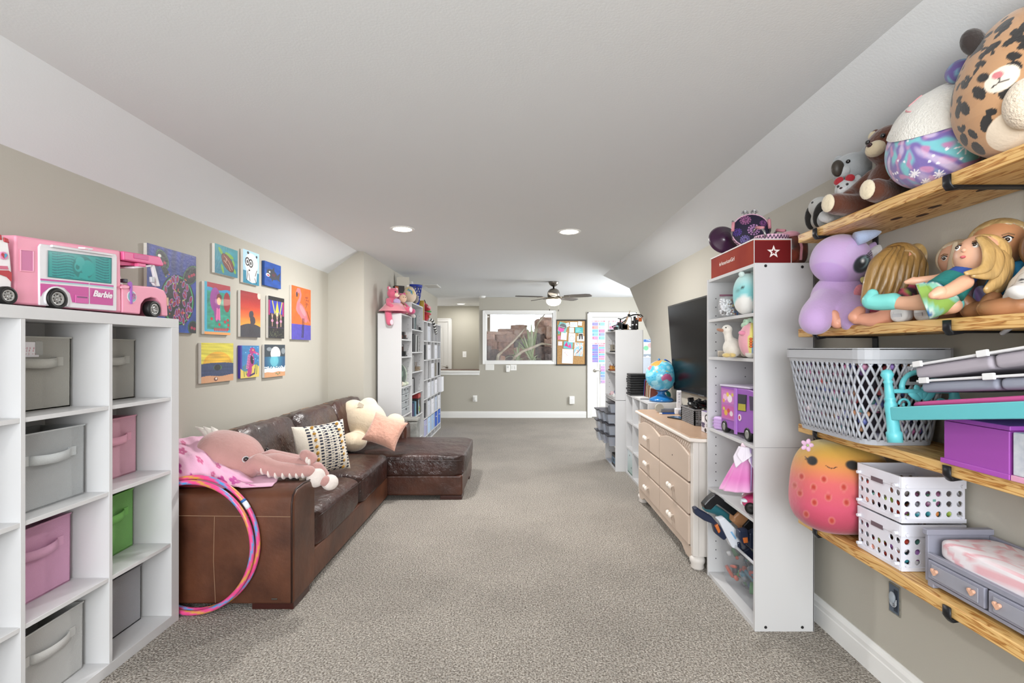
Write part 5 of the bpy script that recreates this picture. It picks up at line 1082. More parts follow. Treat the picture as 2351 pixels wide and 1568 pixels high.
g = G(); limb(g, [(-.06, .02, .045), (-.1, .03, .1)], [.035, .03]); g.sph((-.11, .03, .15), .035); g.obj('torso', plush('a06a3f'), rd, remesh=.006)
# top of the tallest bookcase
B_T = 1.877
t = thing('gift_bag', 'dark brown and black paper bag standing at the near end of the tallest bookcase', 'bag', (-1.46, 5.9, B_T), .5)
B(-.06, .06, -.045, .045, 0, .2).obj('bag_body', M('2a201c', .4, ns=14, h2='171313'), t, bev=.004); B(-.055, -.015, -.047, -.0455, .13, .19).obj('printed_patch', M('b5622c', .5), t)
eg = thing('egg_plush', 'cream egg-shaped plush with blue and yellow speckles on the tallest bookcase', 'plush toy', (-1.335, 5.93, B_T))
o = G().ell((0, 0, .098), (.082, .082, .102), nu=40, nv=26, fn=lambda x, y, z: (x*(1-.14*z), y*(1-.14*z), z)).obj('body', VC(.95, bs=80, bst=.3, sheen=.4), eg, smooth=True)
paint(o, lambda c: over(over(fill(len(c), 'd9c4ae'), (c[:, 2] > .095)*(nz(c[:, 1]*11, c[:, 2]*11+c[:, 0]*8, 1.3, 6) > .1), 'd3c06a'), (c[:, 2] > .09)*(nz(c[:, 1]*13, c[:, 2]*13+c[:, 0]*9, 1.3, 8) > .34), '4f8fa8'))
G().sph((-.02, -.02, .2), .016).obj('pompom', plush('efeae2'), eg, smooth=True)
t = thing('grey_plush', 'white and grey plush leaning between the egg plush and the blue basket', 'plush toy', (-1.33, 6.08, B_T))
G().ell((0, 0, .09), (.05, .055, .092), (0, -.35, 0)).obj('body', plush('d9d9df'), t, smooth=True); G().ell((.035, -.015, .06), (.045, .05, .062)).obj('belly', plush('8a8078'), t, smooth=True)
# blue lattice basket
def lattice_wall(fn, nu, nv, r, name, mat, par, both=True):
    """crossing diagonal straps over a surface fn(u,v)"""
    g = G(); N = nv*3
    for k in range(nu):
        for s in (1, -1): g.tube([fn(((k+s*j/N*nv*.5)/nu) % 1.0, j/N) for j in range(N+1)], r, 5)
    return g.obj(name, mat, par, smooth=True)
bk = thing('blue_basket', 'blue plastic lattice basket on the tallest bookcase', 'basket', (-1.365, 6.3, B_T)); BLU = M('1c35a0', .35)
rb = lambda v: .07+.035*v
lattice_wall(lambda u, v: (rb(v)*math.cos(2*PI*u), rb(v)*math.sin(2*PI*u), .02+v*.23), 14, 7, .0042, 'lattice', BLU, bk)
G().lathe([(.0, 0), (.07, 0), (.072, .022), (.068, .022)], 28).obj('base', BLU, bk, smooth=True); G().lathe([(.103, .24), (.112, .24), (.112, .262), (.103, .262)], 28).obj('rim', BLU, bk, smooth=True)
pbox('board_game', 'tall blue and cream board game box standing behind the egg plush', (-1.46, 6.12, B_T), .16, .05, .34, 'd6d0c2', lambda x, y: over(fill(len(x), '24388c'), el(x, y, .5, .6, .2, .2), '5a3a5a'), face='x', rz=.2)
t = thing('paper_roll', 'white folded paper poking out of the blue basket', 'paper', (-1.39, 6.33, B_T+.02)); G().prism([(-.03, 0), (.03, 0), (.01, .29), (-.01, .3)], 0, .004, TR(0, 0, 0, PI/2, 0, .6)).obj('sheet', M('eceae4', .7), t)
# top of the cube organizer
C_T = 1.701
pbox('tall_board', 'narrow board with a yellow edge at the near end of the cube organizer top', (-1.39, 6.62, C_T), .2, .03, .27, 'c9a63a', lambda x, y: over(fill(len(x), 'cfc7b0'), x > .7, 'b58f2c'), face='x')
dg = thing('dragon_plush', 'red and green horned plush on the cube organizer', 'plush toy', (-1.33, 6.85, C_T+.14))
g = G(); g.ell((0, 0, .06), (.06, .065, .06)); g.ell((.05, -.02, .03), (.04, .045, .035)); g.ell((0, .01, -.05), (.05, .06, .08)); g.obj('body', plush('a82434'), dg, remesh=.006)
for q, (y, z, h) in enumerate(((-.05, .12, 'ce3a4c'), (.0, .14, '2a2020'), (.05, .12, '3f9a4a'))): G().lathe([(.022, 0), (.014, .035), (0, .06)], 10, TR(0, y, z-.03, -.3+.3*q)).obj('horn', plush(h), dg, smooth=True)
for q in (-.03, .03): G().ell((.06, q, .05), (.03, .025, .03)).obj('cheek', plush('e6a3ac'), dg, smooth=True); G().ell((.065, q, .0), (.03, .02, .014)).obj('green_trim', plush('3fa04c'), dg, smooth=True)
rh = thing('red_hat_plush', 'plush in a red hat and coat with a round badge', 'plush toy', (-1.335, 6.86, C_T))
g = G(); g.ell((0, 0, .07), (.075, .08, .075)); g.ell((.02, 0, .12), (.085, .09, .025), (0, .3, 0)); g.obj('red_coat', plush('b0202a'), rh, remesh=.006)
G().lathe([(0, .004), (.024, .004), (.024, 0)], 20, TR(.072, -.02, .07, 0, PI/2-.2, 0)).obj('badge', M('d8a83c', .5), rh); G().lathe([(0, .005), (.017, .005), (.017, 0)], 20, TR(.073, -.02, .07, 0, PI/2-.2, 0)).obj('badge_centre', M('a83a5c', .5), rh)
lm = thing('lemur_plush', 'plush with a long black and white ringed tail draped over the organizer front', 'plush toy', (-1.33, 7.08, C_T))
G().ell((-.03, 0, .05), (.06, .065, .05)).obj('body', plush('8c9096'), lm, smooth=True)
TP = [(0, .0, .05), (.03, .06, .045), (.055, .13, .02), (.062, .2, -.03), (.062, .26, -.08), (.062, .32, -.12), (.062, .37, -.15)]
o = G().tube([tuple(cat(np.array(TP), k/60)) for k in range(61)], .02, 12).obj('ringed_tail', VC(.95, bs=90, bst=.4), lm, smooth=True)
kk = np.arange(61*12)//12; paint(o, lambda c: over(fill(len(c), 'e8e6e2'), ((kk // 4) % 2 == 0)*1.0, '151515'))
# ================================================================ FAR RIGHT BOOKCASE
DY0, DY1, DXF, DXB = 5.157, 5.757, 1.036, 1.331
bookcase('narrow white upper bookcase with a machine model on top, beside the far door', DXF, DXB, DY0, DY1, .762, 1.513, [1.273, 1.065], -1)
bookcase('white lower bookcase filled with clear lidded bins, right of the far door', DXF, DXB, DY0, DY1, 0, .758, [.505, .262], -1)
# clear lidded bins poking out of the lower case
CLR = M('b9c0cc', .15, alpha=.4); LID = M('35343a', .4)
def cbin(label, x, y, z, w, h, seed):
    t = thing('clear_bin', label, 'storage bin', (x, y, z), 0, 'clear bins with dark lids'); r = random.Random(seed); d = .26
    g = G(); a = (0, d, -w/2*.86, w/2*.86); b = (-.015, d, -w/2, w/2)
    g.taper(a, b, 0, h*.88); g.f.pop(1); g.obj('tub', CLR, t, solid=.003)
    B(-.03, d, -w/2-.008, w/2+.008, h*.88, h).obj('lid', LID, t, bev=.005)
    J = Jumble()
    for k in range(26): q = (.02+r.random()*.2, r.uniform(-w*.3, w*.3), .015+r.random()*h*.6); J.put(lambda g: g.ell(q, (.014, .012, .012), (r.random(), r.random(), 0), nu=8, nv=5, e1=.5, e2=.5), r.choice(['a8483a', 'c9a24a', '3f5f8a', '6a4a3a', '8a5aa0', 'd0cbc0']))
    J.obj('contents', t)
for k, y in enumerate((5.28, 5.45, 5.62)):
    q = ['near', 'middle', 'far'][k]
    cbin('clear dark-lidded bin, %s one on the bookcase shelf with the stacked extra bin' % q, .975-.025*k, y, .506, .165, .115, k)
    cbin('clear dark-lidded bin, %s one in the upper layer of the lower shelf' % q, .985-.03*k, y, .263+.118, .165, .115, k+4)
    cbin('clear dark-lidded bin, %s one in the bottom layer of the lower shelf' % q, .985-.03*k, y, .263, .165, .115, k+8)
cbin('clear dark-lidded bin stacked alone at the top near the side panel', 1.0, 5.28, .622, .165, .11, 20)
pbox('camera_box', 'black box with a blue picture at the bottom of the bin bookcase', (1.17, 5.33, .022), .24, .2, .13, '17181b', lambda x, y: over(over(fill(len(x), '15161a'), rc(x, y, .1, .9, .25, .75), '4f7a9c'), el(x, y, .5, .5, .2, .15), '243038'), face='-x')
o = B(-.12, .1, -.1, .1, 0, .006).obj('magazine', M('b3bccb', .4), None, loc=(1.15, 5.57, .0235)); tag(o, 'flat magazine lying beside the camera box on the lowest shelf', 'magazine')
# models in the upper case and on top
model('dark tower-like machine model on the top shelf of the far right bookcase', (1.11, 5.45, 1.274), .14, ['1c1b1c', '8a8478', '4a2620', '2a2a2c'], 11, tall=1.5)
model('brown and orange tracked machine model on the middle shelf of the far right bookcase', (1.11, 5.45, 1.066), .17, ['7a3f1c', 'a85a22', '4a3020', 'c08a3a'], 12, tall=.6)
model('white and black vehicle model on the lowest shelf of the far right upper bookcase', (1.11, 5.36, .786), .15, ['d9d9d6', '1e1e20', '4a6a9a', 'e6e6e4'], 13, tall=.8)
model('small pink toy model behind the white vehicle in the far right bookcase', (1.10, 5.55, .786), .1, ['c79aa4', 'e0c6ca', '8a5a64'], 14, tall=.8)
def z4(x, y, Y): return W(1375+x*.1148, 700+y*.1148, Y)
ro = Vector((1.17, 5.35, 1.514)); rb_ = thing('machine_model', 'large black and tan ball-run machine model on top of the far right bookcase', 'toy model', tuple(ro))
def zr(x, y, dy=0): return tuple(z4(x, y, 5.35+dy)-ro)
BK = M('141416', .4); TAN = M('b39a80', .45); ORG = M('b5561c', .35)
for k, (P_, r, m) in enumerate([([(380, 270), (450, 285), (530, 250), (610, 220), (680, 195), (760, 190), (840, 200), (880, 235)], .006, BK), ([(610, 240), (680, 210), (760, 200), (830, 225), (850, 250)], .004, BK), ([(260, 435), (320, 410), (400, 395), (470, 350), (540, 300)], .006, BK), ([(290, 470), (340, 430), (380, 470), (300, 490)], .005, BK), ([(270, 440), (300, 470), (330, 440)], .004, BK),
        ([(715, 230), (715, 480)], .014, BK), ([(775, 330), (775, 490)], .008, BK), ([(560, 380), (590, 430), (640, 450), (690, 470)], .006, BK), ([(430, 280), (430, 480)], .008, BK), ([(480, 330), (480, 490)], .007, TAN), ([(880, 230), (860, 260), (820, 265), (770, 240), (790, 205), (850, 200)], .004, ORG)]):
    G().tube([zr(x, y, .03*math.sin(k*2.1)) for x, y in P_], r, 6).obj('track' if len(P_) > 2 else 'post', m, rb_, smooth=True)
fin = [(625, 110), (600, 160), (560, 240), (520, 300), (490, 380), (520, 400), (560, 320), (590, 250), (610, 180)]
g = G(); g.prism([(zr(x, y)[0], zr(x, y)[2]) for x, y in fin], -.008, .008, TR(0, 0, 0, PI/2)); g.obj('fin', TAN, rb_)
for (x, y, s, m) in ((340, 470, .02, BK), (400, 380, .018, BK), (450, 430, .03, BK), (510, 440, .03, BK), (540, 470, .03, TAN), (690, 350, .02, BK), (740, 340, .022, BK), (700, 460, .028, BK), (600, 210, .014, BK), (500, 400, .014, M('a8362a', .4)), (520, 430, .012, M('b3a83a', .4)), (820, 300, .018, ORG), (740, 290, .016, ORG)):
    p_ = zr(x, y); B(-s, s, -s, s, -s, s).obj('block', m, rb_, loc=(p_[0], p_[1], max(p_[2], s+.001)), bev=.003)
G().cyl(.05, 0, .008, 20, TR(zr(640, 480)[0], 0, 0)).obj('base_plate', M('5a2a20', .5), rb_); B(-.17, .09, -.08, .08, 0, .008).obj('base_plate', BK, rb_)
# ================================================================ LOW CUBE SHELF ALONG THE RIGHT WALL
EY0, EY1, EXF, EXB, EZ = 4.235, 5.118, 1.137, 1.432, .837
ES = bookcase('low white nine-cube shelf between the dresser and the far bookcase', EXF, EXB, EY0, EY1, 0, EZ, [.56, .283], -1, cols=3, name='low_cube_shelf', pins=False, cat_='shelf unit')
pbox('printed_bag', 'white and pale blue printed box in the bottom far cell of the low cube shelf', (1.2, 4.97, .023), .1, .22, .25, 'c9d6dd', lambda x, y: over(over(over(sky(x, y, '9fb8b4', 'd6e0e6'), el(x, y, .4, .75, .07, .03), '2a3238'), el(x, y, .75, .3, .06, .04), '26302e'), y < .08, '5a7a70'), face='-x')
# document trays (black stack)
dt = thing('tray_stack', 'black stack of trays on the far end of the low cube shelf', 'paper tray', (1.25, 4.98, EZ+.001))
for k in range(9): r = random.Random(k); B(-.11-r.random()*.012, .11, -.09, .09, k*.0245, k*.0245+.021).obj('tray', M('0c0c0d', .5), dt, bev=.004)
# leaning books on the low shelf
xs = [('2f5fa8', 'blue'), ('a8262a', 'red'), ('2a2a2e', 'black'), ('cfc4b0', 'cream'), ('b07a4a', 'tan'), ('d6d0c2', 'ivory'), ('8a5a3a', 'brown'), ('c9a27a', 'sand'), ('e0dcd2', 'white'), ('7a3a2a', 'rust')]
y = 4.84
for k, (col, nm) in enumerate(xs):
    h = .165-.008*k; book('%s book, %s from the black trays in the leaning row behind the globe' % (nm, ORD[k]), 1.255, y, EZ+.006, .019, .13, h, col, .22, -1, group='leaning books behind the globe'); y -= .027
o = B(-.05, .05, -.04, .04, 0, .008).obj('paper_pad', M('e8e6e2', .6), None, loc=(1.19, 4.66, EZ+.001), rot=(0, 0, .4), bev=.002); tag(o, 'small white paper pad lying on the front of the low cube shelf', 'paper')
o = G().prism([(-.06, 0), (.06, -.008), (.065, .006), (-.05, .012)], 0, .005).obj('scissors_case', M('5a5c60', .35, metal=.6), None, loc=(1.2, 4.52, EZ+.001)); tag(o, 'thin grey metal tool lying in front of the leaning books', 'tool')
# globe
gr = .139; gp = Vector((1.292, 4.37, EZ+.001)); gl_ = thing('globe', 'blue world globe on a blue plastic stand beside the television', 'globe', tuple(gp))
gz = W(1521, 862, 4.37).z-gp.z
gs = G().ell((0, 0, 0), (gr, gr, gr), nu=120, nv=70).obj('sphere', VC(.25, coat=.4), gl_, smooth=True, loc=(0, 0, gz))
def f_gl(c):
    d = c/np.linalg.norm(c, axis=1)[:, None]; n = len(c); r = nz(d[:, 0]*2, d[:, 2]*2+d[:, 1], 1.1, 3)
    k = fill(n, '58b4d2'); k = over(k, (r > .18)*.55, 'a9d9e4'); k = over(k, (r < -.35)*.5, '2f97bf'); k = over(k, (np.abs(d[:, 2]-.3*d[:, 0]-.14) < .008)*.8, '1f7fae')
    # view frame: camera sees direction V; build right/up axes for placing the land shapes
    V = np.array(Vector((-gp.x, -gp.y, H-gp.z-gz)).normalized()); R_ = np.cross(-V, [0, 0, 1]); R_ /= np.linalg.norm(R_); U = np.cross(R_, -V); x = d@R_; y = d@U; fr_ = d@V > 0
    def land(k, pts, col): return over(k, poly(x, y, pts)*fr_, col)
    q = lambda P_: [((a-845)/330, (480-b)/330) for a, b in P_]
    k = land(k, q([(845, 520), (900, 460), (945, 440), (1000, 455), (1010, 440), (1060, 520), (1060, 580), (1030, 610), (1000, 590), (960, 560), (900, 580), (860, 595)]), 'bb5f8e')
    k = land(k, q([(600, 260), (700, 190), (830, 140), (880, 150), (840, 210), (800, 260), (740, 290), (660, 275)]), 'd99a4a')
    k = land(k, q([(560, 330), (600, 270), (665, 275), (640, 330), (605, 390)]), 'c07a86')
    k = land(k, q([(850, 150), (920, 150), (960, 190), (890, 200)]), 'b9bf6a')
    for a, b, s, co in ((740, 310, .06, 'cf5a4a'), (760, 405, .07, 'd3a83c'), (820, 370, .06, 'd6a23c'), (960, 390, .09, 'c9b04a'), (720, 365, .05, 'cf7a4a'), (860, 300, .05, 'c05a6a'), (900, 180, .05, 'c07a9a'), (1000, 400, .06, '9ab05a')): k = over(k, el(x, y, (a-845)/330, (480-b)/330, s, s*.35, -.6)*fr_, co)
    k = land(k, q([(800, 800), (850, 770), (960, 755), (1000, 775), (950, 800), (850, 825)]), 'd9dde0'); k = over(k, el(x, y, (1110-845)/330, (480-640)/330, .05, .12, -.5)*fr_, '4a5a8a')
    return over(k, (el(x, y, -.4, -.48, .22, .16)+el(x, y, -.75, .05, .25, .13, .3))*fr_*.5, 'c9e6ec')
paint(gs, f_gl)
BST = M('1f6fb0', .2, coat=.5); BT = M('2a9ab0', .15, trans=.2)
G().lathe([(.0, .004), (.105, .004), (.11, .012), (.095, .03), (.05, .048), (.032, .065), (.03, .08), (.045, .088)], 32).obj('base', BST, gl_, smooth=True)
G().tube([(gr*1.06*math.sin(a)*.94, gr*1.06*math.sin(a)*.3, gz-gr*1.06*math.cos(a)) for a in np.linspace(-.1, 2.9, 26)], .007, 8).obj('meridian_arm', M('1d4f9a', .3), gl_, smooth=True)
G().lathe([(.012, 0), (.008, .015), (0, .02)], 12, TR(-.02, 0, gz+gr-.004)).obj('pivot', BST, gl_, smooth=True)
t = thing('teal_figure', 'small teal plastic toy behind the globe base', 'toy', (1.36, 4.44, EZ+.001)); 
G().ell((0, 0, .045), (.04, .04, .045)).obj('body', M('1f6f6a', .3), t, smooth=True)
for q in (-.02, .015): G().lathe([(.006, 0), (.014, 0), (.014, .004)], 14, TR(-.025, -.035, .05+q, PI/2)).obj('eye_ring', M('d9eaea', .4), t)
# ================================================================ TELEVISION
tv = thing('television', 'wall-mounted black television tilted down above the dresser', 'television', (1.40, 3.66, .952), rot=(0, -.073, 0))
SCR = M('040405', .22, spec=.08)
B(-.012, .012, -.66, .66, 0, .742).obj('housing', M('0d0d0e', .35), tv, bev=.004)
B(-.0145, -.012, -.648, .648, .014, .73).obj('screen', SCR, tv)
B(.012, .022, -.3, .3, .1, .6).obj('rear_cover', M('121213', .5), tv, bev=.003)
B(-.016, -.012, -.06, .06, .003, .01).obj('logo_strip', M('5a5a5c', .3), tv)
# ================================================================ DRESSER
QY0, QY1, QXF, QXB, QZ = 2.86, 4.165, 1.04, 1.40, .787
ds = thing('dresser', 'pinkish beige six-drawer dresser with arched top drawers and a tan top', 'dresser', (QXF, QY0, 0))
DB = M('c9b6a6', .45, ns=3, na=.04); DW = M('dcd6d0', .4); DT = M('bf9f84', .35, ns=5, na=.06); LY = QY1-QY0
def dbx(nm, x0, x1, y0, y1, z0, z1, m, bev=.003): return B(x0, x1, y0, y1, z0, z1).obj(nm, m, ds, bev=bev)
g = G().prism([(-.035, 0), (-.035+.0, LY+.0), (.02, LY+.03), (.36, LY+.03), (.36, -.03), (.02, -.03)], QZ-.028, QZ-.006); g.obj('top_edge', M('e3d9cf', .35), ds, bev=.008)
G().prism([(-.02, .02), (-.02, LY-.02), (.03, LY+.018), (.355, LY+.018), (.355, -.018), (.03, -.018)], QZ-.006, QZ).obj('top', DT, ds, bev=.003)
dbx('carcass', .012, .355, .006, LY-.006, .075, QZ-.028, DW)
for y in (0, LY-.05): dbx('corner_post', -.006, .03, y, y+.05, .08, QZ-.03, DW, .006)
dbx('frieze', .0, .012, .05, LY-.05, .67, QZ-.03, DB)
for k in range(34): G().tube([(.0, .065+k*.0353, .735), (-.004, .065+k*.0353+.012, .715), (.0, .065+k*.0353, .69)], .005, 6).obj('scallop', M('d3c2b4', .45), ds, smooth=True)
cw = (LY-.1)/2
def drawer(y0, z0, z1, arch, knob, hole):
    w = cw-.008
    if arch: P_ = [(y0, z0), (y0+w, z0), (y0+w, z1-.03)]+[(y0+w-w*k/14, z1-.03+.05*math.sin(PI*k/14)) for k in range(1, 14)]+[(y0, z1-.03)]
    else: P_ = [(y0, z0), (y0+w, z0), (y0+w, z1), (y0, z1)]
    n = len(P_); g = G(); g.add([(-.018, y, z) for y, z in P_]+[(.01, y, z) for y, z in P_], [tuple(range(n))[::-1], tuple(range(n, 2*n))]+[(i, (i+1) % n, n+(i+1) % n, n+i) for i in range(n)])
    o = g.obj('drawer', DB, ds); bm = bmesh.new(); bm.from_mesh(o.data); bmesh.ops.recalc_face_normals(bm, faces=bm.faces); bm.to_mesh(o.data); bm.free()
    d = o.modifiers.new('bevel', 'BEVEL'); d.width = .007; d.segments = 2; d.limit_method = 'ANGLE'; d.angle_limit = .7
    zc = (z0+z1)/2
    if knob:
        for q in (-.022, .022): G().lathe([(.005, 0), (.006, .012), (.016, .018), (.019, .026), (.014, .034), (0, .037)], 18, TR(-.018, y0+w/2+q, zc, 0, -PI/2, 0)).obj('knob', M('efe6dc', .3), o, smooth=True)
    if hole: G().lathe([(0, 0), (.004, 0), (.004, .002)], 8, TR(-.0183, y0+w/2, zc, 0, -PI/2, 0)).obj('screw_hole', M('3a2f2a', .6), o)
for c in (0, 1):
    y0 = .05+c*(cw+.004); drawer(y0, .51, .705, True, c == 1, c == 0); drawer(y0, .315, .5, False, True, False); drawer(y0, .13, .305, False, True, False)
g = G(); P_ = [(.03, .05), (.03, .125), (LY-.03, .125), (LY-.03, .05), (LY-.12, .05), (LY-.2, .085), (.2, .085), (.12, .05)]; n = len(P_)
g.add([(-.008, y, z) for y, z in P_]+[(.012, y, z) for y, z in P_], [tuple(range(n)), tuple(range(n, 2*n))[::-1]]+[(i, n+i, n+(i+1) % n, (i+1) % n) for i in range(n)]); g.obj('base_apron', DB, ds)
for (x, y) in ((.03, .03), (.03, LY-.03), (.33, .03), (.33, LY-.03)): G().lathe([(.0, 0), (.034, 0), (.04, .012), (.036, .028), (.045, .045), (.045, .06), (.035, .078)], 20, TR(x, y, 0)).obj('bun_foot', DW, ds, smooth=True)
# ---------------------------------------------------------------- things on the dresser
ZD = QZ+.001
t = thing('game_remote', 'white game remote standing upright in a dock on the dresser', 'remote', (1.29, 3.88, ZD), rz=-.3)
B(-.035, .035, -.03, .03, 0, .045).obj('dock', M('e3e2e6', .35), t, bev=.006); B(-.019, .019, -.012, .012, .045, .19, TR(0, 0, 0, .1)).obj('remote_body', M('e9e8ec', .3), t, bev=.006)
for k, z in enumerate((.165, .14, .12, .1)): G().lathe([(0, 0), (.006 if k else .009, 0), (.005, .002)], 10, TR(0, -.0135-.1*z, z, PI/2)).obj('button', M('b3b3bd', .4), t)
t = thing('tape_dispenser', 'grey tape dispenser lying at the far end of the dresser top', 'tape dispenser', (1.2, 3.98, ZD))
G().lathe([(.012, -.012), (.034, -.012), (.034, .012), (.012, .012)], 24, TR(-.04, 0, .036, PI/2)).obj('tape_roll', M('a8a69c', .5), t, smooth=False); B(-.03, .09, -.016, .016, 0, .03).obj('holder', M('6a6c72', .4), t, bev=.006)
o = G().tube([(-.07, 0, .006), (.07, 0, .006)], .006, 8).obj('marker_pen', M('1f4f9c', .35), None, loc=(1.22, 3.87, ZD)); tag(o, 'blue marker pen lying on the dresser top', 'pen'); G().tube([(-.09, 0, .006), (-.07, 0, .006)], .0055, 8).obj('pen_cap', M('e6e6e8', .4), o)
t = thing('game_controller', 'dark grey game handset lying beside the marker pen', 'controller', (1.3, 3.72, ZD), rz=.3)
G().ell((0, 0, .03), (.065, .05, .03), nu=24, nv=14, e1=.7, e2=.7).obj('shell', M('5f616a', .4), t, smooth=True); G().ell((0, -.02, .05), (.04, .02, .012)).obj('grip', M('4a5a4e', .5), t, smooth=True)
t = thing('tablet', 'small black tablet lying flat in front of the grey handset', 'tablet', (1.21, 3.62, ZD), rz=.5); B(-.05, .05, -.08, .08, 0, .009).obj('case', M('131316', .3), t, bev=.003); B(-.04, .04, -.065, .065, .009, .0095).obj('screen', M('2f5f8a', .2), t)
# woven basket with controllers
wb = thing('wire_basket', 'grey woven plastic basket on the dresser holding black controllers', 'basket', (1.285, 3.42, ZD)); WG = M('7a7a7c', .5)
bw, bd_, bh = .085, .13, .1
for z in np.linspace(.008, bh, 8): G().tube([(-bw, -bd_, z), (bw, -bd_, z), (bw, bd_, z), (-bw, bd_, z)], .0035, 5, closed=True).obj('weave_band', WG, wb)
for (ax, n) in (('y', 11), ('x', 7)):
    for k in range(n):
        q = -1+2*k/(n-1)
        for s in (-1, 1):
            p_ = (s*bw, q*bd_) if ax == 'y' else (q*bw, s*bd_); B(p_[0]-.004, p_[0]+.004, p_[1]-.004, p_[1]+.004, 0, bh).obj('weave_post', WG, wb)
B(-bw, bw, -bd_, bd_, .0, .006).obj('base', WG, wb); B(-bw-.006, bw+.006, -bd_-.006, -bd_+.002, bh, bh+.01).obj('rim', WG, wb); B(-bw-.006, bw+.006, bd_-.002, bd_+.006, bh, bh+.01).obj('rim', WG, wb); B(-bw-.006, -bw+.002, -bd_, bd_, bh, bh+.01).obj('rim', WG, wb); B(bw-.002, bw+.006, -bd_, bd_, bh, bh+.01).obj('rim', WG, wb)
def pad(label, loc, rot, col, s=1.0):
    t = thing('gamepad', label, 'controller', loc, rot=rot); g = G(); g.ell((0, 0, 0), (.05*s, .03*s, .018*s)); g.ell((-.055*s, -.02*s, -.012*s), (.022*s, .04*s, .018*s), (0, 0, .4)); g.ell((.055*s, -.02*s, -.012*s), (.022*s, .04*s, .018*s), (0, 0, -.4)); g.obj('shell', M(col, .25, coat=.3), t, remesh=.004)
    for q in (-.02, .02): G().lathe([(.008*s, 0), (.008*s, .012*s), (.011*s, .014*s), (0, .016*s)], 12, TR(q*s, -.004, .014*s)).obj('thumbstick', M('1d1d1f', .5), t)
pad('black gamepad resting on top of the woven basket', (1.285, 3.40, ZD+.135), (.3, .2, .2), '101012', 1.25); pad('black gamepad tucked behind in the woven basket', (1.3, 3.5, ZD+.12), (-.4, .3, 1.4), '161618', 1.1)
t = thing('phone_stand', 'black handset standing upright behind the woven basket', 'phone', (1.33, 3.66, ZD), rz=.5); B(-.028, .028, -.008, .008, 0, .155, TR(0, 0, 0, -.22)).obj('handset', M('17171a', .3), t, bev=.005); B(-.022, .022, -.0095, -.008, .03, .14, TR(0, 0, 0, -.22)).obj('screen', M('2a2a30', .15), t)
t = thing('red_grip', 'red plastic game grip behind the woven basket by the bookcase', 'toy', (1.34, 3.28, ZD+.0)); G().tube([(0, .05, .02), (0, .03, .12), (-.01, -.02, .165), (-.01, -.1, .14)], [.02, .022, .02, .015], 10).obj('handle', M('b3201f', .35), t, smooth=True); G().tube([(.02, .03, .03), (.02, .0, .12), (.015, -.06, .15)], .014, 8).obj('trigger_arm', M('c22a26', .35), t, smooth=True)
def f_pan(x, y):
    c = fill(len(x), 'd6d3d9'); c = over(c, el(x, y, .6, .72, .22, .18), '17161a'); c = over(c, el(x, y, .6, .74, .13, .1), 'e6e4ea'); c = over(c, el(x, y, .2, .6, .1, .16), 'f2f0f2'); c = over(c, el(x, y, .2, .4, .2, .07)+el(x, y, .2, .28, .16, .07), '4a4266'); c = over(c, el(x, y, .45, .12, .12, .1)+el(x, y, .8, .1, .1, .1), '1a191d')
    return over(c, seg(x, y, .55, .42, .7, .32, .02)+seg(x, y, .7, .42, .55, .32, .02), '3a2f2a')
pbox('cartoon_box', 'white and lilac printed box on the dresser against the bookcase', (1.23, 3.0, ZD), .13, .15, .13, '8a7aa8', f_pan, face='-x')
# ================================================================ NEAR RIGHT BOOKCASE
FY0, FY1, FXF, FXB, FZ = 2.24, 2.81, 1.096, 1.37, 1.709
fc = bookcase('tall white bookcase on the right with a red box on top and toys inside', FXF, FXB, FY0, FY1, 0, FZ, [1.479, 1.265, .857, .513], -1)
B(0, .274, -.0008, .0, .851, .854).obj('joint_line', M('a9a9ac', .6), fc)
for (x, z) in ((.05, 1.695), (.22, 1.69), (.05, .02), (.22, .02)): G().lathe([(.0, .002), (.006, .002), (.007, 0)], 14, TR(x, 0, z, PI/2)).obj('screw_head', M('3a3a3c', .4, metal=.6), fc)
def zF(x, y): return (1440+.4017*x, 840+.4017*y)
def zT(x, y): return (1580+.2805*x, 460+.2805*y)
def pts3(P_, zf, Y, org): return [tuple(W(*zf(*p), Y)-Vector(org)) for p in P_]
def fprism(P_, zf, Y, th, org, name, mat, par, bev=0):
    """prism with a camera-side outline at depth Y, th deep"""
    Q = [W(*zf(*p), Y)-Vector(org) for p in P_]; g = G(); n = len(Q)
    g.add([(q.x, q.y, q.z) for q in Q]+[(q.x, q.y+th, q.z) for q in Q], [tuple(range(n)), tuple(range(n, 2*n))[::-1]]+[(i, n+i, n+(i+1) % n, (i+1) % n) for i in range(n)]); o = g.obj(name, mat, par)
    bm = bmesh.new(); bm.from_mesh(o.data); bmesh.ops.recalc_face_normals(bm, faces=bm.faces); bm.to_mesh(o.data); bm.free()
    if bev:
        d = o.modifiers.new('bevel', 'BEVEL'); d.width = bev; d.segments = 2; d.limit_method = 'ANGLE'; d.angle_limit = .6
    return o
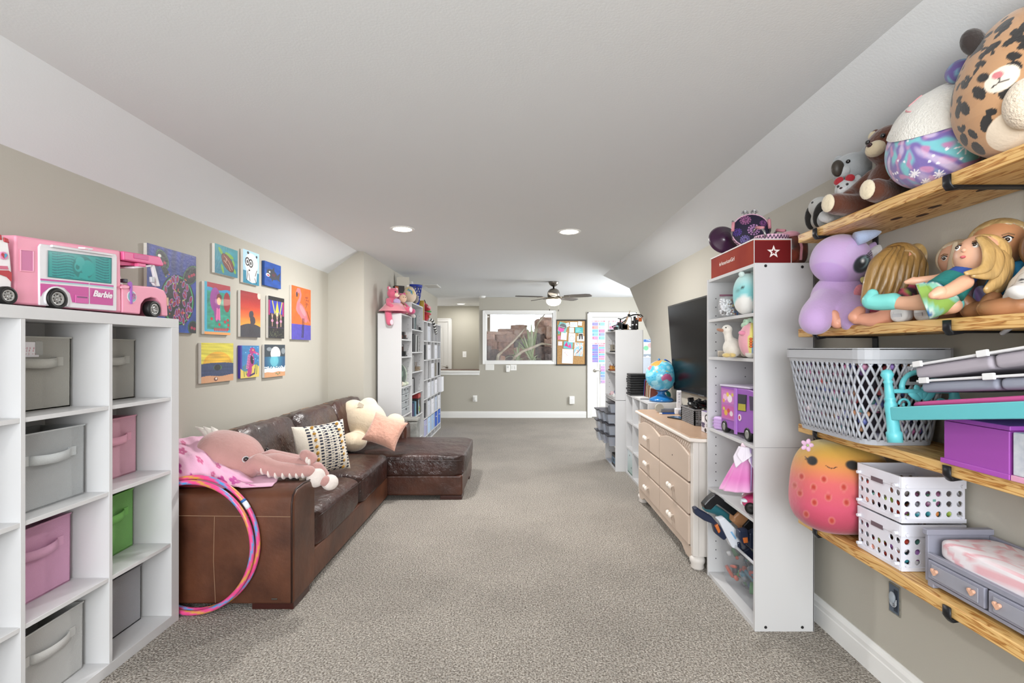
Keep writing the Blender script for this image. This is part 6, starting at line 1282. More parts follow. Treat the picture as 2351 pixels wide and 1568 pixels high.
# ---------------------------------------------------------------- red box on top
rb2 = thing('red_box', 'flat red gift box with a white star on top of the right bookcase', 'box', (1.195, 2.525, FZ+.001))
RB = M('8f2418', .75, ns=4, h2='a8402a', spec=.15); EDGE = M('d9d2d0', .5)
B(-.088, .088, -.25, .25, 0, .112).obj('carton', RB, rb2, bev=.0015); B(-.091, .091, -.253, .253, .112, .119).obj('lid_edge', EDGE, rb2, bev=.001)
B(-.088, .088, -.252, -.2505, .004, .108).obj('end_label', M('6e1014', .4), rb2)
for (x, z0, z1) in ((-.088, 0, .112), (.086, 0, .112)): B(x, x+.003, -.2535, -.251, z0, z1).obj('white_edge', EDGE, rb2)
def star(r0, r1, n=5): return [((r0 if k % 2 == 0 else r1)*math.sin(PI*k/n), (r0 if k % 2 == 0 else r1)*math.cos(PI*k/n)) for k in range(2*n)]
G().prism(star(.032, .013), 0, .001, TR(.005, -.2522, .056, PI/2)).obj('star', M('efe6e2', .5), rb2); G().prism(star(.014, .006), 0, .0015, TR(.005, -.2525, .056, PI/2)).obj('star_centre', M('6e1014', .4), rb2)
text('AmericanGirl', .03, M('e6cfc6', .5), rb2, (-.0892, .03, .062), (PI/2, 0, -PI/2)); G().prism(star(.012, .005), 0, .001, TR(-.0888, .125, .062, PI/2, 0, -PI/2)).obj('star', M('e6cfc6', .5), rb2)
# purple round doll seats
PUR = M('3a1638', .3, coat=.3)
t = thing('purple_bowl', 'dark purple round bowl standing on edge on the red box', 'bowl', tuple(W(1662, 552, 2.66)))
G().lathe([(.0, .035), (.03, .034), (.034, .024), (.07, .012), (.082, -.004), (.078, -.01), (.0, -.006)], 36, TR(0, 0, 0, PI/2-.25, -.15, 0)).obj('bowl', PUR, t, smooth=True); t.location.z = FZ+.12+.083
def flower_disc(label, loc, rot, R):
    t = thing('round_doll_seat', label, 'doll furniture', loc, rot=rot); n = 60
    o = G().grid(lambda u, v: (R*.96*v*math.cos(2*PI*u), R*.96*v*math.sin(2*PI*u), .012+.012*(1-v*v)), 120, 40).obj('cushion', VC(.6), t, smooth=True)
    def f(c):
        x, y = c[:, 0]/R, c[:, 1]/R; k = fill(len(x), '1d1430')
        for q, (cx, cy, s, co) in enumerate(((-.25, .62, .3, 'b06a9a'), (.18, -.05, .34, 'c08ac0'), (-.7, -.1, .24, '5a3a9a'), (.7, .35, .2, '8a4a8a'), (-.3, -.6, .26, '7a6ab0'))):
            r = np.hypot(x-cx, y-cy); a = np.arctan2(y-cy, x-cx); k = over(k, (r < s)*(np.cos(a*12) > -.35)*(r > .12*s)*(np.abs((r/s) % .5-.25) > .05), co)
        return k
    paint(o, f)
    o = G().grid(lambda u, v: (R*math.cos(2*PI*u), R*math.sin(2*PI*u), -.014+v*.028), 160, 8).obj('zigzag_band', VC(.6), t, smooth=True, solid=.004)
    def f2(c): a = np.arctan2(c[:, 1], c[:, 0]); z = c[:, 2]/.028; zz = np.abs((a*30/PI) % 2-1)-.5; return over(fill(len(c), 'e3b4cc'), np.abs(z-zz*.6) < .2, '2a1838')
    paint(o, f2); G().lathe([(0, -.014), (R, -.014), (R, -.012)], 40).obj('base', PUR, t)
    SIL = M('b9b9bd', .25, metal=1)
    for s in (-1, 1):
        G().tube([(s*R*.95, -.03, 0), (s*R*1.0, -.02, .03), (s*R*.98, 0, .05), (s*R*.92, .03, .052), (s*R*.95, .045, .035)], .0055, 8).obj('scroll_arm', SIL, t, smooth=True)
        G().tube([(s*R*.97, -.015, .045), (s*R*.93, .03, .055)], .008, 8).obj('arm_grip', M('cf8a96', .5), t, smooth=True)
        G().tube([(s*.02+s*.016*math.cos(q)*(1-q/12), R+.014+.016*math.sin(q)*(1-q/12), 0) for q in np.linspace(0, 9, 30)], .004, 6).obj('scroll_finial', SIL, t, smooth=True)
    return t
flower_disc('round doll seat with purple flowers standing upright on the red box', tuple(W(1722, 524, 2.50)), (PI/2-.22, 0, -.35), .088).location.z = FZ+.12+.09
flower_disc('round doll seat with a zigzag rim lying flat on the red box', (1.235, 2.36, FZ+.136), (.06, 0, .4), .075)
# small backpack by the wooden shelf end
t = thing('sequin_backpack', 'small dark backpack with a pink strap behind the end of the top wooden shelf', 'bag', (1.335, 2.34, FZ+.001))
G().ell((0, 0, .075), (.055, .05, .075), nu=24, nv=16, e1=.7, e2=.7).obj('bag_body', M('3a2a26', .3, ns=22, h2='7a3a2a'), t, smooth=True); G().ell((-.03, -.03, .045), (.035, .025, .035)).obj('front_pocket', M('7a3426', .25, coat=.5), t, smooth=True)
G().tube([(.0, -.055, .02), (.0, -.062, .08), (.0, -.04, .14)], .006, 8).obj('strap', plush('d08a96'), t, smooth=True); G().ell((-.02, 0, .15), (.045, .04, .02)).obj('top_flap', plush('d79aa8'), t, smooth=True)
# ---------------------------------------------------------------- compartment 1
tp = W(1716, 674, 2.40); t = thing('aqua_plush', 'aqua blue plush with a white belly on the top shelf of the right bookcase', 'plush toy', (tp.x, tp.y, 1.480))
g = G().ell((0, 0, .102), (.062, .075, .102), nu=48, nv=30, e1=.85, e2=.9).obj('body', VC(.9, bs=80, bst=.2, sheen=.3), t, smooth=True)
def viewxy(c, ctr, obj_origin):
    d = c-np.array(ctr); V = np.array((Vector((0, 0, H))-Vector(obj_origin)-Vector(ctr)).normalized()); R_ = np.cross(-V, [0, 0, 1]); R_ /= np.linalg.norm(R_); U = np.cross(R_, -V); return d@R_, d@U, d@V
def f(c):
    x, y, f_ = viewxy(c, (0, 0, .102), t.location); k = np.array([np.interp(y, [-.1, .02, .06, .1], [hxs(h)[i] for h in ('79c9cf', '86cfd2', 'b3dede', 'cfe8e4')]) for i in range(3)]).T
    k = over(k, el(x, y, -.015, -.06, .045, .055)*(f_ > 0), 'e9e8e4'); k = over(k, el(x, y, -.022, .032, .006, .007)*(f_ > 0), '101014'); return over(k, el(x, y, -.046, .024, .009, .0035)*(f_ > 0), '3a4a4c')
paint(g, f)
for q in ((-.045, -.035, .195), (.03, .0, .205)): G().sph(q, .014).obj('ear', plush('d3e6e2'), t, smooth=True)
t = thing('bead_bag', 'clear zip bag of white and coloured beads beside the aqua plush', 'bag', tuple(W(1674, 726, 2.56))); t.location.z = 1.480
G().ell((0, 0, .055), (.055, .03, .056), nu=24, nv=16, e1=.6, e2=.7).obj('bag_film', M('e6e6ea', .1, alpha=.18), t, smooth=True); B(-.05, .05, -.003, .003, .108, .118).obj('zip_strip', M('7a4a5c', .4), t)
r = random.Random(1)
J = Jumble()
for k in range(160): q = (r.uniform(-.042, .042), r.uniform(-.022, .015), r.uniform(.012, .095)); J.put(lambda g: g.sph(q, .006, 8, 6), r.choice(['ececee', 'e3e3e8', 'f4f4f4', '8a4a3a', '3a5a8a', 'b59a4a'] if q[0] > 0 else ['ececee', 'f2f2f4', '3a2a20' if q[2] < .03 else 'e6e6ea']))
J.obj('beads', t, .25)
# ---------------------------------------------------------------- compartment 2
dk = thing('duck_plush', 'white duck plush with a brown beak on the second shelf of the right bookcase', 'plush toy', tuple(W(1684, 815, 2.47))); dk.location.z = 1.266; dk.location.x -= .005; DKW = plush('e3ded4')
g = G(); g.ell((0, 0, .05), (.045, .055, .05)); limb(g, [(-.01, 0, .07), (-.022, 0, .11), (-.026, 0, .135)], [.026, .02, .02]); g.sph((-.028, 0, .142), .026); g.obj('body', DKW, dk, remesh=.005)
G().ell((-.06, 0, .14), (.022, .012, .009), (0, .2, 0)).obj('beak', plush('a87a62'), dk, smooth=True); eye(dk, (-.042, -.02, .152), .0035)
for q in (-.03, .02): G().ell((-.03+q*.6, -.035+q*.2, .012), (.02, .026, .012)).obj('foot', plush('d9c07a'), dk, smooth=True)
t = teddy('lamb_plush', 'beige lamb plush with a thread smile behind the duck', (1.205, 2.50, 1.266), -1.2, .46, 'cfc3b4', 'e3dace', vox=.006)
t = thing('parrot_plush', 'round pink, yellow and blue bird plush at the near end of the second shelf', 'plush toy', tuple(W(1727, 815, 2.32))); t.location.z = 1.266
g = G().ell((0, 0, .085), (.062, .055, .086), nu=48, nv=30).obj('body', VC(.9, bs=80, bst=.3, sheen=.3), t, smooth=True)
def f(c): x, y, f_ = viewxy(c, (0, 0, .085), t.location); k = fill(len(x), 'd79aa4'); k = over(k, x > -.016+.1*(y+.02)**2*9, 'cfc46a'); k = over(k, x > .004+.03*np.sin(y*40)*.2, '7a9fc4'); return over(k, (y < -.06)*(x > -.03), 'd6d2c8')
paint(g, f); G().ell((-.058, -.02, .12), (.016, .016, .012)).obj('beak', plush('e08aa4'), t, smooth=True)
for k in range(4): G().ell((-.03, -.05, .055+.012*k), (.008, .006, .006)).obj('feather_stitch', M('c8622c', .6), t)
t = thing('curly_green_plush', 'curly pale green plush sitting on the bird plush', 'plush toy', tuple(W(1722, 750, 2.34)))
r = random.Random(4); g = G()
for k in range(40): a, b = r.uniform(0, 6.3), r.uniform(-1.3, 1.5); g.sph((.034*math.cos(a)*math.cos(b), .03*math.sin(a)*math.cos(b), .012+.022*math.sin(b)), .011, 8, 6)
g.obj('fleece_body', plush('a9c6ac'), t, remesh=.004, sm=2); G().tube([(.02, -.02, .03), (.03, -.03, .05)], .008, 6).obj('ear', plush('8a6a5a'), t, smooth=True)
t = thing('paper_tube', 'short rolled paper tube lying at the far end of the second shelf', 'paper roll', (1.145, 2.68, 1.283), rot=(0, PI/2, -.25)); G().lathe([(.011, -.035), (.017, -.035), (.017, .035), (.011, .035)], 20).obj('tube', M('c9bfb0', .7, ns=20, h2='a89c8c'), t, smooth=True)
# ---------------------------------------------------------------- compartment 3: purple bus
org = (1.12, 2.45, .858); bu = thing('toy_bus', 'purple toy food truck on the third shelf of the right bookcase', 'toy vehicle', org); BX = 1.12
BP = M('9a5cb8', .35); BP2 = M('ac74c8', .35)
def zFb(x, y): return zF(x, y)
sprism([(532, 112), (625, 126), (625, 378), (536, 340)], 1.122, 1.30, BX, org, 'body', BP, bu, .006, zf=zF)
sprism([(625, 126), (690, 134), (725, 146), (738, 215), (742, 392), (625, 380)], 1.12, 1.305, BX, org, 'cab', BP, bu, .006, zf=zF)
sprism([(530, 104), (700, 122), (700, 134), (530, 115)], 1.118, 1.31, BX, org, 'roof', M('cfc6dc', .35), bu, .004, zf=zF)
P_ = [yz(*zF(*q), BX) for q in ((540, 298), (616, 318), (614, 140), (538, 124))]
o = G().grid(lambda u, v: (-.0012, *(np.array(P_[0])*(1-u)*(1-v)+np.array(P_[1])*u*(1-v)+np.array(P_[2])*u*v+np.array(P_[3])*(1-u)*v-np.array(org[1:]))), 60, 60).obj('printed_panel', VC(.35), bu)
ij = np.arange(61*61); gu, gv = (ij % 61)/60, (ij//61)/60
def f(c):
    k = fill(len(gu), 'b86ab4'); k = over(k, rc(gu, gv, .05, .95, .05, .46), 'c65aa4'); k = over(k, rc(gu, gv, .05, .95, .54, .95), 'c97ac0')
    for q, (cx, cy, s, co) in enumerate(((.3, .72, .16, 'e9b8d8'), (.65, .7, .18, 'f2e3ea'), (.5, .82, .1, 'e8c84a'), (.2, .6, .08, 'e0a83c'), (.35, .22, .13, 'e0b03c'), (.55, .3, .1, 'c8423c'), (.75, .22, .12, 'e3d6de'), (.2, .34, .08, 'd8d04a'), (.85, .84, .08, 'd8c24a'))): k = over(k, el(gu, gv, cx, cy, s, s*.7), co)
    return k
paint(o, f)
sprism([(636, 160), (684, 166), (680, 262), (634, 256)], 1.1165, 1.121, BX, org, 'cab_window', M('2a2430', .2), bu, .002, zf=zF)
sprism([(700, 172), (722, 176), (732, 256), (704, 254)], 1.1165, 1.121, BX, org, 'windscreen', M('3f2f4a', .15), bu, .002, zf=zF)
sprism([(640, 215), (680, 220), (680, 258), (638, 252)], 1.1155, 1.118, BX, org, 'interior_shelf', M('b3a83a', .4), bu, zf=zF)
sprism([(618, 126), (630, 128), (630, 392), (618, 388)], 1.112, 1.121, BX, org, 'hinge', BP2, bu, .002, zf=zF)
X_ = BX
for ctr, rr in (((556, 326), .032), ((688, 362), .034)):
    y, z = yz(*zF(*ctr), BX); m_ = TR(.022, y-org[1], rr, 0, -PI/2, 0); w_ = G().lathe([(rr*.5, 0), (rr*.95, 0), (rr, .005), (rr, .02), (rr*.92, .026), (rr*.62, .026), (rr*.6, .02)], 24, m_).obj('wheel', TYRE, bu, smooth=True)
    G().lathe([(0, .024), (rr*.3, .024), (rr*.6, .026), (rr*.6, .018)], 20, m_).obj('hub_cap', HUB, w_, smooth=True)
y, z = yz(*zF(645, 295), BX); G().lathe([(0, .002), (.017, .002), (.017, 0)], 20, TR(-.001, y-org[1], z-org[2], 0, -PI/2, 0)).obj('round_sticker', M('e6d6e2', .4), bu); G().lathe([(0, .0025), (.009, .0025), (.009, 0)], 16, TR(-.001, y-org[1], z-org[2], 0, -PI/2, 0)).obj('sticker_centre', M('c8506a', .4), bu)
t = thing('lilac_case', 'small ribbed lilac case next to the purple food truck', 'toy case', tuple(W(1645, 985, 2.72))); t.location.z = .858; t.location.x = 1.145
B(-.035, .035, -.035, .035, 0, .072, TR(0, 0, 0, 0, 0, .5)).obj('case', M('c9a9dc', .35), t, bev=.014, seg=3)
for k in range(3): B(-.036, .036, -.0365, .0365, .018+.018*k, .022+.018*k, TR(0, 0, 0, 0, 0, .5)).obj('rib', M('bb98d0', .35), t, bev=.001)
# ---------------------------------------------------------------- compartment 4: doll dress and car
dr = thing('doll_dress', 'pink and white doll party dress hanging below the purple food truck', 'doll clothes', tuple(W(1715, 1015, 2.37))); dr.location.z = .832
def sk(u, v): a = 2*PI*u; r = .02+.085*v**.8; return (r*math.cos(a)*(1+.06*math.sin(9*a))*.9-.035*v, r*math.sin(a)*.55*(1+.06*math.cos(9*a)), -.02-.19*v)
o = G().grid(sk, 72, 24, wrap=False).obj('skirt', VC(.7, sheen=.4), dr, smooth=True, solid=.002)
paint(o, lambda c: np.array([np.interp(-c[:, 2], [.02, .08, .15, .21], [hxs(h)[i] for h in ('e6c6dc', 'd98ac0', 'd06ab0', 'e0a9d0')]) for i in range(3)]).T)
for k, (a, l) in enumerate(((-2.6, .1), (-2.2, .07), (-1.4, .12), (-.9, .1), (-.3, .12))):
    g = G().grid(lambda u, v: ((.035+.03*v*(1-abs(u-.5)*.6))*math.cos(a+(u-.5)*1.0)*1.3, (.03+.03*v)*math.sin(a+(u-.5)*1.0)-.01, .004-l*v*(1-.5*abs(u-.5)*2)), 8, 8); g.obj('petal', M('e3dbe6', .7), dr, smooth=True, solid=.0015)
G().ell((0, 0, 0), (.03, .02, .025)).obj('bodice', M('e9d0dc', .6), dr, smooth=True)
for q in (-.008, .01): G().tube([(q, -.055, .0), (q*1.5, -.07, -.1), (q*1.2, -.06, -.2)], .003, 6).obj('ribbon', M('b49ad0', .5), dr, smooth=True)
G().tube([(0, 0, .02), (0, 0, .0075)], .002, 6).obj('hook', M('8a8a8e', .3, metal=1), dr)
ca = thing('toy_car', 'pink toy convertible on the fourth shelf of the right bookcase', 'toy vehicle', (1.2, 2.36, .514), rz=-.5); CPK = M('c83f74', .25, coat=.6)
G().ell((0, 0, .05), (.1, .07, .045), nu=40, nv=20, e1=.6, e2=.6, fn=lambda x, y, z: (x, y, z*(1-.25*max(0, -x)**2))).obj('body', CPK, ca, smooth=True)
G().ell((.03, 0, .085), (.06, .058, .03), nu=28, nv=14, e1=.7, e2=.7).obj('cabin', M('b0346a', .2, coat=.6), ca, smooth=True)
B(-.103, -.085, -.035, .035, .03, .05).obj('grille', M('d6d9dc', .3), ca, bev=.004)
for q in (-1, 1):
    G().ell((-.083, q*.05, .058), (.02, .016, .01)).obj('headlight', M('dfe9f0', .1, coat=1), ca, smooth=True)
    for x in (-.055, .06): G().lathe([(0, 0), (.026, 0), (.028, .006), (.026, .014), (.012, .016), (0, .014)], 20, TR(x, q*.06, .028, -q*PI/2)).obj('wheel', TYRE, ca, smooth=True)
# ---------------------------------------------------------------- compartment 5: clear tub and toy blasters
tb = thing('clear_tub', 'large clear plastic tub full of toy parts at the bottom of the right bookcase', 'storage tub', (1.235, 2.49, .024))
g = G(); g.taper((-.085, .095, -.19, .19), (-.115, .115, -.225, .225), 0, .27); g.f.pop(1); g.obj('tub', M('c3c8d0', .12, alpha=.13), tb, solid=.003, bev=.01)
for (a, b) in (((-.122, .122, -.232, -.222), 0), ((-.122, .122, .222, .232), 0), ((-.122, -.112, -.222, .222), 0), ((.112, .122, -.222, .222), 0)): B(a[0], a[1], a[2], a[3], .262, .275).obj('rim', M('d3d6dc', .2), tb, bev=.003)
r = random.Random(9); J = Jumble()
for k in range(70):
    x, y, z = r.uniform(-.075, .06), r.uniform(-.17, .17), r.uniform(.02, .17); co = r.choice(['c8502c', '2a6a3a', '3a8a44', '23355a', '2f6f86', '1d2430', '7a8088', 'b03a34', 'd9dadc', '1c4a6a'])
    if k % 2: P_ = [(x, y, z), (x+r.uniform(-.02, .02), y+r.uniform(-.06, .06), z+r.uniform(-.02, .04))]; ra = r.uniform(.007, .014); J.put(lambda g: g.tube(P_, ra, 8), co)
    else: mm = TR(x, y, z, r.uniform(-1, 1), r.uniform(-1, 1), 0); J.put(lambda g: g.box(-.016, .016, -.02, .02, -.012, .012, mm), co)
J.obj('toy_parts', tb)
NV = M('1f2840', .35); BWH = M('d6dae2', .35); ORN = M('c86a2c', .4); BKB = M('141417', .35); TAN2 = M('b5835a', .4); TLB = M('2f6f7a', .35)
Q3 = W(1690, 1230, 2.5)
b1 = thing('toy_blaster', 'navy and white toy blaster poking grip-first out of the clear tub', 'toy blaster', tuple(Q3))
fprism([(380, 815), (400, 808), (420, 825), (485, 862), (500, 880), (560, 950), (572, 985), (555, 1000), (505, 960), (490, 905), (440, 885), (388, 850)], zF, 2.50, .035, Q3, 'grip', NV, b1, .006)
fprism([(520, 880), (560, 870), (640, 950), (650, 1060), (600, 1040), (560, 960)], zF, 2.49, .05, Q3, 'body', BWH, b1, .006)
fprism([(502, 915), (520, 905), (535, 945), (525, 960)], zF, 2.488, .02, Q3, 'trigger', ORN, b1, .003)
fprism([(632, 1010), (650, 1010), (660, 1060), (700, 1040), (735, 1080), (735, 1120), (690, 1112), (640, 1075)], zF, 2.48, .05, Q3, 'muzzle', NV, b1, .006)
fprism([(590, 950), (600, 948), (625, 985), (618, 992)], zF, 2.487, .01, Q3, 'stripe', M('7fb0d8', .4), b1)
b2 = thing('toy_blaster', 'black toy blaster with a tan sleeve lying across the clear tub', 'toy blaster', tuple(W(1690, 1190, 2.58)))
Q4 = W(1690, 1190, 2.58)
fprism([(438, 795), (470, 760), (500, 735), (520, 740), (635, 830), (610, 860), (515, 790), (480, 825), (445, 820)], zF, 2.58, .05, Q4, 'barrel', BKB, b2, .006)
fprism([(610, 862), (640, 835), (705, 868), (690, 925), (650, 935), (605, 895)], zF, 2.57, .06, Q4, 'sleeve', TAN2, b2, .01)
fprism([(650, 935), (690, 925), (690, 950), (660, 950)], zF, 2.57, .05, Q4, 'orange_band', ORN, b2, .004)
fprism([(660, 920), (705, 870), (742, 900), (742, 1030), (700, 1000)], zF, 2.56, .06, Q4, 'receiver', BKB, b2, .006)
b3 = thing('toy_blaster', 'teal toy water blaster wedged behind the navy blaster', 'toy blaster', tuple(W(1650, 1180, 2.65)))
Q5 = W(1650, 1180, 2.65)
fprism([(440, 810), (510, 800), (560, 830), (610, 870), (600, 905), (545, 880), (500, 850), (445, 835)], zF, 2.65, .05, Q5, 'tank', TLB, b3, .012)
fprism([(540, 880), (600, 900), (620, 960), (580, 960)], zF, 2.65, .04, Q5, 'grip', BWH, b3, .006)
b4 = thing('toy_blaster', 'small navy toy blaster with an orange trigger beside the tub rim', 'toy blaster', tuple(W(1710, 1240, 2.40))); Q6 = W(1710, 1240, 2.40)
fprism([(640, 945), (690, 935), (700, 1000), (670, 1030), (640, 990)], zF, 2.42, .04, Q6, 'frame', NV, b4, .005); fprism([(662, 985), (690, 980), (692, 1012), (668, 1015)], zF, 2.415, .02, Q6, 'trigger', ORN, b4, .003); fprism([(700, 960), (740, 940), (740, 1060), (700, 1040)], zF, 2.42, .04, Q6, 'barrel', NV, b4, .005)
# ================================================================ WOODEN WALL SHELVES ON THE RIGHT
def pine():
    m = bpy.data.materials.new('mat_pine'); m.use_nodes = True; nt = m.node_tree; L = nt.links; b = nt.nodes['Principled BSDF']; b.inputs['Roughness'].default_value = .45
    tc = nt.nodes.new('ShaderNodeTexCoord'); mp = nt.nodes.new('ShaderNodeMapping'); mp.inputs['Scale'].default_value = (14, 1.6, 22); L.new(tc.outputs['Object'], mp.inputs['Vector'])
    n = nt.nodes.new('ShaderNodeTexNoise'); n.inputs['Scale'].default_value = 1.6; n.inputs['Detail'].default_value = 3; n.inputs['Distortion'].default_value = 1.2; L.new(mp.outputs[0], n.inputs['Vector'])
    mu = nt.nodes.new('ShaderNodeMath'); mu.operation = 'MULTIPLY'; mu.inputs[1].default_value = 7; L.new(n.outputs['Fac'], mu.inputs[0])
    fr = nt.nodes.new('ShaderNodeMath'); fr.operation = 'FRACT'; L.new(mu.outputs[0], fr.inputs[0])
    r = nt.nodes.new('ShaderNodeValToRGB'); e = r.color_ramp.elements; e[0].position = .0; e[0].color = (*hx('d8ae6c'), 1); e[1].position = 1; e[1].color = (*hx('d2a562'), 1)
    for p_, c_ in ((.5, 'dcb577'), (.72, 'c08a48'), (.86, '98622a'), (.94, 'c0904e')): q = r.color_ramp.elements.new(p_); q.color = (*hx(c_), 1)
    L.new(fr.outputs[0], r.inputs['Fac']); L.new(r.outputs[0], b.inputs['Base Color'])
    return m
PINE = pine(); IRON = M('1b1c20', .4, metal=.3); KNOT = M('3a2010', .6)
WXF, WXB, WY0, WY1 = 1.20, 1.438, .25, 2.075; WT = .036
SHZ = [1.799, 1.396, .991, .600]
nm = ['highest', 'second highest', 'third', 'lowest']
for k, z in enumerate(SHZ):
    t = thing('wall_shelf', '%s thick pine board shelf on the right wall' % nm[k], 'shelf', (WXF, WY1, z-WT), 0, 'pine wall shelves')
    B(0, WXB-WXF, WY0-WY1, 0, 0, WT).obj('board', PINE, t, bev=.004)
    r = random.Random(k)
    for q in range(5): G().ell((r.uniform(.05, .2), -r.uniform(.15, 1.1), -.0002), (.012, .024, .0012), nu=14, nv=6).obj('knot', KNOT, t, smooth=True)
    for y in (1.944, 1.345, .745):
        yy = y-WY1; g = B(-.004, WXB-WXF, yy-.014, yy+.014, -.006, 0).obj('bracket_arm', IRON, t, bev=.002)
        G().tube([(.03, yy, -.004), (.0, yy, -.008), (-.008, yy, .004), (-.008, yy, .03)], .014, 10, flat=.35).obj('bracket_hook', IRON, g, smooth=True)
        B(WXB-WXF-.005, WXB-WXF, yy-.014, yy+.014, -.1, -.006).obj('wall_plate', IRON, g, bev=.001)
def spots(d, n, seed, r0, r1, stretch=1.6):
    r = np.random.default_rng(seed); m = np.zeros(len(d))
    for k in range(n):
        p = r.normal(size=3); p /= np.linalg.norm(p); a = np.cross(p, r.normal(size=3)); a /= np.linalg.norm(a); b = np.cross(p, a); s = r.uniform(r0, r1)
        x, y, z = d@a, d@b, d@p; m = np.maximum(m, ((z > 0) & ((x/(s*stretch))**2+(y/s)**2 < 1)).astype(float))
    return m
def unit(c, ctr): d = c-np.array(ctr); return d/np.linalg.norm(d, axis=1)[:, None]
Z1 = SHZ[0]+.001; Z2 = SHZ[1]+.001; Z3 = SHZ[2]+.001; Z4 = SHZ[3]+.001
# ---------------------------------------------------------------- leopard plush
lp = thing('leopard_plush', 'large tan leopard-spotted egg-shaped plush at the right frame edge', 'plush toy', (1.262, 1.215, Z1))
def egg(name, t, ctr, rad, rot, nu=300, nv=180, sh=.12, mat=None): return G().ell(ctr, rad, rot, nu=nu, nv=nv, fn=lambda x, y, z: (x*(1-sh*z), y*(1-sh*z), z)).obj(name, mat or VC(.92, bs=120, bst=.2, sheen=.35), t, smooth=True)
lc = (0, 0, .18); o = egg('body', lp, lc, (.125, .135, .185), (0, .12, 0), sh=.1)
def f(c):
    d = unit(c, lc); x, y, f_ = viewxy(c, lc, lp.location); k = fill(len(c), 'b58a62'); k = over(k, (nz(d[:, 0]*2, d[:, 2]*2, 1, 2) > .2)*.25, 'a87a52'); m = spots(d, 300, 3, .035, .09)
    face = el(x, y, -.031, .019, .032, .026, .5, 90); bel = el(x, y, -.01, -.105, .05, .05, 0, 90)*(f_ > 0); k = over(k, m*(1-face)*(1-bel), '17120f'); k = over(k, face*(f_ > 0), 'e6dac8'); k = over(k, bel, 'ddcdb8')
    k = over(k, el(x, y, -.038, .03, .01, .008, 0, 90)*(f_ > 0), 'c9777c'); k = over(k, (seg(x, y, -.036, .022, -.034, .014, .0015)+seg(x, y, -.034, .014, -.048, .006, .0015)+seg(x, y, -.034, .014, -.018, .012, .0015))*(f_ > 0), '2a2226')
    return over(k, el(x, y, -.064, .034, .011, .01, 0, 90)*(f_ > 0), '0f0c0b')
paint(o, f); V_ = Vector((0, 0, H))-Vector(lp.location)-Vector(lc); V_.normalize()
G().ell((-.07, -.085, .085), (.05, .045, .06), (0, 0, .6), nu=28, nv=18).obj('belly_tuft', plush('e3d3be', .05, 160, .8), lp, smooth=True)
for (x, y, z) in ((-.09, .03, .30), (-.02, -.1, .33)): G().ell((x, y, z), (.03, .02, .035), (0, -.5, 0)).obj('ear', plush('2c2320'), lp, smooth=True)
# ---------------------------------------------------------------- galaxy plush
gx = thing('galaxy_plush', 'white and galaxy-print purple and turquoise plush leaning on the sloped ceiling', 'plush toy', (1.262, 1.45, Z1))
gc = (0, 0, .142); gm_ = TR(*gc) @ rotm(0, .32, 0)
o = egg('body', gx, gc, (.112, .152, .147), (0, .28, 0), sh=.04)
def f(c):
    d = unit(c, gc); x, y, f_ = viewxy(c, gc, gx.location); n1 = nz(d[:, 1]*2.2, d[:, 2]*2.2+d[:, 0], 1.1, 21); n2 = nz(d[:, 1]*2.4+4, d[:, 2]*2.4-d[:, 0], 1.2, 22)
    k = fill(len(c), '7a68ae'); k = over(k, np.clip(n1*3, 0, 1), '79c3cc'); k = over(k, np.clip(n2*3-.4, 0, 1), 'c287b4'); k = over(k, np.clip(-n1*3-.7, 0, 1)*.8, 'd9c9e2')
    r = np.random.default_rng(5)
    for q in range(60):
        p = r.normal(size=3); p /= np.linalg.norm(p); k = over(k, (d@p > .9996), 'f2eef6')
    for (sx, sy, s) in ((.055, -.035, .022), (-.055, -.085, .012), (.0, -.1, .012), (-.03, -.115, .01)): 
        for q in range(4): a = q*PI/4; k = over(k, seg(x, y, sx-s*math.cos(a), sy-s*math.sin(a), sx+s*math.cos(a), sy+s*math.sin(a), .0018)*(f_ > 0), 'f4f0f8')
    return k
paint(o, f)
wf = G(); a = gm_ @ Matrix.Diagonal((.118, .158, .152, 1))
# furry white face: cap on the room side, seated just above the print
def cap(u, v):
    th = v*1.05; ph = 2*PI*u; ax = Vector((-.80, -.42, .48)).normalized(); e1 = Vector((0, 0, 1)).cross(ax).normalized(); e2 = ax.cross(e1)
    q = ax*math.cos(th)+(e1*math.cos(ph)*1.25+e2*math.sin(ph)*.68)*math.sin(th); q.normalize(); bump = 1.02+.012*math.sin(ph*9)*v; p = a @ (q*(bump-.03*v**6)); return tuple(p)
wf.grid(cap, 64, 20); wf.obj('white_face', plush('e2dfd8', .04, 170, .7), gx, smooth=True)
for s_ in ((-.10, -.055, .205), (-.085, -.095, .215)):
    pass
for k, (u0, u1) in enumerate(((2.2, 2.9), (3.3, 4.0))):
    G().tube([tuple(Vector(cap((u0+(u1-u0)*j/6)/6.283, .42))*1.004) for j in range(7)], .0022, 6).obj('stitched_eye', M('e0a3a8', .6), gx, smooth=True)
for (x, y, z) in ((.02, .08, .27), (-.03, -.1, .285)): G().ell((x, y, z), (.03, .035, .03), (0, .3, 0)).obj('ear', VC(.9, bs=80, bst=.2, sheen=.3), gx, smooth=True)
for ch in COL.objects:
    if ch.parent == gx and ch.name.startswith('ear'): paint(ch, lambda c: over(fill(len(c), '6a5a9c'), np.clip(nz(c[:, 1]*30, c[:, 2]*30, 1, 4)*2, 0, 1), '79a9c0'))
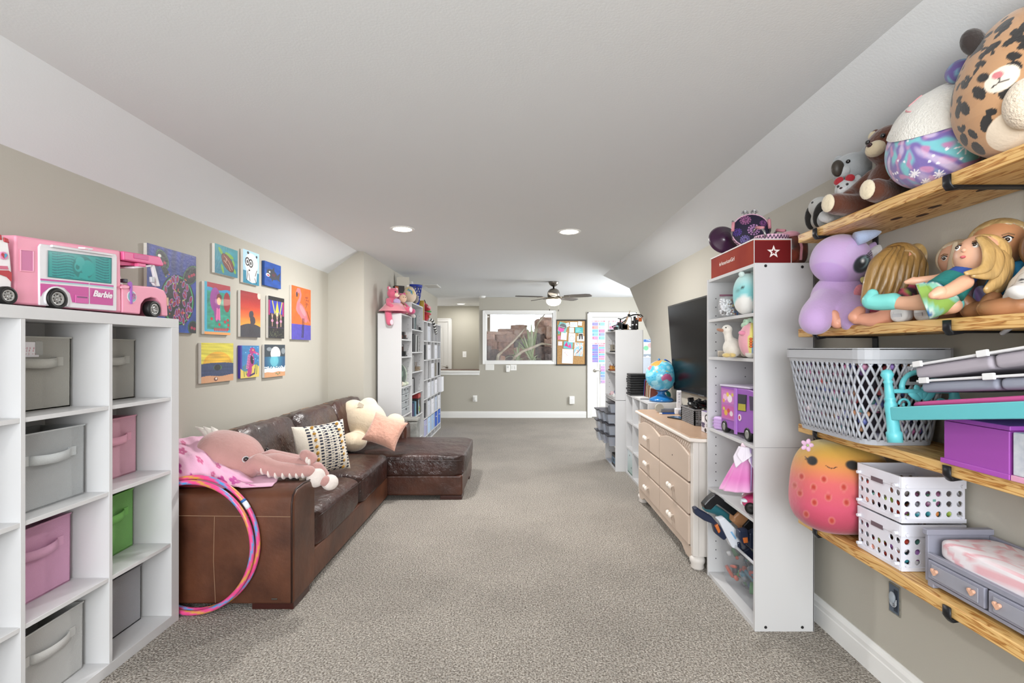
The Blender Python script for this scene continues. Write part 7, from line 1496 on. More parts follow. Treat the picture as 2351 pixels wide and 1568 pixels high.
# black fluffy ear of a plush between the two
t = thing('black_puff_plush', 'dark fuzzy plush peeking out between the leopard and galaxy plush', 'plush toy', (1.33, 1.33, Z1)); G().ell((0, 0, .13), (.06, .05, .13), nu=24, nv=16).obj('body', plush('3a322e'), t, smooth=True); G().ell((-.065, -.02, .3), (.04, .035, .042), nu=24, nv=16).obj('ear', plush('2e2926', .1, 160, .9), t, smooth=True); G().ell((-.03, -.01, .24), (.05, .045, .06), nu=24, nv=16).obj('head', plush('3f3833'), t, smooth=True)
# ---------------------------------------------------------------- bears on the top shelf
teddy('brown_bear', 'dark brown teddy bear with cream foot pads sitting on the highest shelf', (1.335, 1.735, Z1), -1.35, .78, '5a2f1c', 'd9c9a8', 'ded0b4', inner='d9c9a8', head=(.02, -.03, .30))
teddy('grey_bear', 'big pale grey plush with a dark nose sitting behind the brown bear', (1.355, 1.93, Z1), -1.2, .74, 'a9adb0', 'b9bcbd', head=(0, -.05, .30), legs=[[(-.06, -.02, .05), (-.08, -.08, .045), (-.09, -.12, .045)], [(.06, -.02, .05), (.08, -.08, .045), (.09, -.12, .045)]])
G().ell((0, 0, 0), (.02, .026, .032)).obj('big_nose', M('3a332c', .5), None, smooth=True)
bn = COL.objects[-1]; bn.parent = [o for o in COL.objects if o.name.startswith('grey_bear')][0]; bn.location = (0, -.115, .215)
kb = teddy('koala_plush', 'small grey koala plush with a red bow near the far end of the highest shelf', (1.285, 1.885, Z1), -1.0, .44, 'c3c5c6', 'd6d6d6', vox=.006)
for s_ in (-1, 1): G().ell((s_*.02, -.03, .165), (.018, .008, .014), (0, s_*.4, 0)).obj('bow_loop', plush('a81f2c'), kb, smooth=True)
dg2 = thing('spaniel_plush', 'grey plush dog with a long black ear at the far end of the highest shelf', 'plush toy', (1.285, 2.02, Z1)); GP_ = plush('b3b3b0')
g = G(); g.ell((0, 0, .05), (.06, .045, .05)); g.ell((-.03, -.01, .1), (.045, .04, .042)); g.obj('body', GP_, dg2, remesh=.006)
G().ell((-.05, -.045, .06), (.03, .014, .055), (0, .25, 0)).obj('ear', plush('1d1a18'), dg2, smooth=True); G().ell((-.045, .03, .065), (.025, .014, .05)).obj('ear', plush('1d1a18'), dg2, smooth=True); eye(dg2, (-.068, -.02, .115), .005)
# ================================================================ SECOND SHELF: purple unicorn and dolls
uo = W(1925, 752, 1.93); un = thing('unicorn_plush', 'lilac unicorn plush with a pale blue horn sitting on the second shelf', 'plush toy', (uo.x, uo.y, Z2))
def up(u, v, y): return tuple(W(u, v, y)-Vector((uo.x, uo.y, Z2)))
LIL = plush('b99ac8', .07, 90, .25, 7); LIW = plush('e3e0e0', .03)
g = G(); g.ell(up(1930, 690, 1.95), (.115, .09, .115), (0, -.15, 0), nu=22, nv=16); limb(g, [up(1900, 700, 1.92), up(1878, 722, 1.86), up(1872, 735, 1.84)], [.07, .062, .058], 14); limb(g, [up(1950, 700, 1.9), up(1960, 722, 1.8), up(1962, 735, 1.77)], [.065, .055, .05], 14)
g.obj('body', LIL, un, remesh=.007, sm=8)
hd = up(1930, 597, 1.92); ho = G().ell(hd, (.108, .096, .10), (0, .25, 0), nu=200, nv=120, fn=lambda x, y, z: (x*(1+.10*max(0, -z)), y, z)).obj('head', VC(.9, bs=80, bst=.2, sheen=.35), un, smooth=True)
def f(c):
    x, y, f_ = viewxy(c, hd, Vector((uo.x, uo.y, Z2))); k = fill(len(c), 'bb9ecb'); k = over(k, (nz(x*14, y*14, .8, 3) > .15)*.3, 'b6a6cc'); F_ = (f_ > 0)
    k = over(k, el(x, y, -.045, -.05, .07, .045, -.2)*F_*.6, 'b08cc8'); k = over(k, el(x, y, .068, -.022, .026, .034, -.45)*F_, '17202a'); k = over(k, el(x, y, .073, -.016, .015, .024, -.45)*F_, '8fb3b8'); k = over(k, el(x, y, .066, -.02, .012, .02, -.45)*F_, '101820'); k = over(k, el(x, y, .07, -.01, .006, .008)*F_, 'f2f4f4')
    for q in range(3): k = over(k, seg(x, y, .083, -.0+.006*q, .1, .01+.01*q, .0016)*F_, '17202a')
    return k
paint(ho, f)
G().lathe([(.026, 0), (.024, .03), (.014, .07), (.004, .09), (0, .092)], 16, TR(*up(1966, 548, 1.83), 0, 1.3, -.1)).obj('horn', plush('a9b9d8', .05), un, smooth=True)
G().ell(up(2015, 578, 1.93), (.045, .018, .026), (0, -.45, .2), nu=18, nv=12).obj('ear', LIW, un, smooth=True); G().ell(up(2008, 572, 1.945), (.045, .016, .028), (0, -.45, .2), nu=18, nv=12).obj('ear_back', LIL, un, smooth=True)
G().ell(up(1972, 668, 1.83), (.018, .008, .026), (0, .4, 0)).obj('wing_patch', plush('d0808c'), un, smooth=True); G().ell(up(1987, 645, 1.86), (.022, .008, .014), (0, .5, 0)).obj('wing_patch', plush('c9bf7a'), un, smooth=True)
# ---------------------------------------------------------------- dolls
def doll(name, label, base, y0, head, r, face, hair, skin, limbs, cloth, strands, lips='b8565c', browc='8a6a4a', hair_cap=True, eyes=True):
    """doll placed by points; head=(u,v,y) r radius, face = direction the face looks (x,y,z); limbs/cloth/strands lists of (name, colour, [(u,v,y)..], radii)"""
    org = W(*base); t = thing(name, label, 'doll', (org.x, org.y, Z2)); O = Vector((org.x, org.y, Z2)); q = lambda p: tuple(W(*p)-O)
    sk = M(skin, .42, ns=4, na=.03); hc = Vector(q(head)); D = Vector(face).normalized(); R_ = D.cross(Vector((0, 0, 1))).normalized(); U = R_.cross(D)
    for (n_, col, P_, rr) in limbs:
        g = G(); PP = [q(p) for p in P_]; N = 14; Q = [tuple(cat(np.array(PP), j/N)) for j in range(N+1)]; ri = list(np.interp(np.linspace(0, 1, N+1), np.linspace(0, 1, len(rr)), rr)); limb(g, Q, ri, 12); g.obj(n_, M(col, .4, ns=4, na=.03) if isinstance(col, str) else col, t, remesh=.004, sm=3)
    for (n_, col, P_, rr) in cloth:
        g = G(); PP = [q(p) for p in P_]; N = 14; Q = [tuple(cat(np.array(PP), j/N)) for j in range(N+1)]; ri = list(np.interp(np.linspace(0, 1, N+1), np.linspace(0, 1, len(rr)), rr)); g.tube(Q, ri, 22, flat=.75)
        o = g.obj(n_, VC(.75, bs=60, bst=.2) if callable(col) else M(col, .8, bs=70, bst=.25), t, smooth=True)
        if callable(col): paint(o, col)
    mt = Matrix((R_, U, -D)).transposed().to_4x4(); mt.translation = hc
    fm = lambda x, y, z: (x*(1-.16*max(0, -y)-.02), y*1.06, z)
    g2 = G(); g2.ell((0, 0, 0), (r*.92, r, r*.95), nu=36, nv=24, fn=fm); g = G(); g.add(g2.v, g2.f, mt); hd_ = g.obj('head', sk, t, smooth=True)
    loc = lambda x, y, z: tuple(mt @ Vector((x*r, y*r, z*r)))
    if eyes:
        G().ell(loc(0, -.12, -.95), (r*.11,)*3, nu=10, nv=8).obj('nose', sk, hd_, smooth=True); G().ell(loc(0, -.42, -.84), (r*.17, r*.1, r*.07), nu=12, nv=8).obj('lips', M(lips, .35), hd_, smooth=True)
        for s_ in (-1, 1):
            G().ell(loc(s_*.36, .1, -.84), (r*.13,)*3, nu=12, nv=8).obj('eye', EYW, hd_, smooth=True); G().ell(loc(s_*.36, .1, -.93), (r*.085,)*3, nu=12, nv=8).obj('iris', M('2a1c14', .15, coat=1), hd_, smooth=True)
            G().tube([loc(s_*.2, .3, -.92), loc(s_*.38, .36, -.86), loc(s_*.55, .28, -.74)], r*.025, 5).obj('eyebrow', M(browc, .6), hd_); G().tube([loc(s_*.22, .2, -.93), loc(s_*.38, .25, -.88), loc(s_*.52, .15, -.8)], r*.03, 5).obj('eyelashes', M('1a1210', .6), hd_)
            G().ell(loc(s_*.9, -.1, .05), (r*.08, r*.14, r*.18), nu=10, nv=8).obj('ear', sk, hd_, smooth=True)
    hm = M(hair, .38, ns=30, na=.35, stretch=(1, 1, .12), bs=60, bst=.5, coat=.15)
    if hair_cap:
        g2 = G(); g2.ell((0, .1*r, .14*r), (r*1.06, r*1.06, r*1.0), nu=32, nv=20, fn=lambda x, y, z: (x, y, z if z > -.35 or y > .55 else -.35)); g = G(); g.add(g2.v, g2.f, mt); hp = g.obj('hair', hm, t, smooth=True)
    else: hp = t
    for k, (P_, rr) in enumerate(strands):
        Q = [tuple(cat(np.array([q(p) for p in P_]), j/14)) for j in range(15)]; ri = list(np.interp(np.linspace(0, 1, 15), np.linspace(0, 1, len(rr)), rr))
        G().tube(Q, ri, 10, flat=.55).obj('hair_lock', hm, t, smooth=True)
    return t
SKN = 'd3a07c'; TANS = 'b07c56'; PEACH = 'd99a80'
def stripes(c):
    x = c[:, 0]*9+c[:, 2]*14; k = fill(len(c), '8fd0b8'); s = np.sin(x*3+np.sin(c[:, 1]*40)); k = over(k, s > .45, '2f6fb0'); k = over(k, s < -.55, '93bb52'); return over(k, (s > .1) & (s < .45), 'd9ece2')
def floral(c): n = nz(c[:, 0]*22, c[:, 2]*22+c[:, 1]*12, 1.3, 8); k = fill(len(c), '6a9fc4'); k = over(k, n > .25, 'c9cfe6'); return over(k, n < -.3, '7a5aa8')
def printed(c): n = nz(c[:, 0]*30, c[:, 2]*30+c[:, 1]*20, 1.3, 9); return over(fill(len(c), 'dcdad8'), n > .52, '3a3f4a')
def bits(c): n = nz(c[:, 0]*30, c[:, 2]*30+c[:, 1]*20, 1.3, 19); k = over(fill(len(c), '2a1f2c'), n > .2, 'c9506a'); return over(k, n < -.3, '8fb04a')
# wavy brown-haired doll slumped forward, hair over the face
doll('long_hair_doll', 'doll slumped forward with wavy honey brown hair hiding the face', (2050, 740, 1.72), 1.72, (2062, 605, 1.70), .062, (-.8, -.45, -.35), 'a5804a', PEACH,
    [('leg', PEACH, [(2040, 722, 1.70), (1990, 736, 1.74), (1935, 738, 1.79), (1922, 738, 1.80)], [.03, .025, .02, .02]), ('foot', PEACH, [(1922, 742, 1.80), (1914, 722, 1.81)], [.021, .018]), ('leg', PEACH, [(2050, 722, 1.60), (2010, 734, 1.64), (1975, 732, 1.68), (1966, 732, 1.69)], [.03, .025, .02, .02]), ('foot', PEACH, [(1962, 728, 1.69), (1974, 714, 1.69)], [.021, .018])],
    [('dress', bits, [(2065, 650, 1.70), (2060, 700, 1.68), (2040, 728, 1.68)], [.05, .065, .075])],
    [([(2060+9*k, 566+2*abs(k), 1.66+.008*k), (2040+14*k, 600, 1.63+.006*k), (2025+16*k, 650, 1.63+.006*k), (2010+15*k+6*(k % 2), 690+(k % 3)*6, 1.64+.006*k)], [.012, .02, .018, .006]) for k in range(-2, 6)], hair_cap=True, eyes=False)
# fluffy blonde doll behind
doll('fluffy_hair_doll', 'doll with fluffy pale blonde hair turned to the wall behind the slumped doll', (2110, 740, 1.78), 1.78, (2118, 598, 1.76), .058, (.6, .5, .1), 'c9a86c', SKN,
    [('leg', SKN, [(2100, 735, 1.76), (2060, 740, 1.72), (2030, 742, 1.70)], [.028, .022, .018])], [('jacket', 'c9566a', [(2118, 650, 1.76), (2112, 700, 1.75), (2100, 735, 1.74)], [.045, .055, .06])],
    [([(2115+7*k, 570, 1.74), (2112+12*k, 610, 1.71), (2108+13*k, 660+5*(k % 2), 1.71)], [.012, .02, .008]) for k in range(-2, 4)], eyes=False)
# pale blonde doll
doll('pale_blonde_doll', 'doll with platinum blonde hair and dark eyes behind the reclining doll', (2190, 730, 1.52), 1.52, (2202, 597, 1.50), .056, (-.85, -.5, -.05), 'cdbba0', 'c99a80',
    [('leg', 'a87a5c', [(2190, 718, 1.50), (2120, 730, 1.58), (2080, 726, 1.62)], [.03, .026, .022])], [('blouse', 'c9a9b4', [(2205, 640, 1.5), (2200, 690, 1.5), (2190, 718, 1.5)], [.04, .055, .06])],
    [([(2215, 552, 1.49), (2245, 590, 1.5), (2240, 640, 1.5)], [.014, .022, .01]), ([(2195, 556, 1.47), (2185, 600, 1.47), (2175, 650, 1.47)], [.008, .012, .005]), ([(2225, 550, 1.5), (2258, 600, 1.52), (2250, 660, 1.52)], [.014, .02, .008])])
# white trainers of the pale blonde doll
for k, (u, v, y) in enumerate(((2072, 716, 1.56), (2130, 712, 1.50))):
    o = W(u, v, y); t = thing('doll_shoe', ['white doll shoe on the second shelf, nearer the unicorn', 'white doll shoe on the second shelf, nearer the tan feet'][k], 'doll shoe', (o.x, o.y, Z2), rot=(0, -.15, .5-.3*k), group='white doll shoes')
    G().ell((0, 0, .026), (.03, .027, .026), nu=22, nv=14, e1=.7, e2=.7).obj('upper', M('e3e2e4', .4), t, smooth=True); G().ell((-.018, -.002, .028), (.012, .024, .028), nu=20, nv=14, e2=.8).obj('sole', M('ececee', .45), t, smooth=True); B(-.034, -.03, -.012, .012, .02, .03).obj('tread', M('c9c9ce', .5), t)
# reclining doll with teal boots
TB = '78ccc6'
doll('reclining_doll', 'blonde doll in a blue and green dress with teal boots lying back', (2200, 730, 1.40), 1.40, (2246, 590, 1.33), .058, (-.93, -.25, .42), 'c9a468', 'dba98c',
    [('leg', 'dba98c', [(2140, 690, 1.40), (2090, 696, 1.45), (2050, 694, 1.49)], [.028, .022, .02]), ('boot', TB, [(2050, 692, 1.49), (2020, 694, 1.52), (2000, 692, 1.54)], [.027, .026, .026]), ('boot_toe', TB, [(2000, 690, 1.54), (2003, 675, 1.54)], [.026, .017]),
     ('leg', 'dba98c', [(2185, 700, 1.36), (2170, 706, 1.38)], [.026, .022]), ('boot', TB, [(2190, 698, 1.36), (2170, 700, 1.39), (2158, 702, 1.40)], [.024, .026, .026]), ('boot_sole', 'a03f3a', [(2180, 712, 1.385), (2172, 708, 1.40)], [.009, .009]),
     ('arm', 'dba98c', [(2205, 625, 1.40), (2160, 640, 1.42), (2110, 645, 1.44), (2092, 646, 1.45)], [.018, .016, .013, .011]), ('hand', 'dba98c', [(2098, 645, 1.447), (2080, 648, 1.455)], [.013, .007]),
     ('arm', 'dba98c', [(2215, 648, 1.27), (2180, 668, 1.26), (2155, 676, 1.26)], [.02, .018, .015]), ('hand', 'dba98c', [(2158, 672, 1.26), (2142, 678, 1.26)], [.018, .011])],
    [('bodice', '2f4f9a', [(2222, 625, 1.34), (2195, 645, 1.35), (2180, 660, 1.36)], [.04, .047, .05]), ('sash', '1f7a76', [(2200, 640, 1.345), (2170, 668, 1.355)], [.05, .062]), ('skirt', stripes, [(2178, 662, 1.36), (2150, 682, 1.38), (2118, 692, 1.40)], [.052, .068, .072])],
    [([(2262, 552, 1.31), (2300, 590, 1.28), (2292, 640, 1.26), (2262, 668, 1.25)], [.016, .026, .024, .008]), ([(2255, 548, 1.30), (2285, 585, 1.265), (2275, 625, 1.25), (2230, 632, 1.245)], [.016, .022, .02, .006]), ([(2265, 555, 1.33), (2312, 600, 1.31), (2305, 650, 1.29), (2285, 672, 1.28)], [.016, .024, .022, .008]), ([(2250, 545, 1.29), (2270, 575, 1.26), (2262, 615, 1.245), (2215, 628, 1.245)], [.012, .016, .013, .005])], lips='c05a60')
# tan doll in a blue shirt
doll('blue_shirt_doll', 'tan-skinned doll with ash blonde hair and a bright blue shirt', (2300, 725, 1.36), 1.36, (2292, 563, 1.36), .066, (-.75, -.62, -.05), 'a58a5c', TANS,
    [('leg', TANS, [(2320, 705, 1.30), (2270, 712, 1.33), (2232, 712, 1.36)], [.034, .028, .024]), ('foot', TANS, [(2230, 712, 1.37), (2212, 690, 1.375)], [.026, .02]), ('leg', TANS, [(2345, 700, 1.22), (2300, 708, 1.25), (2272, 708, 1.28)], [.034, .028, .024]), ('foot', TANS, [(2268, 708, 1.29), (2280, 684, 1.29)], [.025, .02])],
    [('shirt', '2f8fc4', [(2322, 608, 1.37), (2334, 640, 1.35), (2322, 680, 1.34)], [.042, .06, .066]), ('sleeve', '2f8fc4', [(2330, 615, 1.34), (2345, 650, 1.30), (2318, 672, 1.28)], [.032, .03, .026]), ('skirt', floral, [(2310, 675, 1.35), (2290, 692, 1.35), (2262, 698, 1.36)], [.06, .068, .07])],
    [([(2310, 520, 1.36), (2345, 560, 1.36), (2335, 620, 1.36)], [.014, .026, .012]), ([(2300, 518, 1.35), (2270, 540, 1.36), (2258, 575, 1.36)], [.008, .012, .006]), ([(2320, 525, 1.37), (2355, 570, 1.38), (2345, 640, 1.38)], [.016, .026, .012])])
doll('white_shirt_doll', 'doll in a white printed shirt and denim cut off by the right frame edge', (2400, 720, 1.2), 1.2, (2425, 570, 1.22), .064, (-.8, -.6, 0), '6a4a30', TANS,
    [('leg', TANS, [(2400, 700, 1.2), (2362, 700, 1.24), (2345, 700, 1.26)], [.034, .03, .026])], [('shirt', printed, [(2412, 610, 1.22), (2404, 650, 1.2), (2395, 685, 1.18)], [.045, .068, .072]), ('sleeve', printed, [(2372, 640, 1.2), (2358, 662, 1.18), (2335, 672, 1.17)], [.03, .028, .022]), ('shorts', '5f7fae', [(2395, 682, 1.19), (2368, 697, 1.2)], [.06, .04])],
    [([(2430, 530, 1.22), (2450, 590, 1.22), (2440, 650, 1.22)], [.02, .03, .012])])
# ================================================================ THIRD SHELF: laundry basket, doll bed, purple box
bx = thing('laundry_basket', 'large grey plastic lattice basket with a lid full of toys on the third shelf', 'basket', (1.265, 1.79, Z3))
GB = M('a9acb4', .4); GL = M('aeb0b5', .6)
def rr_path(u, hx_, hy_, r):
    """point on a rounded rectangle, u in 0..1"""
    segs = [(2*(hy_-r), 'l'), (PI*r/2, 'c'), (2*(hx_-r), 'l'), (PI*r/2, 'c')]*2; P_ = sum(s for s, _ in segs); d = (u % 1)*P_; 
    pts = [((hx_), -(hy_-r)), ((hx_-r), hy_), (-hx_, (hy_-r)), (-(hx_-r), -hy_)]; dirs = [(0, 1), (-1, 0), (0, -1), (1, 0)]; cen = [(hx_-r, hy_-r), (-(hx_-r), hy_-r), (-(hx_-r), -(hy_-r)), (hx_-r, -(hy_-r))]
    for k in range(4):
        ln = 2*(hy_-r) if k % 2 == 0 else 2*(hx_-r)
        if d <= ln: return (pts[k][0]+dirs[k][0]*d, pts[k][1]+dirs[k][1]*d)
        d -= ln
        if d <= PI*r/2: a = k*PI/2+d/r; return (cen[k][0]+r*math.cos(a), cen[k][1]+r*math.sin(a))
        d -= PI*r/2
    return pts[0]
def wallp(u, v): x, y = rr_path(u, .118+.030*v, .2+.028*v, .05); return (x, y, .014+v*.262)
NU, NV = 52, 17
g = G()
for k in range(NU):
    for s in (1, -1): g.tube([wallp((k+s*j*.5*.5)/NU, j/NV) for j in range(NV+1)], .0036, 5, flat=1.3)
g.obj('lattice', GB, bx, smooth=True, kind='stuff')
N_ = 72
def band(z0, z1, e0, e1, th, name, mat):
    g = G(); n = N_
    for (z, e, inn) in ((z0, e0, 0), (z1, e1, 0), (z1, e1-th, 1), (z0, e0-th, 1)): g.v += [(*rr_path(k/n, .118+e, .2+e, .05), z) for k in range(n)]
    for q in range(4):
        for k in range(n): k2 = (k+1) % n; g.f.append((q*n+k, q*n+k2, ((q+1) % 4)*n+k2, ((q+1) % 4)*n+k))
    return g.obj(name, mat, bx, smooth=False)
band(0, .018, 0, .002, .006, 'bottom_rim', GB); band(.27, .285, .033, .036, .006, 'top_band', GL); band(.284, .318, .040, .040, .01, 'lid_rim', GL)
g = G(); n = N_; g.v = [(*rr_path(k/n, .158, .24, .05), .318) for k in range(n)]; g.f = [tuple(range(n))]; g.obj('lid', GL, bx, solid=.006)
g = G(); g.v = [(*rr_path(k/n, .115, .197, .05), .006) for k in range(n)]; g.f = [tuple(range(n))]; g.obj('base', GB, bx, solid=.008)
# solid corner strips and handle opening on the near end
for (u_) in (.0, .0): pass
B(-.02, .1, -.226, -.220, .20, .262).obj('handle_frame', GL, bx, bev=.004); B(.0, .08, -.2275, -.2255, .212, .248).obj('handle_opening', M('0c0c0e', .8), bx, bev=.008)
r = random.Random(5); TC = ['c46a9a', '5f6aa8', 'd3a07c', '9a7ac4', '6aa0a8', '2a2a40', 'c98aa8', 'b07a58', '8a8aa0', 'd0c6cc', '3a6a6a', 'a8484a', '201a24', '14141c', '6a4a8a']
J = Jumble()
for k in range(320):
    u = r.random(); v = r.uniform(.02, .95); x, y, z = wallp(u, v); f_ = r.uniform(.84, .9); s = r.uniform(.01, .018)
    J.put(lambda g: g.ell((x*f_, y*f_, z), (s, s*r.uniform(.6, 1.4), s*r.uniform(.5, 1.3)), (r.random()*3, r.random()*3, 0), nu=10, nv=7), r.choice(TC))
J.obj('toys', bx)
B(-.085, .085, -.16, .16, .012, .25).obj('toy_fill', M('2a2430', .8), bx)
# ---------------------------------------------------------------- purple box and pale box
t = thing('purple_box', 'bright purple lidded box at the front of the third shelf', 'box', (1.19, 1.262, Z3)); PB = M('9a48a4', .4)
B(0, .2, -.09, .09, .012, .118).obj('box_body', PB, t, bev=.002); B(-.004, .204, -.094, .098, 0, .014).obj('base_lip', M('a54eae', .4), t, bev=.002)
g = G().prism([(0, 0), (.2, 0), (.2, .012), (0, .012)], -.092, .092, TR(.0, 0, .119, PI/2, 0, 0)); g.obj('lid', M('8f42a0', .4), t, bev=.002); g = G(); 
t = thing('pale_box', 'pale glittery box with a pink base at the right edge of the third shelf', 'box', (1.19, 1.08, Z3)); B(0, .2, -.082, .084, .014, .118).obj('box_body', M('c9cbd2', .5, ns=60, h2='b3b8c4'), t, bev=.003); B(-.003, .203, -.085, .0865, 0, .014).obj('base', M('d79ab8', .5), t, bev=.002)
G().lathe([(.0, .002), (.045, .002), (.045, 0)], 24, TR(-.001, -.03, .06, 0, -PI/2, 0)).obj('round_print', M('a8705a', .5), t)
o = G().tube([(0, 0, .004), (.03, .03, .004), (.07, .035, .004), (.09, .01, .004), (.07, -.02, .004)], .004, 6).obj('black_cable', M('141416', .5), None, smooth=True, loc=(1.25, 1.405, Z3)); tag(o, 'loop of black cable lying on the third shelf behind the purple box', 'cable')
# ---------------------------------------------------------------- teal doll bed lying on the boxes
be = thing('doll_bed', 'turquoise plastic doll bed frame tilted on top of the purple box', 'doll bed', (1.15, 1.49, 1.118), rot=(-.155, 0, 0)); TQ = M('62bcc4', .35)
for x in (0, .2):
    G().lathe([(.0, -.095), (.02, -.095), (.021, -.065), (.017, -.06), (.016, -.01), (.017, .02), (.013, .032), (.016, .036), (.013, .042), (.011, .085), (.014, .09), (.01, .096), (.018, .112), (.013, .126), (0, .13)], 20, TR(x, 0, 0)).obj('bed_post', TQ, be, smooth=True)
B(-.012, .0, -.5, 0, -.028, .012).obj('side_rail', TQ, be, bev=.003); B(.2, .212, -.5, 0, -.028, .012).obj('side_rail', TQ, be, bev=.003); B(.0, .2, -.006, .006, .055, .068).obj('headboard_bar', TQ, be, bev=.003)
B(.0, .2, -.5, -.01, -.022, -.01).obj('slat_base', TQ, be)
G().tube([(.1-.06*math.cos(a), 0, .066+.055*math.sin(a)) for a in np.linspace(0, PI, 14)], .008, 8).obj('headboard_arch', TQ, be, smooth=True)
for a in (-.9, -.3, .3, .9): G().ell((.1+.03*math.sin(a), 0, .03+.03*math.cos(a)), (.012, .006, .024), (0, a, 0)).obj('headboard_petal', TQ, be, smooth=True)
for s in (-1, 1): G().tube([(.1+s*(.055+.02*math.cos(q)*(1-q/9)), 0, .02+.02*math.sin(q)*(1-q/9)) for q in np.linspace(0, 7, 20)], .004, 6).obj('headboard_scroll', TQ, be, smooth=True)
t = thing('pink_doll_mattress', 'thin magenta mattress on the turquoise doll bed', 'doll mattress', (1.25, 1.24, 1.1665), rot=(-.155, 0, 0)); G().ell((0, 0, .008), (.09, .21, .01), nu=24, nv=10, e1=.4, e2=.3).obj('pad', M('c2508e', .8), t, smooth=True)
def tray(name, label, y0, y1, z0, tilt, h, mat, x=1.175):
    t = thing(name, label, 'doll tray', (x, y0, z0), rot=(tilt, 0, 0), group='grey doll trays'); L_ = y1-y0
    B(0, .2, 0, L_*.52, 0, h).obj('half_shell', mat, t, bev=.012, seg=3); B(0, .2, L_*.53, L_, 0, h).obj('half_shell', mat, t, bev=.012, seg=3)
    B(-.006, .206, -.004, L_+.006, h, h+.007).obj('white_tray', M('dfdfe2', .35), t, bev=.002)
    for q in (.1, .55, .95): B(-.012, -.004, L_*q-.015, L_*q+.015, h-.004, h+.013).obj('clip', M('e6e6e8', .35), t, bev=.002)
    return t
tray('doll_tray', 'lower slate grey folding doll tray resting on the magenta mattress', .93, 1.415, 1.238, -.115, .03, M('8f93a2', .6))
tray('doll_tray', 'upper mauve grey folding doll tray with a white frame on the stack', .93, 1.43, 1.304, -.165, .036, M('a9a2ac', .6), 1.168)
o = G().tube([(0, -.3, .0), (-.01, -.16, .012), (0, -.1, -.012)], .006, 8).obj('white_rod', M('d6d9e0', .3), None, smooth=True, loc=(1.26, 1.36, 1.352), rot=(-.1, 0, 0)); tag(o, 'bent white plastic rod on top of the tray stack', 'rod')
# ================================================================ FOURTH SHELF
sb = thing('strawberry_plush', 'big ombre plush with a smiling face and red seed spots on the lowest shelf', 'plush toy', (1.252, 1.885, Z4))
sc_ = (0, 0, .178); o = G().ell(sc_, (.174, .125, .176), nu=340, nv=200, e1=.66, e2=.8, fn=lambda x, y, z: (x*(1-.09*z), y*(1-.05*z), z)).obj('body', VC(.9, bs=70, bst=.25, sheen=.3), sb, smooth=True)
def f(c):
    x, y, f_ = viewxy(c, sc_, sb.location); F_ = f_ > 0; k = np.array([np.interp(y, [-.17, -.09, .0, .05, .1, .16], [hxs(h)[i] for h in ('a02a46', 'bf4560', 'c95a5a', 'c87a44', 'bd8c34', 'a89438')]) for i in range(3)]).T
    s_ = 1110/1.885; u0, v0 = 1190+sb.location.x*s_, 801-(sb.location.z+.178-H)*s_; q = lambda u, v: ((u-u0)/s_*.8, (v0-v)/s_*.95)
    for (u, v) in ((1838, 1105), (1892, 1105), (1937, 1117), (1868, 1126), (1834, 1144), (1902, 1144), (1943, 1150), (1870, 1160), (1820, 1128), (1985, 1110), (1980, 1160), (1850, 1190), (1910, 1195)): a, b = q(u, v); k = over(k, el(x, y, a, b, .0098, .0125)*F_, 'd39a8a'); k = over(k, el(x, y, a, b, .0078, .0105)*F_, 'a82a1c')
    for (u, w_) in ((1864, .0165), (1957, .0205)):
        a, b = q(u, 1066); k = over(k, el(x, y, a, b, w_, .0165)*F_, '0d0b0b'); s = 1 if u > 1900 else -1
        for j in range(3): k = over(k, seg(x, y, a+s*w_*.7, b+.003, a+s*(w_+.008), b+.002+.006*j, .0014)*F_, '1a1010')
    for j in range(8): a0, b0 = q(1897+3*j, 1074+5*math.sin(PI*j/8)); a1, b1 = q(1900+3*j, 1074+5*math.sin(PI*(j+1)/8)); k = over(k, seg(x, y, a0, b0, a1, b1, .0015)*F_, '2a1410')
    return k
paint(o, f)
fl = W(1853, 1022, 1.80)-Vector(sb.location)
for k in range(5): a = k*1.257; G().ell((fl.x+.014*math.cos(a), fl.y, fl.z+.014*math.sin(a)), (.011, .005, .008), (0, -a, 0)).obj('flower_petal', plush('d0a9c4'), sb, smooth=True)
G().sph(tuple(fl+Vector((0, -.004, 0))), .005).obj('flower_centre', plush('9ab06a'), sb, smooth=True)
# crates
CRW = M('dfe0ea', .4)
def holed(w, h, nx, ny, r, skip=(), x0=0, z0=0):
    """flat panel in x-z with round holes"""
    g = G(); cw, ch = w/nx, h/ny; n = 16
    for i in range(nx):
        for j in range(ny):
            cx, cz = (i+.5)*cw+x0, (j+.5)*ch+z0
            if (i, j) in skip: g.add([(cx-cw/2, 0, cz-ch/2), (cx+cw/2, 0, cz-ch/2), (cx+cw/2, 0, cz+ch/2), (cx-cw/2, 0, cz+ch/2)], [(0, 1, 2, 3)]); continue
            vs = []
            for k in range(n):
                a = 2*PI*k/n; c_, s_ = math.cos(a), math.sin(a); m_ = max(abs(c_), abs(s_)); vs.append((cx+c_/m_*cw/2, 0, cz+s_/m_*ch/2)); vs.append((cx+r*c_, 0, cz+r*s_))
            g.add(vs, [(2*k, 2*((k+1) % n), 2*((k+1) % n)+1, 2*k+1) for k in range(n)])
    return g
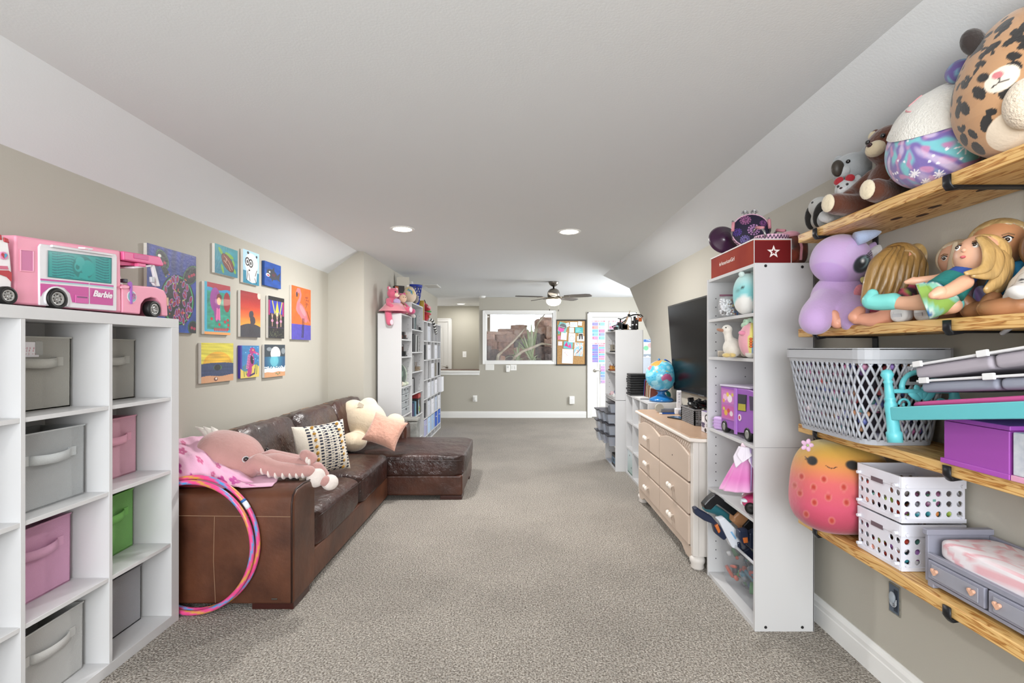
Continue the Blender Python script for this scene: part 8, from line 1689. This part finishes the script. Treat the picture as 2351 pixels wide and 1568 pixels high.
def crate(label, loc, seed):
    t = thing('plastic_crate', label, 'crate', loc, 0, 'white crates on the lowest shelf'); w, d, h = .2, .192, .148   # x, y, z
    for (m_, L_, nx, nm_) in ((TR(0, 0, .012), w, 6, 'near_wall'), (TR(0, d, .012), w, 6, 'far_wall'), (TR(0, 0, .012, 0, 0, PI/2), d, 7, 'room_wall'), (TR(w, 0, .012, 0, 0, PI/2), d, 7, 'back_wall')):
        g0 = holed(L_, h*.66, nx, 3, .0095, skip=((2, 2), (3, 2), (4, 2)) if nx == 7 else ()); g = G(); g.add(g0.v, g0.f, m_); g.obj(nm_, CRW, t, solid=.004)
    for (a, b, c, e) in ((-.004, w+.004, -.005, .003), (-.004, w+.004, d-.003, d+.005), (-.005, .003, 0, d), (w-.003, w+.005, 0, d)):
        B(a, b, c, e, h*.66+.012, h).obj('rim', CRW, t, bev=.002); B(a, b, c, e, 0, .014).obj('foot_rail', CRW, t, bev=.002)
    B(0, w, 0, d, 0, .005).obj('base', CRW, t)
    for (x, y) in ((.0, .012), (.012, .0), (w-.012, .0), (.0, d-.012)):
        for z in (.02, h-.03): G().cyl(.0055, -.012, .006, 10, TR(x-(.004 if x == 0 else 0), y-(.004 if y == 0 else 0), z, 0 if x == 0 else PI/2, PI/2 if x == 0 else 0, 0)).obj('peg', CRW, t)
    B(-.0056, -.0045, d*.38, d*.66, h*.70, h*.8).obj('handle_slot', M('6a5a62', .7), t)
    r = random.Random(seed); J = Jumble()
    for k in range(50):
        x, y, z = r.uniform(.02, w-.02), r.uniform(.02, d-.02), r.uniform(.02, .085)
        if r.random() < .75: 
            if r.random() < .5: x = r.uniform(.014, .03)
            else: y = r.uniform(.014, .03)
        J.put(lambda g: g.ell((x, y, z), (.016, .018, .016), nu=10, nv=7), r.choice(['8a5a9a', 'c98a7a', '9a9aa4', '6aa89a', 'd3d0d0', '2a2a34', 'b03a2c', '9ab04a', '2f7f8a', 'd98a4a', '7a4a6a']))
    J.obj('toys', t)
crate('lower white plastic crate with round holes beside the ombre plush', (1.2225, 1.542, Z4), 3)
crate('upper open white plastic crate stacked on the other crate', (1.2225, 1.542, Z4+.1535), 8)
# grey doll daybed
db = thing('doll_daybed', 'grey toy daybed with heart-knob drawers on the lowest shelf', 'doll bed', (1.23, 1.463, Z4)); DG = M('8f909e', .45, ns=6, na=.06)
B(0, .19, -.012, 0, .012, .165).obj('end_panel', DG, db, bev=.003); B(-.006, .196, -.016, .004, .15, .168).obj('end_cap', DG, db, bev=.003); B(.182, .192, -.6, -.012, .012, .15).obj('back_panel', DG, db, bev=.003)
B(.01, .18, -.6, -.012, .012, .09).obj('frame', DG, db, bev=.002); B(-.004, .01, -.6, -.012, .083, .1).obj('front_rail', DG, db, bev=.003); B(-.002, .01, -.6, -.012, .012, .022).obj('bottom_rail', DG, db, bev=.002)
for y in (-.012, -.3): B(-.002, .02, y-.02, y, 0, .015).obj('foot', DG, db, bev=.002)
for k in range(3):
    y1 = -.02-k*.185; dw = B(-.008, .004, y1-.175, y1, .026, .082).obj('drawer', M('8a8b9a', .45), db, bev=.003); B(-.011, -.008, y1-.16, y1-.015, .034, .074).obj('drawer_panel', M('93949f', .45), dw, bev=.003)
    for q in (.03, .145):
        P_ = [(.0, -.011), (.011, .002), (.0095, .008), (.005, .0095), (0, .005), (-.005, .0095), (-.0095, .008), (-.011, .002)]; G().prism(P_, 0, .008, TR(-.011, y1-q, .056, PI/2, 0, -PI/2)).obj('heart_knob', M('d6a78e', .45), dw, bev=.002)
t = thing('daybed_mattress', 'white and pink chevron mattress on the grey toy daybed', 'doll mattress', (1.322, 1.175, Z4+.091))
o = G().ell((0, 0, .03), (.085, .262, .034), nu=120, nv=60, e1=.35, e2=.25).obj('quilt', VC(.8, bs=40, bst=.3), t, smooth=True)
def f(c): s = c[:, 1]*40+3*np.abs(((c[:, 0]+c[:, 2]*.8)*22) % 2-1); return over(fill(len(c), 'e0d9de'), (np.sin(s*2.2) > .55)*.85, 'dba3ac')
paint(o, f)
o = B(-.045, .045, -.02, .02, 0, .008).obj('doll_comb', M('5a5c62', .4), None, loc=(1.28, 1.09, Z4+.1565), bev=.004); tag(o, 'small dark grey comb lying on the daybed mattress', 'comb')
# ---------------------------------------------------------------- open electrical box in the wall
oy0, oy1, oz0, oz1 = 1.82, 1.874, .297, .41
t = thing('electrical_box', 'uncovered electrical outlet box in the right wall below the lowest shelf', 'outlet', (RX-.001, (oy0+oy1)/2, oz0)); w_, h_ = (oy1-oy0)/2, oz1-oz0
B(-.003, 0, -w_, w_, 0, h_).obj('torn_edge', M('9a978c', .9, ns=40, h2='6a6860'), t); B(-.0045, -.003, -w_*.85, w_*.85, h_*.05, h_*.96).obj('metal_box', M('5f6c7c', .4, metal=.5), t); B(-.005, -.0045, -w_*.7, -w_*.0, h_*.12, h_*.85).obj('box_cavity', M('28323f', .6), t)
G().ell((-.008, .004, h_*.55), (.008, w_*.55, h_*.2), nu=16, nv=10).obj('wire_bundle', M('a3adb8', .35), t, smooth=True)
for k in range(3): G().tube([(-.008, w_*.6*math.cos(q), h_*(.42+.06*k)+.018*math.sin(q)) for q in np.linspace(PI, 2*PI, 9)], .0022, 6).obj('wire', M('b3bac2', .4), t, smooth=True)
